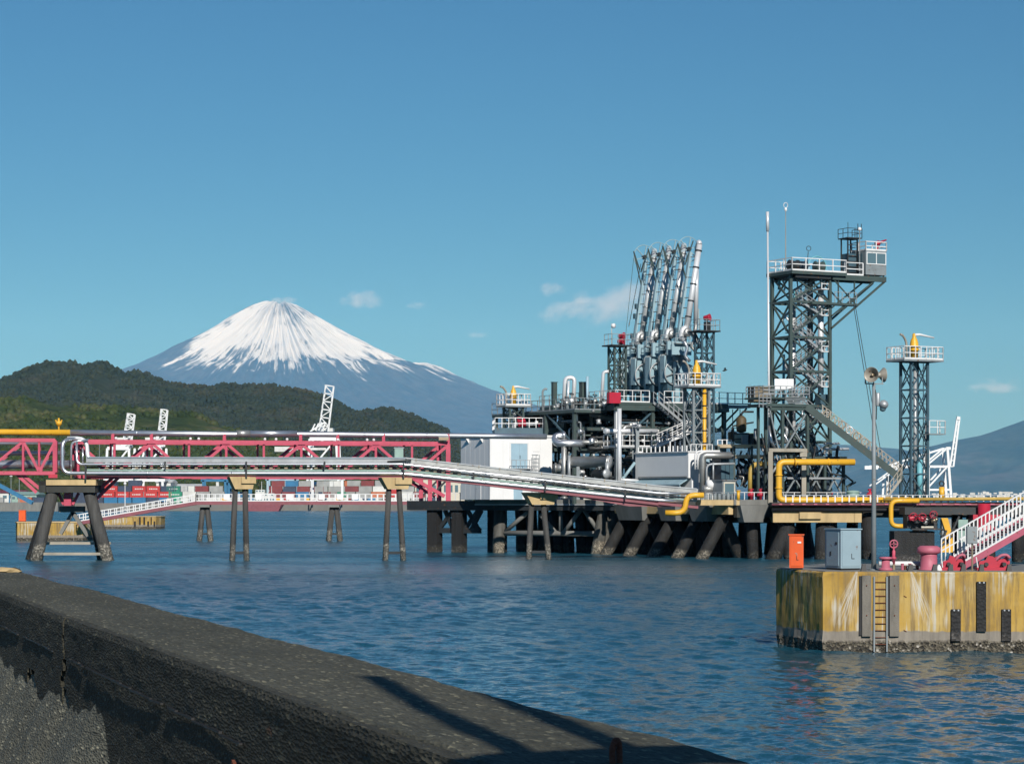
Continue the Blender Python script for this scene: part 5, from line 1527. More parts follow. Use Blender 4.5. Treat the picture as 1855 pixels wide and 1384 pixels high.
# ------------------------------------------------------------------ grey equipment house
def equipment_house():
    d = 207.0; c = W(1247, HZ, d); k = d / F
    b_ = 87 * k / math.sin(TH) ; h = (905 - 817) * k; a = 2.6
    root = thing('equipment_house', 'grey flat roofed equipment house with bright white end wall', 'building', (c.x, c.y, DZ), TH)
    part(root, 'upper_wall', 'white_panel', lambda m: m.bx(0, a, 0, b_, 1.9, h - .1))
    part(root, 'roof_slab', 'white_paint', lambda m: m.bx(-.12, a + .1, -.1, b_ + .1, h - .098, h))
    part(root, 'lower_wall', 'white_panel', lambda m: m.bx(.35, a, .02, b_, 0, 1.898))
    # sloping lean-to roof over the lower side
    part(root, 'lean_to_roof', 'bluegrey', lambda m: m.extrude([(-.75, .3, 1.35), (.34, .3, 1.95), (.34, .3, 1.85), (-.75, .3, 1.25)], (0, b_ - .8, 0)))
    part(root, 'lean_to_wall', 'bluegrey', lambda m: m.bx(-.6, -.5, .5, b_ - .9, 0, 1.3))
    for i in range(5):
        y = .9 + i * (b_ - 1.8) / 5
        part(root, 'opening_frame', 'white_paint' if i % 2 else 'galvanised', lambda m: m.bx(-.66, -.605, y, y + .5, .1, 1.0))
        part(root, 'opening', 'navy', lambda m: m.bx(-.645, -.606, y + .62, y + 1.1, .1, .95))
    part(root, 'cable_pipe', 'dark_steel', lambda m: m.pipe([(-.06, .2, 2.0), (-.06, b_ - .6, 2.0)], .04, 6))
    n = 12
    for i in range(n):
        y = b_ * (i + .5) / n
        part(root, 'roof_post', 'white_paint', lambda m: m.bar((.05, y, h), (.05, y, h + .5), .09, .09))
    part(root, 'roof_rail', 'white_paint', lambda m: m.railing([(.3, .1, h), (a - .1, .1, h)], .6, .5, .025, 0, .035))
    part(root, 'roof_frame', 'white_paint', lambda m: [m.bar((1.6, y, h), (1.6, y, h + 1.0), .1, .1) for y in (4.0, 4.9, 5.8)])
    # fan housing and small panels on the end wall
    part(root, 'fan_ring', 'white_paint', lambda m: m.ring((1.3, -.25, 1.0), (0, 1, 0), .42, .09, 20, 6), True)
    part(root, 'fan_hub', 'navy', lambda m: m.lathe([(.36, 0), (.36, .2)], (1.3, -.3, 1.0), (0, 1, 0), 16), True)
    for x, z in ((1.5, 2.3), (2.0, 2.3), (1.5, 2.9), (2.0, 2.9)):
        part(root, 'wall_panel', 'white_paint', lambda m: m.box((x, -.06, z), (.44, .1, .5)))
equipment_house()

# bent ventilation ducts beside it
def ducts():
    d = 205.5; k = d / F
    root = thing('bent_ducts', 'nested grey ducts bending down beside the equipment house', 'duct', tuple(W(1285, HZ, d)))
    xf = inv(root)
    def P(px, py, o=0): v = W(px, py, d); return v + Vector((0, o, 0))
    part(root, 'flat_duct', 'silver_dull', lambda m: m.pipe([P(1273, 893), P(1273, 825), P(1325, 825)], .30, 8, bend=.35), True, xf)
    part(root, 'white_pipe', 'white_paint', lambda m: m.pipe([P(1265, 850, .3), P(1265, 820, .3), P(1305, 820, .3)], .12, 8, bend=.5), True, xf)
    part(root, 'white_pipe', 'white_paint', lambda m: m.pipe([P(1260, 850, .5), P(1260, 817, .5), P(1305, 817, .5)], .09, 8, bend=.5), True, xf)
    part(root, 'small_pipe', 'galvanised', lambda m: m.pipe([P(1279, 880, -.5), P(1279, 841, -.5), P(1330, 840, -.5)], .10, 8, bend=.5), True, xf)
    part(root, 'small_pipe', 'galvanised', lambda m: m.pipe([P(1291, 868, -.6), P(1291, 838, -.6)], .08, 8), True, xf)
    part(root, 'pump_drum', 'white_paint', lambda m: m.lathe([(.1, -.5), (.42, -.45), (.42, .45), (.1, .5)], P(1288, 878, -.8), (1, .3, 0), 14), True, xf)
    part(root, 'pump_drum', 'silver_dull', lambda m: m.lathe([(.1, -.7), (.36, -.6), (.36, .6), (.1, .7)], P(1284, 886, -.8), (1, .3, 0), 14), True, xf)
ducts()

def small_hut(name, label, px0, px1, pt, pb, d, mtl, side, roof=True, cat='cabinet'):
    k = d / F; a = (px1 - px0) * k / (math.cos(TH) + 0.0); z0 = zat(pb, d); z1 = zat(pt, d)
    p = W(px0, HZ, d)
    root = thing(name, label, cat, (p.x, p.y, z0), TH)
    h = z1 - z0
    part(root, 'body', mtl, lambda m: m.bx(0, a, 0, side, 0, h - .08))
    part(root, 'roof', mtl, lambda m: m.bx(-.08, a + .08, -.1, side + .08, h - .079, h))
    return root, a, h
r_, a_, h_ = small_hut('valve_hut', 'small grey hut with framed dark window beside the ducts', 1309, 1334, 869, 897, 203, 'grey_steel', 1.6, cat='hut')
part(r_, 'window_frame', 'cream', lambda m: (m.bx(.1, .2, -.05, -.002, .05, h_ - .2), m.bx(a_ - .2, a_ - .1, -.05, -.002, .05, h_ - .2), m.bx(.2, a_ - .2, -.05, -.002, h_ - .32, h_ - .2)))
part(r_, 'window_pane', 'glass', lambda m: m.bx(.2, a_ - .2, -.03, -.004, .1, h_ - .33))
r_, a_, h_ = small_hut('switch_cabinet', 'tall dark blue grey switch cabinet behind the small hut', 1306, 1330, 828, 870, 206, 'navy', 1.5)
for i in range(3): part(r_, 'door', 'teal_steel', lambda m: m.bx(a_ * i / 3 + .03, a_ * (i + 1) / 3 - .03, -.03, -.002, .1, h_ - .2))
r_, a_, h_ = small_hut('white_instrument_panel', 'white instrument panel with square windows by the ducts', 1276, 1305, 828, 856, 207.5, 'white_panel', .4)
for i in range(2):
    for j in range(2): part(r_, 'pane', 'pale_blue', lambda m: m.bx(a_ * (.08 + i * .5), a_ * (.42 + i * .5), -.03, -.002, h_ * (.1 + j * .46), h_ * (.46 + j * .46)))

def barrel_row():
    for i in range(8):
        p = J(-.0, 0); d = 200.6; q = W(1271 + i * 8.0, 0, d - .0)
        root = thing('grey_drum', f"small grey drum standing on the jetty edge, {['first','second','third','fourth','fifth','sixth','seventh','eighth'][i]} from left", 'drum', (q.x, q.y, DZ - .02), 0, 'grey drums at the jetty edge')
        part(root, 'shell', 'grey_steel', lambda m: m.lathe([(.15, 0), (.16, .02), (.16, .22), (.165, .24), (.16, .26), (.16, .48), (.165, .5), (.15, .52), (.13, .51)], n=12), True)
        part(root, 'bung', 'dark_steel', lambda m: m.lathe([(.03, .51), (.03, .55), (.01, .56)], (.06, 0, 0), n=8))
# a sill to carry the drums, part of the deck edge
mb = MB(); p = W(1262, 0, 200.3); mb.bx(0, 3.6, 0, 1.4, DZ - .47, DZ - .02); o = mb.build('edge_sill', M['tan_concrete']); o.location = (p.x, p.y - .2, 0)
tag(o, 'tan concrete sill carrying the row of grey drums', 'sill')
barrel_row()

# ------------------------------------------------------------------ concrete portal and yellow pipes at the front
def portal():
    d = 201.5; k = d / F
    root = thing('concrete_portal', 'pale grey concrete portal frame around the yellow pipe', 'portal', tuple(W(1425, HZ, d)))
    xf = inv(root)
    p0 = W(1395.5, HZ, d); p1 = W(1456, HZ, d + 1.5); zt = zat(812, d)
    for p in (p0, p1): part(root, 'post', 'light_concrete', lambda m: m.bx(p.x - .19, p.x + .19, p.y - .2, p.y + .2, DZ - .3, zt - .3), xf=xf)
    part(root, 'lintel', 'light_concrete', lambda m: m.bar((p0.x - .2, p0.y, zt - .15), (p1.x + .2, p1.y, zt - .15), .4, .29), xf=xf)
    part(root, 'elbow_cap', 'light_concrete', lambda m: m.bx(p1.x - .35, p1.x + .25, p1.y - .3, p1.y + .3, zt - .7, zt - .305), xf=xf)
portal()

def yellow_pipe(label, pts, r, bend=.45, flanges=(), mtl='yellow'):
    root = thing('yellow_pipe', label, 'pipe', tuple(pts[0]))
    xf = inv(root)
    part(root, 'pipe_run', mtl, lambda m: m.pipe(pts, r, 12, bend=bend), True, xf)
    for f in flanges:
        a, b_ = Vector(f[0]), Vector(f[1])
        part(root, 'flange', mtl, lambda m: m.tube(a, b_, r * 1.25, n=12), True, xf)
    return root
d = 200.8
yellow_pipe('thick yellow pipe looping through the concrete portal', [W(1548, 837, d + 1), W(1411, 837, d), W(1411, 906, d), W(1650, 906, d - 1)], .27, .5, [(W(1440, 837, d), W(1442, 837, d)), (W(1411, 862, d), W(1411, 860, d)), (W(1500, 837, d + .7), W(1502, 837, d + .7)), (W(1411, 885, d), W(1411, 883, d))])
yellow_pipe('long dull yellow pipe running along the right jetty edge', [W(1600, 905, d - 2), W(1900, 903, d - 3)], .15, mtl='tan_yellow')
yellow_pipe('yellow pipe hanging down from the right jetty edge', [W(1665, 907, d - 3), W(1614, 907, d - 3), W(1614, 953, d - 3), W(1640, 953, d - 3)], .2, .6)
yellow_pipe('yellow pipe elbow dropping at the end of the pipe rack', [W(1275, 897, 199.2), W(1243, 897, 199.2), W(1241, 929, 199.2), W(1205, 929, 199.2)], .24, 1.0)
yellow_pipe('dark yellow pipe bend behind the pink valves', [W(1359, 895, 205), W(1360, 841, 205), W(1395, 840, 206)], .22, .8, mtl='tan_yellow')
r_ = yellow_pipe('short upright yellow pipe stub at the jetty edge', [W(1337.5, 906, 200.2), W(1337.5, 889, 200.2)], .14)
part(r_, 'cap', 'yellow', lambda m: m.tube(W(1337.5, 890, 200.2), W(1337.5, 888, 200.2), .19, n=12), True, inv(r_))
r_ = yellow_pipe('stubby upright yellow vent on the right jetty deck', [W(1706, 905, 201), W(1706, 882, 201)], .24)
part(r_, 'cowl', 'dark_steel', lambda m: m.ring(W(1706, 876, 201), (0, 1, 0), .2, .06, 16, 6), True, inv(r_))
def pink_valve(px, d, lab):
    p = W(px, 0, d); root = thing('hydrant_valve', lab, 'valve', (p.x, p.y, DZ))
    part(root, 'body', 'red', lambda m: m.lathe([(.12, 0), (.12, .25), (.24, .3), (.26, .45), (.22, .6), (.12, .65), (.1, .8)], n=12), True)
    part(root, 'handwheel', 'red', lambda m: m.ring((0, 0, .86), (0, .3, 1), .18, .04, 16, 6), True)
    part(root, 'outlet', 'red', lambda m: m.tube((0, 0, .42), (-.25, -.35, .42), .12, n=10), True)
pink_valve(1361, 203, 'red hydrant valve left of the pair at the jetty edge')
pink_valve(1378, 203, 'red hydrant valve right of the pair at the jetty edge')
pink_valve(1576, 203.5, 'red hydrant valve at the foot of the gangway')
pink_valve(1504, 208, 'red hydrant valve inside the gangway tower base')

# ------------------------------------------------------------------ right jetty arm
def right_jetty():
    d = 199.0; k = d / F
    p0 = W(1398, HZ, d)
    root = thing('side_jetty', 'low jetty arm running right behind the near dolphin', 'jetty', (p0.x, p0.y, 0), R(-1.5))
    L = 26.0
    part(root, 'deck_slab', 'dark_concrete', lambda m: m.bx(0, L, 0, 5, 4.42, 4.78))
    part(root, 'girder', 'tan_concrete', lambda m: m.bx(.1, 6.9, -.1, .6, 3.1, 3.98))
    part(root, 'girder', 'dark_concrete', lambda m: m.bx(.2, L, .8, 1.4, 3.5, 4.40))
    part(root, 'haunch', 'tan_concrete', lambda m: m.bx(2.3, 4.1, -.35, -.11, 3.4, 3.95))
    part(root, 'haunch', 'tan_concrete', lambda m: m.bx(6.92, 7.5, -.1, .8, 3.1, 3.98))
    part(root, 'service_pipe', 'rubber', lambda m: m.tube((0, -.25, 4.15), (L, -.25, 4.15), .17, n=10), True)
    part(root, 'service_pipe', 'maroon', lambda m: m.tube((0, -.15, 4.58), (L, -.15, 4.58), .1, n=8), True)
    for i in range(26):
        part(root, 'pipe_shoe', 'pink_faded', lambda m: m.box((.7 + i * .98, -.22, 4.62), (.42 if i > 10 else .28, .2, .12)))
    for i, (a, b_, t) in enumerate(((1.2, 1.9, 3.0), (1.6, -.4, 3.0), (4.4, 4.2, 3.0), (4.9, 5.0, 3.0), (8.2, 8.2, 4.4), (12.5, 12.5, 4.4), (17, 17, 4.4), (21, 21, 4.4))):
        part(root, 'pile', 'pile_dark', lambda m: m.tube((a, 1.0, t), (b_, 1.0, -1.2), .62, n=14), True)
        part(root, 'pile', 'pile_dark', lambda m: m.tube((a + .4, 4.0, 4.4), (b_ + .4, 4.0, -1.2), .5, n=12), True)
    rl = part(root, 'railing', 'galvanised', lambda m: m.bar((1, .3, 5.38), (L, .3, 5.38), .05, .05))
    for i in range(42):
        part(rl, 'railing_post', 'white_paint', lambda m: m.bar((1.2 + i * .59, .3, 4.78), (1.2 + i * .59, .3, 5.36), .11, .07))
right_jetty()

# ------------------------------------------------------------------ pipe rack on slim bents
def trestle_bent(label, px, d, capw, pt, pb, spread, feet, mtl='pile_slim', cap='light_concrete'):
    k = d / F; c = W(px, HZ, d)
    root = thing('pipe_rack_bent', label, 'trestle', (c.x, c.y, 0), R(20), 'bents under the pipe rack')
    zt, zb = zat(pt, d), zat(pb, d); hw = capw * k / 2
    part(root, 'cap_beam', 'tan_concrete', lambda m: m.add([(-hw, -.55, zt), (hw, -.55, zt), (hw, .55, zt), (-hw, .55, zt), (-hw * .55, -.5, zb), (hw * .85, -.5, zb), (hw * .85, .5, zb), (-hw * .55, .5, zb)],
         [(0, 1, 2, 3), (7, 6, 5, 4), (4, 5, 1, 0), (5, 6, 2, 1), (6, 7, 3, 2), (7, 4, 0, 3)]))
    part(root, 'bearing_block', 'tan_concrete', lambda m: m.bx(-.1, hw * 1.05, -.7, -.56, zt - .55, zt - .03))
    for (t, f) in zip(spread, feet):
        part(root, 'leg', mtl, lambda m: m.tube(((t - px) * k, 0, zb + .05), ((f - px) * k, 0, -1.2), .23, .26, 12), True)
    zz = .62
    part(root, 'leg_brace', 'dark_steel', lambda m: m.bar(((feet[0] - px) * k * .97, 0, zz), ((feet[1] - px) * k * .97, 0, zz), .18, .22))
trestle_bent('leftmost slim two-legged bent under the pipe rack', 436, 196, 47, 863.5, 886, (426, 444), (419, 447.5))
trestle_bent('middle slim bent under the bend of the pipe rack', 714, 196, 55, 865, 886, (704, 723), (696, 733))
trestle_bent('rightmost slim bent in front of the switch house deck', 976, 199, 60, 892, 914, (962, 985), (955, 998))

def big_trestle():
    d = 196.0; k = d / F; c = W(121, HZ, d)
    root = thing('main_trestle', 'massive concrete capped trestle with raked piles at the left', 'trestle', (c.x, c.y, 0), 0)
    def X(px): return (px - 121) * k
    zt, zb = zat(869, d), zat(892, d)
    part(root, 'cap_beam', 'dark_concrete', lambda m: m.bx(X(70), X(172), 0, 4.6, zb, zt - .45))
    part(root, 'cap_top', 'tan_concrete', lambda m: m.bx(X(84), X(174), -.15, 4.7, zt - .449, zt))  # tan puts the sunlit upper part of the cap into the colour
    part(root, 'cap_end', 'dark_concrete', lambda m: m.add([(X(66), .8, zt - .1), (X(83.9), -.1, zt - .1), (X(83.9), 4.6, zt - .1), (X(66), 4.6, zt - .1), (X(69), .8, zb + .2), (X(83.9), -.1, zb + .02), (X(83.9), 4.6, zb + .02), (X(69), 4.6, zb + .2)],
         [(0, 1, 2, 3), (7, 6, 5, 4), (4, 5, 1, 0), (5, 6, 2, 1), (6, 7, 3, 2), (7, 4, 0, 3)]))
    for (t, f, y0, y1) in ((93, 60, .6, -.2), (82, 38, 3.2, 2.5), (150, 182, 3.4, 2.8), (158, 202, .8, .0)):
        part(root, 'raked_pile', 'pile_slim' if y0 < 1 else 'pile_dark', lambda m: m.tube((X(t), y0, zb + .1), (X(f), y1, -1.2), .50, .53, 16), True)
    for y, z in ((0.0, zat(1003, d)), (2.9, zat(985, d))):
        part(root, 'tie_beam', 'light_concrete', lambda m: m.bar((X(62), y, z), (X(190), y, z), .3, .22))
    part(root, 'tie_beam', 'grey_concrete', lambda m: m.bx(X(96), X(142), 2.6, 3.2, zat(928, d), zat(917, d)))
    for a, b_ in (((97, 968), (120, 928)), ((120, 928), (148, 972))):
        part(root, 'brace', 'grey_concrete', lambda m: m.bar((X(a[0]), 3.0, zat(a[1], d)), (X(b_[0]), 3.0, zat(b_[1], d)), .3, .3))
    part(root, 'bearing', 'pink', lambda m: m.bx(X(112), X(125), .9, 1.8, zat(916, d), zb - .02))
    for a, b_ in (((100, 893), (110, 914)), ((137, 893), (126, 914))):
        part(root, 'bearing_strut', 'pink', lambda m: m.bar((X(a[0]), 1.4, zat(a[1], d)), (X(b_[0]), 1.4, zat(b_[1], d)), .22, .22))
big_trestle()

# ------------------------------------------------------------------ pink box trusses
def truss(label, px_nodes, pt, pb, d0, d1, width, ch, wb, end_l, end_r, group, extra=0):
    """px_nodes: top nodes carry a pair of diagonals; verticals also stand midway"""
    pxa, pxb = px_nodes[0], px_nodes[-1]
    def dep(px): return d0 + (d1 - d0) * (px - pxa) / (pxb - pxa)
    def P(px, py): return W(px, py, dep(px))
    a = P(pxa, HZ); b_ = P(pxb, HZ)
    ax = Vector((b_.x - a.x, b_.y - a.y, 0)).normalized(); back = Vector((-ax.y, ax.x, 0)) * width
    root = thing('truss_bridge', label, 'truss bridge', (a.x, a.y, a.z), 0, group)
    xf = inv(root)
    zt = zat(pt, dep(pxa)); zb = zat(pb, dep(pxa))
    def Q(px, z, o): v = W(px, HZ, dep(px)); return Vector((v.x, v.y, z)) + back * o
    mids = [(px_nodes[i] + px_nodes[i + 1]) / 2 for i in range(len(px_nodes) - 1)]
    for o in (0, 1):
        mt_ = 'pink'
        part(root, 'top_chord', mt_, lambda m: m.bar(Q(pxa, zt, o), Q(pxb, zt, o), ch, ch), xf=xf)
        part(root, 'bottom_chord', mt_, lambda m: m.bar(Q(pxa, zb, o), Q(pxb, zb, o), ch, ch), xf=xf)
        for i, px in enumerate(px_nodes):
            part(root, 'vertical', mt_, lambda m: m.bar(Q(px, zb + .05, o), Q(px, zt - .05, o), wb * (1.6 if (px in (pxa, pxb)) else .8), wb * (1.6 if (px in (pxa, pxb)) else .8)), xf=xf)
        for i, px in enumerate(mids):
            part(root, 'vertical', mt_, lambda m: m.bar(Q(px, zb + .05, o), Q(px, zt - .05, o), wb * .75, wb * .75), xf=xf)
            for q in (px_nodes[i], px_nodes[i + 1]):
                part(root, 'diagonal', mt_, lambda m: m.bar(Q(q, zt - .1, o), Q(px, zb + .1, o), wb, wb), xf=xf)
    allpx = sorted(list(px_nodes) + mids)
    for i, px in enumerate(allpx):
        part(root, 'cross_member', 'pink', lambda m: m.bar(Q(px, zt - .02, 0), Q(px, zt - .02, 1), wb * .7, wb * .7), xf=xf)
        part(root, 'cross_member', 'pink', lambda m: m.bar(Q(px, zb + .02, 0), Q(px, zb + .02, 1), wb * .7, wb * .7), xf=xf)
        if i + 1 < len(allpx):
            part(root, 'plan_brace', 'pink', lambda m: m.bar(Q(px, zb, i % 2), Q(allpx[i + 1], zb, 1 - i % 2), wb * .6, wb * .6), xf=xf)
    return root, Q, xf, zt, zb
t1, Q1, xf1, zt1, zb1 = truss('near left red truss bridge entering from the left edge', [-370, -233, -95, 42, 100], 795.5, 856, 192.5, 196.2, 3.6, .30, .22, 0, 1, 'red pipe truss bridges')
part(t1, 'bearing_plate', 'red', lambda m: m.bar(Q1(88, zb1 - .25, -.02), Q1(104, zb1 - .25, -.02), .6, .3), xf=xf1)
for a, b_ in (((40, zb1 - .1), (72, zat(885, 196))), ((30, zb1 - .1), (66, zat(892, 196)))):
    part(t1, 'knee_brace', 'pink', lambda m: m.bar(Q1(a[0], a[1], .1), Q1(b_[0], b_[1], .1), .26, .26), xf=xf1)
t2, Q2, xf2, zt2, zb2 = truss('long red truss bridge between the big trestle and switch house', [140, 275, 410, 546, 681, 812], 799.5, 863, 198.0, 206.0, 3.6, .32, .24, 0, 1, 'red pipe truss bridges')
for a, b_ in (((205, zb2 - .1), (170, zat(895, 200))), ((215, zb2 - .1), (176, zat(903, 200)))):
    part(t2, 'knee_brace', 'pink', lambda m: m.bar(Q2(a[0], a[1], .1), Q2(b_[0], b_[1], .1), .26, .26), xf=xf2)
# end tower of the long truss standing on the service deck
for o in (0, 1):
    part(t2, 'end_post', 'pink', lambda m: m.bar(Q2(812, DZ - .1, o), Q2(812, zb2, o), .42, .42), xf=xf2)
    part(t2, 'end_post', 'pink', lambda m: m.bar(Q2(779, DZ - .1, o), Q2(779, zb2, o), .36, .36), xf=xf2)
    part(t2, 'end_brace', 'pink', lambda m: m.bar(Q2(748, zb2 - .1, o), Q2(805, DZ + .3, o), .3, .3), xf=xf2)
    part(t2, 'end_brace', 'dark_steel', lambda m: m.bar(Q2(812, zb2 - .1, o), Q2(781, DZ + .3, o), .16, .16), xf=xf2)
for px in (210, 280, 345, 360, 480, 500, 520, 612, 665, 677):
    part(t2, 'lamp_fitting', 'white_paint', lambda m: m.ball(Q2(px, zt2 + .28, 0), .13, 8, 5), True, xf2)

# ------------------------------------------------------------------ pipelines
def pipeline(label, pts, r, mtl, bend=.4, bands=0, supports=(), n=12, name='pipeline', smt='pink'):
    root = thing(name, label, 'pipe', tuple(pts[0]))
    xf = inv(root)
    part(root, 'pipe_run', mtl, lambda m: m.pipe(pts, r, n, bend=bend), True, xf)
    if bands:
        for a, b_ in zip(pts[:-1], pts[1:]):
            a, b_ = Vector(a), Vector(b_); L = (b_ - a).length; u = (b_ - a).normalized()
            for i in range(1, int(L / bands)):
                p = a + u * (i * bands)
                part(root, 'joint_band', mtl, lambda m: m.tube(p - u * .06, p + u * .06, r * 1.06, n=n), True, xf)
    for (p, h) in supports:
        part(root, 'pipe_saddle', smt, lambda m: m.box((p.x, p.y, p.z - h / 2), (.26, .5, h)), False, xf)
    return root
def tp(px, py, base=198.0): return W(px, py, 198.0 + 8 * (px - 140) / 672 + .9)
pipeline('yellow painted end of the top pipeline at the left edge', [W(-300, 781, 195), W(127, 783.5, 198.4)], .25, 'yellow', bands=8)
r_ = pipeline('bright silver pipeline running along the top of the red trusses', [tp(127.5, 783.7), tp(425, 786.5), tp(545, 786.5), tp(884, 790), tp(990, 791)], .24, 'silver', bands=5.5, supports=[(tp(px, 786), .9) for px in (205, 275, 407, 545, 612, 695, 812)])
part(r_, 'expansion_sleeve', 'silver_dull', lambda m: m.tube(tp(428, 785.5), tp(452, 785.5), .30, n=14), True, inv(r_))
part(r_, 'insulated_section', 'silver', lambda m: m.tube(tp(452, 785.5), tp(538, 785.5), .27, n=14), True, inv(r_))
o_ = thing('pipe_finial', 'small yellow valve standing on the yellow pipe', 'valve', tuple(W(106.5, 779, 198.2)))
part(o_, 'stem', 'yellow', lambda m: m.tube((0, 0, -.15), (0, 0, .4), .06, n=8))
part(o_, 'bonnet', 'yellow', lambda m: m.lathe([(.06, .3), (.26, .5), (.26, .7), (.1, .75), (.07, 1.0)], n=10), True)
for s_ in (-1, 1): part(o_, 'lug', 'yellow', lambda m: m.tube((s_ * .2, 0, .65), (s_ * .26, 0, .85), .06, n=6))
# pipes inside the near truss
for (py, r, lab) in ((803.5, .12, 'thin silver pipe high inside the left truss'), (821, .19, 'medium silver pipe inside the left truss'), (841.5, .36, 'thick silver pipe low inside the left truss')):
    pipeline(lab, [W(-300, py - 1, 195), W(118 if r < .3 else 136, py, 198.2)], r, 'silver', bands=6)
D3 = 195.6
pipeline('front silver pipe bending down beside the left truss', [W(150, 795, D3 + 1.5), W(113, 796, D3), W(113, 857, D3), W(728, 857.5, D3), W(1185, 905, D3 + 3.6), W(1240, 909, D3 + 4)], .155, 'silver', .7, 7)
pipeline('slim silver pipe along the middle of the pipe rack', [W(139, 800, D3 + .4), W(139, 841, D3 + .2), W(728, 840.5, D3), W(1195, 893.5, D3 + 3.4), W(1250, 894, D3 + 3.8)], .105, 'silver', .5, 7)
pipeline('silver riser pipe second from the truss end', [W(129, 867, D3 + .5), W(129, 800, D3 + .5), W(160, 797, D3 + .6)], .09, 'silver', .5)
pipeline('white insulated pipe looping over the end of the tray', [W(122, 794, D3 + 1), W(157, 794, D3 + 1), W(159, 831, D3 + .6), W(176, 831, D3 + .6)], .17, 'white_clad', .9)
pipeline('short silver riser behind the looping pipes', [W(150, 845, D3 + .8), W(150, 812, D3 + .8)], .08, 'silver', .3)

def pipe_rack():
    root = thing('pipe_rack', 'grey tray and beams carrying pipes down to the jetty head', 'pipe rack', tuple(W(430, 850, D3)))
    xf = inv(root)
    pth = [(158, 0), (735, 0), (1190, 3.5), (1262, 4.0)]
    ty = {158: 833, 735: 834, 1190: 884, 1262: 890}
    # covered tray
    def T(px, dy, o): return W(px, ty[px] + dy, D3 + dict(pth)[px] + o)
    segs = [(158, 735), (735, 1190), (1190, 1262)]
    for i, (a, b_) in enumerate(segs):
        part(root, 'cover_tray', 'galvanised' if i == 0 else 'silver_dull', lambda m: m.bar(T(a, 0, .9), T(b_, 0, .9), 1.0, .42), xf=xf)
        part(root, 'tray_lip', 'silver' if i == 0 else 'galvanised', lambda m: m.bar(T(a, -4.6, .36), T(b_, -4.6, .36), .08, .10), xf=xf)
        part(root, 'lower_beam', 'maroon', lambda m: m.bar(T(a, 27.5, .7), T(b_, 29.5 if i == 0 else 29, .7), 1.2, .22), xf=xf)
        part(root, 'lower_cover', 'pale_green', lambda m: m.bar(T(a, 18.5, .55), T(b_, 18.5 if i == 0 else 17, .55), .3, .16), xf=xf)
        part(root, 'mid_beam', 'dark_steel', lambda m: m.bar(T(a, 13, .9), T(b_, 13, .9), .7, .12), xf=xf)
    # deeper girder under the sloping part
    part(root, 'slope_girder', 'maroon', lambda m: m.extrude([W(880, 871, D3 + 1.5), W(1215, 907, D3 + 4), W(1215, 918, D3 + 4), W(1140, 917, D3 + 3.4)], (0, .3, 0)), xf=xf)
    # rack cross bearers (light and dark blocks seen between the pipes)
    for i in range(40):
        px = 195 + i * 13.5
        if px > 730: break
        part(root, 'cross_bearer', 'olive_brown' if i % 2 else 'brass', lambda m: m.box(tuple(W(px, 848, D3 + .75)), (.26, .9, .14)), xf=xf)
    for i in range(30):
        px = 745 + i * 14.5; t = (px - 735) / 455
        if t > 1: break
        part(root, 'cross_bearer', 'brass', lambda m: m.box(tuple(W(px, 848 + 50.3 * t, D3 + .75 + 3.5 * t)), (.26, .9, .13)), xf=xf)
    for px, py0, py1, dd in ((155, 842, 868, 0), (299, 836, 850, 0), (446, 836, 866, 0), (588, 836, 850, 0), (731, 840, 866, 0), (858, 856, 868, 1), (988, 870, 890, 2), (1133, 887, 905, 3)):
        part(root, 'hanger', 'dark_steel', lambda m: m.bar(W(px, py0, D3 + dd - .25), W(px, py1, D3 + dd - .25), .14, .10), xf=xf)
    for i in range(12):
        t = (i + .5) / 12; px = 735 + 455 * t; py = 834 + 50 * t - 6
        part(root, 'tray_clip', 'brass', lambda m: m.bar(W(px, py, D3 + 3.5 * t + .3), W(px, py + 5, D3 + 3.5 * t + .3), .05, .05), xf=xf)
    part(root, 'step_platform', 'dark_steel', lambda m: m.bar(W(702, 836, D3 + .3), W(745, 833.5, D3 + .3), .5, .12), xf=xf)
pipe_rack()
r_ = thing('junction_cabinet', 'pale grey cabinet on the pipe rack before the long truss', 'cabinet', tuple(W(723, 824, D3 + 1.2)))
part(r_, 'body', 'pale_green', lambda m: m.bx(-.36, .36, -.3, .3, -.4, .55)); part(r_, 'roof', 'galvanised', lambda m: m.bx(-.42, .42, -.36, .36, .551, .62)); part(r_, 'door', 'pale_green', lambda m: m.bx(-.31, .31, -.33, -.302, -.33, .48))
r_ = thing('beam_box', 'grey box fixed at the right end of the truss top', 'box', tuple(W(804, 794.5, 205.6)))
part(r_, 'body', 'brass', lambda m: m.bx(-.42, .42, -.4, .4, -.14, .12)); part(r_, 'lid', 'galvanised', lambda m: m.bx(-.45, .45, -.43, .43, .121, .17))

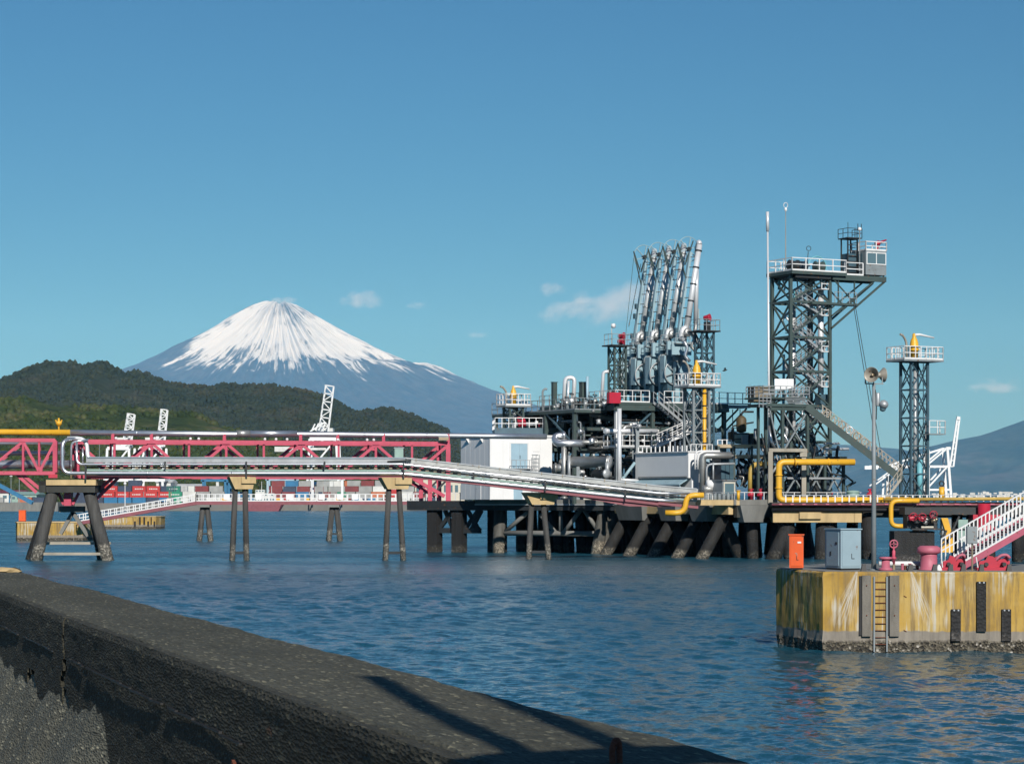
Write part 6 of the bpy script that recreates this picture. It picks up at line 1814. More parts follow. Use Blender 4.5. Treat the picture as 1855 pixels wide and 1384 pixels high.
# ================================================================== loading platform (upper steel deck)
UD = zat(728, 218)                # upper deck level, about 14 m
def loading_platform():
    root = thing('loading_platform', 'dark green two storey steel platform under the loading arms', 'platform', tuple(J(0, 20.3, 0)), TH)
    A, B = 12.2, 15.0
    G = 'green_steel'
    up = UD
    part(root, 'upper_deck', G, lambda m: m.bx(0, A, 0, B, up - .22, up))
    part(root, 'deck_extension', 'grey_steel', lambda m: m.bx(A, A + 2.6, .2, 2.0, up - .3, up - .05))
    part(root, 'left_deck', G, lambda m: m.bx(-3.2, -.02, 2.0, B + 4, up - .95, up - .70))
    for (x0, y0, x1, y1) in ((0, 0, A, 0), (0, 0, 0, B), (A, 0, A, B), (0, B, A, B), (0, 5, A, 5), (0, 10, A, 10)):
        part(root, 'deck_beam', G, lambda m: m.bar((x0, y0, up - .5), (x1, y1, up - .5), .22, .5))
    mid = zat(812, 218)
    cols = [(x, y) for x in (.3, 4.1, 8.0, 11.9) for y in (.3, 5, 10, 14.7)]
    for x, y in cols:
        part(root, 'column', G if (x, y) != (.3, .3) else 'white_paint', lambda m: m.bar((x, y, DZ), (x, y, up - .5), .34, .34))
    for x in (-3.0,):
        for y in (2.4, 8, 14, 18.5):
            part(root, 'column', G, lambda m: m.bar((x, y, DZ - .4), (x, y, up - .95), .3, .3))
    for z in (mid, (mid + up) / 2 - .3):
        for y in (.3, 5, 10, 14.7):
            part(root, 'floor_beam', G, lambda m: m.bar((.3, y, z), (11.9, y, z), .2, .34))
        for x in (.3, 4.1, 8.0, 11.9):
            part(root, 'floor_beam', G, lambda m: m.bar((x, .3, z), (x, 14.7, z), .2, .34))
        for y in (2.4, 8, 14, 18.5):
            part(root, 'floor_beam', G, lambda m: m.bar((-3.0, y, z), (.3, y, z), .18, .3))
    part(root, 'middle_floor', 'dark_steel', lambda m: m.bx(4.3, 11.8, .5, 14.5, mid + .18, mid + .26))
    for (a, b_) in (((.3, .3), (4.1, .3)), ((8.0, .3), (11.9, .3)), ((.3, .3), (.3, 5)), ((.3, 5), (.3, 10)), ((.3, 10), (.3, 14.7)), ((-3, 2.4), (-3, 8)), ((-3, 8), (-3, 14))):
        part(root, 'brace', 'teal_steel', lambda m: m.bar((*a, mid + .3), (*b_, up - .8), .16, .16))
        part(root, 'brace', G, lambda m: m.bar((*b_, DZ + .1), (*a, mid - .3), .16, .16))
    # knee braces under the right overhang
    for y in (.4, 1.9):
        part(root, 'knee_brace', G, lambda m: m.bar((A - .2, y, up - 2.6), (A + 2.3, y, up - .35), .14, .14))
    part(root, 'hanging_cage', 'dark_steel', lambda m: ([m.bar((A + 1.5, q, up - 3.2), (A + 1.5, q, up - .4), .06, .06) for q in (.3, 1.6)], [m.bar((A + .4, .3, up - z), (A + 1.5, .3, up - z), .06, .06) for z in (2.2, 2.7, 3.2)]))
    # handrails
    for pts in ([(0, 0), (3.6, 0)], [(5.2, 0), (A, 0)], [(A, .2), (A + 2.6, .2)], [(0, 0), (0, 4)], [(0, 4), (0, B)]):
        part(root, 'railing', 'white_paint' if pts[0][1] == 0 else 'galvanised', lambda m: m.railing([(x, y, up) for x, y in pts], 1.1, 1.0, .028, 1, .032, .12))
    part(root, 'railing', 'grey_steel', lambda m: m.railing([(-3.2, B + 4, up - .7), (-3.2, 2, up - .7), (-.1, 2, up - .7)], 1.1, 1.2, .028, 1, .032, .12))
    part(root, 'tool_store', 'red', lambda m: m.bx(-.95, .25, -.55, -.05, up - .15, up + .85))
    # stairs: from the upper deck down to the middle landing, then on to the low landing
    lx = zat(808, 215)
    part(root, 'stair_flight', 'galvanised', lambda m: m.stair((7.6, -.75, mid + 1.6), (3.9, -.75, up), 1.0, (0, 1, 0), 14, 1.0))
    part(root, 'stair_landing', 'galvanised', lambda m: m.bx(6.9, 8.4, -1.4, .1, mid + 1.5, mid + 1.6))
    part(root, 'stair_flight', 'white_paint', lambda m: m.stair((3.1, -1.8, lx), (6.9, -1.8, mid + 1.6), 1.0, (0, 1, 0), 14, 1.0))
    part(root, 'low_landing', 'galvanised', lambda m: m.bx(-1.4, 3.2, -2.4, -.3, lx - .14, lx))
    part(root, 'railing', 'white_paint', lambda m: m.railing([(-1.4, -.3, lx), (-1.4, -2.4, lx), (3.2, -2.4, lx)], 1.05, .75, .026, 1, .03, .1))
    for x in (-1.2, 3.0): part(root, 'landing_post', 'grey_steel', lambda m: m.bar((x, -2.2, DZ), (x, -2.2, lx - .14), .2, .2))
    part(root, 'landing_brace', 'pale_blue', lambda m: m.bar((3.0, -2.2, lx - .2), (.6, -2.2, DZ + .3), .14, .14))
    return root, mid
PLAT, MID = loading_platform()

# process pipework inside the platform
def process_pipes():
    rs = random.Random(12)
    root = thing('process_pipework', 'tangle of silver and dark process pipes inside the loading platform', 'pipework', tuple(J(0, 20.3, 0)), TH)
    mats = ['silver_dull', 'silver_dull', 'dark_steel', 'dark_steel', 'green_steel', 'silver', 'grey_steel', 'teal_steel']
    for i in range(84):
        x = rs.uniform(-2.6, 11.6); y = rs.uniform(-.1, 6) if rs.random() < .6 else rs.uniform(2, 14)
        z0 = rs.choice((DZ, MID)); z1 = z0 + rs.uniform(1.6, 4.0)
        r = rs.choice((.08, .1, .14, .2, .26))
        x2 = min(11.8, max(-2.8, x + rs.uniform(-3.5, 3.5)))
        part(root, 'pipe_run', rs.choice(mats), lambda m: m.pipe([(x, y, z0), (x, y, z1), (x2, y, z1)] if rs.random() < .6 else [(x, y, z0), (x, y, z1), (x, y + rs.uniform(1, 4), z1), (x2, y + 2, z1 + .5)], r, 8, bend=r * 3), True)
    for i in range(46):
        y = rs.uniform(-.3, 5); z = rs.uniform(DZ + .5, UD - .8); x = rs.uniform(-3, 6); L = rs.uniform(2, 6.5); r = rs.choice((.07, .1, .15, .22))
        part(root, 'pipe_run', rs.choice(mats), lambda m: m.pipe([(x, y, z), (x + L, y, z)], r, 8), True)
        if r > .09: part(root, 'flange', 'silver_dull', lambda m: m.tube((x + L * .4, y, z), (x + L * .4 + .1, y, z), r * 1.6, n=10), True)
    for i in range(80):
        x = rs.uniform(-2.8, 11.5); y = rs.uniform(-.4, 3.5); z = rs.choice((DZ + rs.uniform(.4, 3.2), MID + rs.uniform(.4, 3.6)))
        s_ = rs.uniform(.12, .28)
        v = part(root, 'valve', rs.choice(['silver', 'galvanised', 'grey_steel', 'white_clad', 'silver_dull', 'teal_steel']), lambda m: m.lathe([(s_ * .5, -s_), (s_ * 1.1, -s_ * .8), (s_ * .9, 0), (s_ * 1.1, s_ * .8), (s_ * .5, s_)], (x, y, z), (rs.choice((0, 1)), .2, rs.choice((0, 1)) + .05), 10), True)
        if i % 2: part(v, 'handwheel', 'dark_steel', lambda m: m.ring((x, y - .2, z + s_ * 1.8), (.3, .2, 1), s_, .03, 12, 5), True)
    for i in range(14):
        x = rs.uniform(-2.8, 11.5); y = rs.uniform(3, 12); z0 = rs.choice((DZ, MID)); h = rs.uniform(1.5, 3.4); w_ = rs.uniform(.5, 1.3)
        part(root, 'equipment_cabinet', rs.choice(['navy', 'dark_steel', 'green_steel', 'grey_steel']), lambda m: m.bx(x, x + w_, y, y + w_, z0 + .02, z0 + h))
    for i in range(16):  # dark drums added at the rear to block see-through and blacken the interior
        x = -2.2 + (i % 8) * 1.9; y = 9.0 + (i // 8) * 3.6; z0 = DZ if i % 2 else MID; r = rs.uniform(.6, .95)
        part(root, 'filler_drum', rs.choice(['navy', 'dark_steel', 'dark_steel', 'green_steel']), lambda m: m.lathe([(r * .3, 0), (r, .15), (r, 3.4), (r * .8, 3.7), (r * .2, 3.8)], (x, y, z0), (0, 0, 1), 14), True)
process_pipes()

# heat exchangers and larger pipes left of the white column
def vessel(name, label, px0, px1, py, r, d, mtl, cap='galvanised', cat='vessel'):
    a = W(px0, py, d); b_ = W(px1, py, d - 1.5)
    root = thing(name, label, cat, (a.x, a.y, DZ)); xf = inv(root)
    u = (b_ - a).normalized(); L = (b_ - a).length
    part(root, 'shell', mtl, lambda m: m.lathe([(r * .3, 0), (r * .8, .05), (r, .25), (r, L - .2), (r * 1.15, L - .2), (r * 1.15, L), (r * .9, L + .02)], a, u, 20), True, xf)
    part(root, 'end_cover', cap, lambda m: m.lathe([(r * 1.12, L + .03), (r * 1.12, L + .12), (r * .2, L + .16)], a, u, 20), True, xf)
    for t in (.2, .75):
        p = a.lerp(b_, t)
        part(root, 'saddle', 'grey_steel', lambda m: m.bx(p.x - .15, p.x + .15, p.y - r * .7, p.y + r * .7, DZ, p.z - r * .8), False, xf)
    for t in (.35, .6):
        p = a.lerp(b_, t)
        part(root, 'nozzle', mtl, lambda m: m.tube((p.x, p.y, p.z + r * .8), (p.x, p.y, p.z + r * 1.5), r * .25, n=10), True, xf)
    return root
vessel('heat_exchanger', 'long dull silver heat exchanger right of the switch house', 1033, 1104, 837, .52, 216, 'silver_dull')
vessel('small_drum', 'short horizontal drum below the low landing', 1075, 1098, 858, .38, 214, 'dark_steel', cat='drum')
vessel('level_drum', 'small white horizontal drum high in the platform frame', 1146, 1158, 772, .17, 217, 'white_clad', cat='drum')
def bigpipe(label, pts, r, mtl='silver_dull', bend=.6, n=14, name='process_pipe'):
    root = thing(name, label, 'pipe', tuple(pts[0])); xf = inv(root)
    part(root, 'pipe_run', mtl, lambda m: m.pipe(pts, r, n, bend=bend), True, xf)
    p, q = Vector(pts[0]), Vector(pts[1]); u = (q - p).normalized()
    part(root, 'flange', mtl, lambda m: m.tube(p + u * .1, p + u * .25, r * 1.3, n=n), True, xf)
    return root
bigpipe('thick silver pipe bending behind the switch house corner', [W(1025, 789, 217), W(1005, 790, 217), W(1006, 803, 216.5), W(1056, 803, 216)], .33, 'silver', .5)
bigpipe('upright silver pipe right of the switch house', [W(1022, 905, 216.5), W(1022, 795, 216.5)], .26)
bigpipe('low thick silver pipe behind the switch house', [W(1003, 848, 217), W(1030, 848, 217)], .4)
bigpipe('slim upright pipe beside the heat exchanger', [W(1031, 880, 215.5), W(1031, 825, 215.5)], .14, 'galvanised')
bigpipe('horizontal white pipe under the low stair', [W(1095, 781, 216), W(1190, 781, 219)], .22, 'white_clad')
bigpipe('white bottom pipe crossing beside the column foot', [W(1122, 869, 214), W(1165, 871, 215)], .14, 'white_clad')
bigpipe('bluish diagonal pipe brace near the equipment house', [W(1127, 869, 214.5), W(1150, 838, 215)], .14, 'bluegrey')
bigpipe('tall white pipe standing at the platform front corner', [W(1122, 905, 213.6), W(1122, 740, 213.6)], .2, 'white_clad')
bigpipe('silver pipe running low towards the jetty front', [W(1070, 875, 214), W(1100, 862, 214), W(1100, 838, 214)], .2, 'galvanised')
r_ = thing('pump_skid', 'white pump skid on the deck below the exchangers', 'pump', tuple(W(1085, 905, 213.5)))
part(r_, 'bedplate', 'cream', lambda m: m.bx(-1.4, 1.4, -.5, .5, 0, .25)); part(r_, 'motor', 'silver_dull', lambda m: m.lathe([(.2, -.7), (.42, -.65), (.42, .65), (.2, .7)], (-.5, 0, .75), (1, 0, 0), 14), True); part(r_, 'casing', 'white_clad', lambda m: m.lathe([(.15, -.3), (.55, -.2), (.55, .2), (.15, .3)], (.7, 0, .8), (1, 0, 0), 16), True); part(r_, 'panel', 'cream', lambda m: m.bx(-1.2, 1.0, -.75, -.6, .9, 1.3))

# equipment standing on the left upper deck
def deck_top_items():
    LZ = UD - .7
    def at(px, d, z=LZ): p = W(px, HZ, d); return (p.x, p.y, z)
    for px, w_, pt, d, lab in ((1004, .42, 693, 226, 'narrow dark green steel box column on the upper deck'), (1057, .62, 693, 223, 'wider dark green steel box column on the upper deck')):
        root = thing('box_column', lab, 'column', at(px, d), TH); h = zat(pt, d) - LZ
        part(root, 'shaft', 'green_steel', lambda m: m.bx(-w_ / 2, w_ / 2, -w_ / 2, w_ / 2, 0, h)); part(root, 'cap_plate', 'teal_steel', lambda m: m.bx(-w_ / 2 - .05, w_ / 2 + .05, -w_ / 2 - .05, w_ / 2 + .05, h, h + .06))
        part(root, 'base_plate', 'dark_steel', lambda m: m.bx(-w_ / 2 - .15, w_ / 2 + .15, -w_ / 2 - .15, w_ / 2 + .15, 0, .08))
    d = 224
    bigpipe('white inverted U pipe loop on the upper deck', [W(1021, 742, d), W(1024, 684, d), W(1041, 684, d), W(1038, 742, d)], .2, 'white_clad', .8)
    bigpipe('slim inner white pipe of the U loop', [W(1028, 742, d - .6), W(1030, 690, d - .6)], .11, 'white_clad')
    bigpipe('white bent vent pipe left of the lattice mast', [W(1089, 742, 221), W(1093, 674, 221), W(1103, 673, 221)], .16, 'white_clad', .5)
    bigpipe('thin pale upright vent on the upper deck', [W(1064, 742, 222), W(1064, 682, 222)], .13, 'pale_blue')
    bigpipe('curved grey lamp pipe left of the upper deck', [W(983, 780, 226), W(983, 708, 226), W(988, 704, 226), W(991, 706, 226)], .1, 'grey_steel', .3)
    rs = random.Random(3)
    for i in range(12):
        px = 1010 + i * 8.5; d = 223 - i * .35
        root = thing('deck_valve', f"small valve assembly on the left upper deck, {['first','second','third','fourth','fifth','sixth','seventh','eighth','ninth','tenth','eleventh','twelfth'][i]} from left", 'valve', at(px, d), 0, 'valves on the left upper deck')
        h = rs.uniform(.6, 1.7)
        part(root, 'stem', rs.choice(['grey_steel', 'silver_dull', 'teal_steel']), lambda m: m.tube((0, 0, 0), (0, 0, h), .1, n=8), True)
        part(root, 'body', rs.choice(['silver_dull', 'galvanised', 'white_clad', 'dark_steel']), lambda m: m.lathe([(.12, -.2), (.26, -.15), (.2, 0), (.26, .15), (.12, .2)], (0, 0, h * .6), (1, .4, .2), 10), True)
        part(root, 'handwheel', 'dark_steel', lambda m: m.ring((0, 0, h), (.2, .3, 1), .2, .035, 14, 5), True)
deck_top_items()

# ------------------------------------------------------------------ loading arms
def loading_arm(label, i):
    sp = 2.75
    lx, ly = to_local(1238, 222.0)
    base = J(lx, ly + (3 - i) * sp, UD)
    root = thing('marine_loader', label, 'loading arm', tuple(base), TH, 'marine loading arms')
    B_ = 'bluegrey'
    top = (1.55, -.35, 14.9); foot = (.05, -.35, 6.6)
    white = 'white_clad' if i == 3 else 'arm_silver'
    part(root, 'riser', 'grey_steel', lambda m: m.tube((0, 0, 0), (0, 0, 6.6), .32, n=14), True)
    part(root, 'base_flange', 'grey_steel', lambda m: m.lathe([(.55, 0), (.55, .15), (.36, .2), (.36, .6)], n=16), True)
    part(root, 'support_post', B_, lambda m: m.bx(-.75, -.35, .2, .6, .0, 6.2))
    for z in (1.5, 3.2, 4.9): part(root, 'support_arm', B_, lambda m: m.bar((-.55, .4, z), (0, .1, z + .5), .14, .14))
    part(root, 'swivel_head', 'silver_dull', lambda m: m.lathe([(.2, -.8), (.42, -.75), (.42, -.3), (.34, -.25), (.34, .3), (.42, .35), (.42, .6), (.2, .65)], (.05, -.1, 6.6), (0, 1, 0), 16), True)
    part(root, 'elbow', white, lambda m: m.pipe([(0, -.05, 5.9), (-.45, -.3, 6.1), (-.3, -.35, 6.9), (.12, -.35, 7.1)], .27, 12, bend=.5), True)
    ib = part(root, 'inboard_arm', white, lambda m: m.tube(foot, top, .28, .26, 14), True)
    for t in (.18, .36, .55, .74, .93):
        p = Vector(foot).lerp(Vector(top), t); u = (Vector(top) - Vector(foot)).normalized()
        part(ib, 'joint_band', 'dark_steel' if i == 3 else 'silver_dull', lambda m: m.tube(p - u * .06, p + u * .06, .32, n=14), True)
    # lattice beam beside the product line
    q0, q1 = Vector((-.62, .15, 5.6)), Vector((.85, .15, 14.2))
    part(root, 'arm_beam', B_, lambda m: m.bar(q0, q1, .24, .34))
    part(root, 'arm_beam', B_, lambda m: m.bar(q0 + Vector((.35, .55, 0)), q1 + Vector((.35, .45, 0)), .16, .2))
    for k in range(9):
        p = q0.lerp(q1, (k + .5) / 9)
        part(root, 'beam_bracket', 'dark_steel', lambda m: m.bar(p + Vector((-.1, -.1, 0)), p + Vector((.75, -.4, .02)), .07, .07))
    for k in (1, 3, 4): 
        p = q0.lerp(q1, k / 9 + .03)
        part(root, 'hydraulic_box', 'teal_steel', lambda m: m.box(tuple(p + Vector((-.3, 0, 0))), (.24, .3, .5)))
    # outboard arm folded down from the apex
    o0, o1 = Vector((1.75, .45, 14.2)), Vector((1.62, .45, 7.6))
    part(root, 'outboard_arm', white, lambda m: m.tube(o0, o1, .22, n=12), True)
    part(root, 'apex_elbow', white, lambda m: m.pipe([tuple(top), (1.6, -.2, 15.15), (1.78, .3, 15.0), tuple(o0)], .25, 12, bend=.4), True)
    part(root, 'triple_swivel', 'silver_dull', lambda m: m.pipe([tuple(o1), (1.6, .45, 7.0), (1.25, .2, 6.5), (1.45, -.1, 5.9), (1.7, -.1, 5.6)], .2, 12, bend=.3), True)
    part(root, 'end_flange', 'dark_steel', lambda m: m.lathe([(.34, 0), (.34, .14), (.2, .2)], (1.72, -.1, 5.5), (.6, 0, -.6), 14), True)
    # apex sheave and counterweight sheave
    ctr = Vector((1.0, .75, 14.55)); ctl = Vector((-.45, .75, 2.9))
    for c_, RR, nm, mt_ in ((ctr, 1.16, 'apex_sheave', 'bluegrey'), (ctl, 1.12, 'lower_sheave', 'galvanised')):
        sh_ = part(root, nm, mt_, lambda m: m.ring(c_, (0, 1, 0), RR, .042 if nm[0] == 'a' else .07, 36, 6), True)
        for k in range(6):
            a = math.pi * k / 3 + .3
            part(sh_, 'spoke', 'bluegrey' if nm[0] == 'a' else 'galvanised', lambda m: m.bar(c_, c_ + Vector((math.cos(a), 0, math.sin(a))) * RR, .08, .08))
        part(sh_, 'hub', 'dark_steel', lambda m: m.tube(c_ + Vector((0, -.25, 0)), c_ + Vector((0, .2, 0)), .2, n=12), True)
    for s_ in (-1, 1):
        a_ = ctr + Vector((s_ * 1.16, 0, 0)); b_ = ctl + Vector((s_ * 1.1, 0, 0))
        part(root, 'cable', 'dark_steel', lambda m: m.tube(a_, b_, .022, n=5))
    for a_, b_ in (((.2, .2, 13.2), (-.5, .2, 15.0)), ((.3, .2, 13.0), (1.2, .2, 15.3)), ((-.5, .2, 15.0), (.4, .2, 11.6))):
        part(root, 'apex_strut', 'green_steel', lambda m: m.bar(a_, b_, .09, .09))
    # counterweights: pale plates above, dark block below
    part(root, 'counterweight_plate', B_, lambda m: m.bx(-1.35, .25, .62, .86, 4.55, 5.85))
    part(root, 'counterweight_arm', 'teal_steel', lambda m: m.bar((-.2, .4, 6.6), (-.6, .4, 1.9), .3, .4))
    part(root, 'counterweight_block', 'bluegrey', lambda m: m.bx(-1.5, .35, .95, 1.75, 2.0, 4.5))
    part(root, 'counterweight_block', 'teal_steel', lambda m: m.bx(-1.2, .1, .9, 1.8, 1.2, 1.95))
    part(root, 'weight_disc', 'grey_steel', lambda m: m.lathe([(.5, 0), (.5, .35), (.3, .42)], (-.4, .55, 4.3), (0, -1, 0), 16), True)
    part(root, 'work_platform', 'grey_steel', lambda m: m.bx(-1.4, .9, -1.0, -.5, 5.5, 5.58))
    part(root, 'work_rail', 'galvanised', lambda m: m.railing([(-1.4, -1.0, 5.58), (.9, -1.0, 5.58)], .9, .7, .025, 1, .025))
    if i == 3:
        part(root, 'end_plate', B_, lambda m: m.bx(-1.6, .5, -.62, -.5, 4.5, 5.75))
        part(root, 'end_disc', B_, lambda m: m.lathe([(1.0, 0), (1.0, .06)], (.1, -.45, 2.7), (0, -1, 0), 24))
    return root
for i, lab in enumerate(('silver loading arm, leftmost and farthest of the four', 'silver loading arm, second from left of the four', 'silver loading arm, third from left of the four', 'bright white loading arm, rightmost and nearest of the four')):
    loading_arm(lab, i)

def guy(label, a, b_, r=.03):
    root = thing('guy_wire', label, 'wire', tuple(a)); xf = inv(root)
    part(root, 'strand', 'dark_steel', lambda m: m.tube(a, b_, r, n=5), False, xf)
    part(root, 'turnbuckle', 'grey_steel', lambda m: m.tube(Vector(a).lerp(Vector(b_), .94), Vector(a).lerp(Vector(b_), .97), r * 2.5, n=6), False, xf)
guy('thin guy wire slanting left of the loading arms', W(1161, 478, 226), W(1139, 592, 226))
guy('left guy wire hanging from the gangway cantilever', W(1546, 552, 206), W(1594, 850, 204))
guy('right guy wire hanging from the gangway cantilever', W(1549, 552, 206), W(1601, 850, 204))

# ------------------------------------------------------------------ lattice masts with red searchlights
def search_mast(label, px, d, pt, a, b_, dz0, lamps, seed):
    p = W(px, HZ, d); root = thing('searchlight_mast', label, 'mast', (p.x, p.y, dz0), TH)
    h = zat(pt, d) - dz0
    n = max(3, int(h / 1.9))
    lattice(root, -a / 2, -b_ / 2, a, b_, [h * i / n for i in range(n + 1)], .17, 'teal_steel' if seed else 'green_steel', .075, .09)
    part(root, 'top_platform', 'dark_steel', lambda m: m.bx(-a / 2 - .5, a / 2 + .5, -b_ / 2 - .4, b_ / 2 + .4, h, h + .12))
    part(root, 'railing', 'galvanised', lambda m: m.railing([(-a / 2 - .45, b_ / 2, h + .12), (-a / 2 - .45, -b_ / 2 - .35, h + .12), (a / 2 + .45, -b_ / 2 - .35, h + .12), (a / 2 + .45, b_ / 2, h + .12)], 1.0, .8, .022, 1, .022))
    for (x, z) in lamps:
        l = part(root, 'searchlight', 'red', lambda m: m.lathe([(.12, -.34), (.24, -.28), (.26, .0), (.30, .22), (.34, .3), (.30, .31), (.05, .28)], (x, -.3, h + z), (.5, -.8, .12), 16), True)
        part(l, 'stand', 'dark_steel', lambda m: m.tube((x, -.3, h + .1), (x, -.3, h + z - .2), .06, n=8))
    part(root, 'aerial', 'cream', lambda m: m.tube((-a / 2 - .1, -.2, h + .1), (-a / 2 - .1, -.2, h + 2.1), .03, n=6))
    return root, h
r_, h_ = search_mast('thin lattice mast with red searchlights left of the arms', 1118, 221, 628, 1.2, 1.1, UD, ((.3, .95), (.25, .45)), 0)
part(r_, 'white_lamp', 'white_paint', lambda m: m.lathe([(.06, -.2), (.2, -.1), (.22, .15), (.08, .2)], (-.6, -.3, h_ + 1.9), (.4, -.9, 0), 12), True)
r_, h_ = search_mast('lattice mast with a red searchlight right of the arms', 1276, 218, 602, 1.25, 1.2, DZ, ((.1, 1.3),), 1)
part(r_, 'lamp_tower', 'dark_steel', lambda m: m.bx(-.15, .35, -.5, -.1, h_ + .12, h_ + .95))
bigpipe('pair of silver hose reels beside the right mast', [W(1238, 618, 219), W(1246, 630, 219), W(1240, 645, 219), W(1250, 655, 219)], .16, 'silver', .3)
bigpipe('looped silver hose left of the right mast', [W(1247, 600, 218.5), W(1258, 612, 218.5), W(1252, 628, 218.5), W(1262, 640, 218.5)], .13, 'silver_dull', .3)

# ------------------------------------------------------------------ fire monitors
def monitor_tower(label, px, d, pt, base, a, b_, deckx, decky, levels, rail, barrel_left=False, mtl='green_steel', yel=True, riser=False, h_mon=2.3, legw=.2):
    p = W(px, HZ, d); root = thing('fire_monitor_tower', label, 'tower', (p.x, p.y, base), TH, 'fire monitor towers')
    h = zat(pt, d) - base
    lattice(root, -a / 2, -b_ / 2, a, b_, [h * i / levels for i in range(levels + 1)], legw, mtl, .085, .12)
    part(root, 'platform', 'grey_steel', lambda m: m.bx(deckx[0], deckx[1], decky[0], decky[1], h, h + .16))
    x0, x1, y0, y1 = deckx[0] + .05, deckx[1] - .05, decky[0] + .05, decky[1] - .05
    for pts in ([(x0, y1), (x0, y0)], [(x0, y0), (x1, y0)], [(x1, y0), (x1, y1)], [(x0, y1), (x1, y1)]):
        part(root, 'railing', rail, lambda m: m.railing([(q[0], q[1], h + .16) for q in pts], 1.1, .62, .03, 1, .035, .14))
    z = h + .16; s_ = h_mon / 2.3
    mo = part(root, 'monitor', 'yellow', lambda m: m.lathe([(.34 * s_, 0), (.34 * s_, .8 * s_), (.42 * s_, .82 * s_), (.42 * s_, .95 * s_), (.36 * s_, 1.0 * s_), (.36 * s_, 1.45 * s_), (.28 * s_, 1.75 * s_), (.16 * s_, 1.95 * s_), (.14 * s_, 2.25 * s_), (.05, 2.3 * s_)], (0, 0, z), n=18), True)
    part(mo, 'collar', 'tan_yellow', lambda m: m.lathe([(.5 * s_, 1.1 * s_), (.5 * s_, 1.2 * s_)], (0, 0, z), n=18), True)
    part(mo, 'barrel', 'white_paint', lambda m: m.pipe([(0, -.05, z + 2.15 * s_), (.5 * s_, -.1, z + 2.2 * s_), (1.9 * s_, -.25, z + 1.95 * s_)], .09, 10, radii=[.13, .10, .07]), True)
    part(mo, 'crank', 'brass', lambda m: (m.bar((-.5 * s_, -.2, z + 1.15 * s_), (.55 * s_, -.2, z + 1.15 * s_), .05, .05)))
    part(root, 'vent_pipe', 'horn_grey', lambda m: m.pipe([(-.55, .3, z), (-.6, .3, z + 1.6 * s_), (-.95, .3, z + 2.1 * s_), (-1.25, .3, z + 2.2 * s_)], .1, 8, bend=.5), True)
    if riser:
        part(root, 'riser_pipe', 'yellow', lambda m: m.tube((.28, -b_ / 2 - .1, 0), (.28, -b_ / 2 - .1, h), .17, n=12), True)
        for k in range(9): part(root, 'riser_clamp', 'dark_steel', lambda m: m.tube((.28, -b_ / 2 - .1, h * (k + .5) / 9), (.28, -b_ / 2 - .1, h * (k + .5) / 9 + .1), .21, n=10), True)
    else:
        part(root, 'riser_pipe', 'galvanised', lambda m: m.tube((.1, 0, 0), (.1, 0, h), .16, n=12), True)
    return root, h
rt, hh = monitor_tower('tall slim tower with yellow fire monitor at the right', 1656, 203, 656, DZ - .2, 1.75, 1.45, (-2.0, 2.15), (-1.3, 1.3), 5, 'white_paint', mtl='teal_steel')
zsub = zat(788, 203) - DZ + .2
part(rt, 'lower_platform', 'grey_steel', lambda m: m.bx(.4, 2.1, -1.6, -.8, zsub, zsub + .1))
part(rt, 'railing', 'white_paint', lambda m: m.railing([(.42, -1.58, zsub + .1), (2.08, -1.58, zsub + .1), (2.08, -.82, zsub + .1)], 1.1, .8, .03, 1, .035))
part(rt, 'ladder', 'galvanised', lambda m: (m.bar((1.15, -.2, 0), (1.15, -.2, hh), .05, .05), m.bar((1.15, .25, 0), (1.15, .25, hh), .05, .05), [m.bar((1.15, -.2, .4 * k), (1.15, .25, .4 * k), .03, .03) for k in range(1, 28)]))
part(rt, 'vent_stack', 'white_paint', lambda m: m.tube((1.35, .1, 0), (1.35, .1, zat(740, 203) - DZ), .13, n=10), True)
part(rt, 'hose_reel', 'cyan', lambda m: m.tube((.2, -.5, .4), (.2, -.5, 3.6), .25, n=10), True)
monitor_tower('yellow fire monitor tower in front of the loading arms', 1262, 209, 703, DZ, 1.6, 1.5, (-1.6, 1.75), (-1.25, 1.2), 5, 'white_paint', riser=True, mtl='grey_steel')
mt, hh = monitor_tower('low yellow fire monitor tower above the switch house', 930, 226, 738, zat(778, 226), 1.4, 1.3, (-1.35, 1.4), (-1.0, 1.0), 2, 'white_paint', h_mon=1.9)
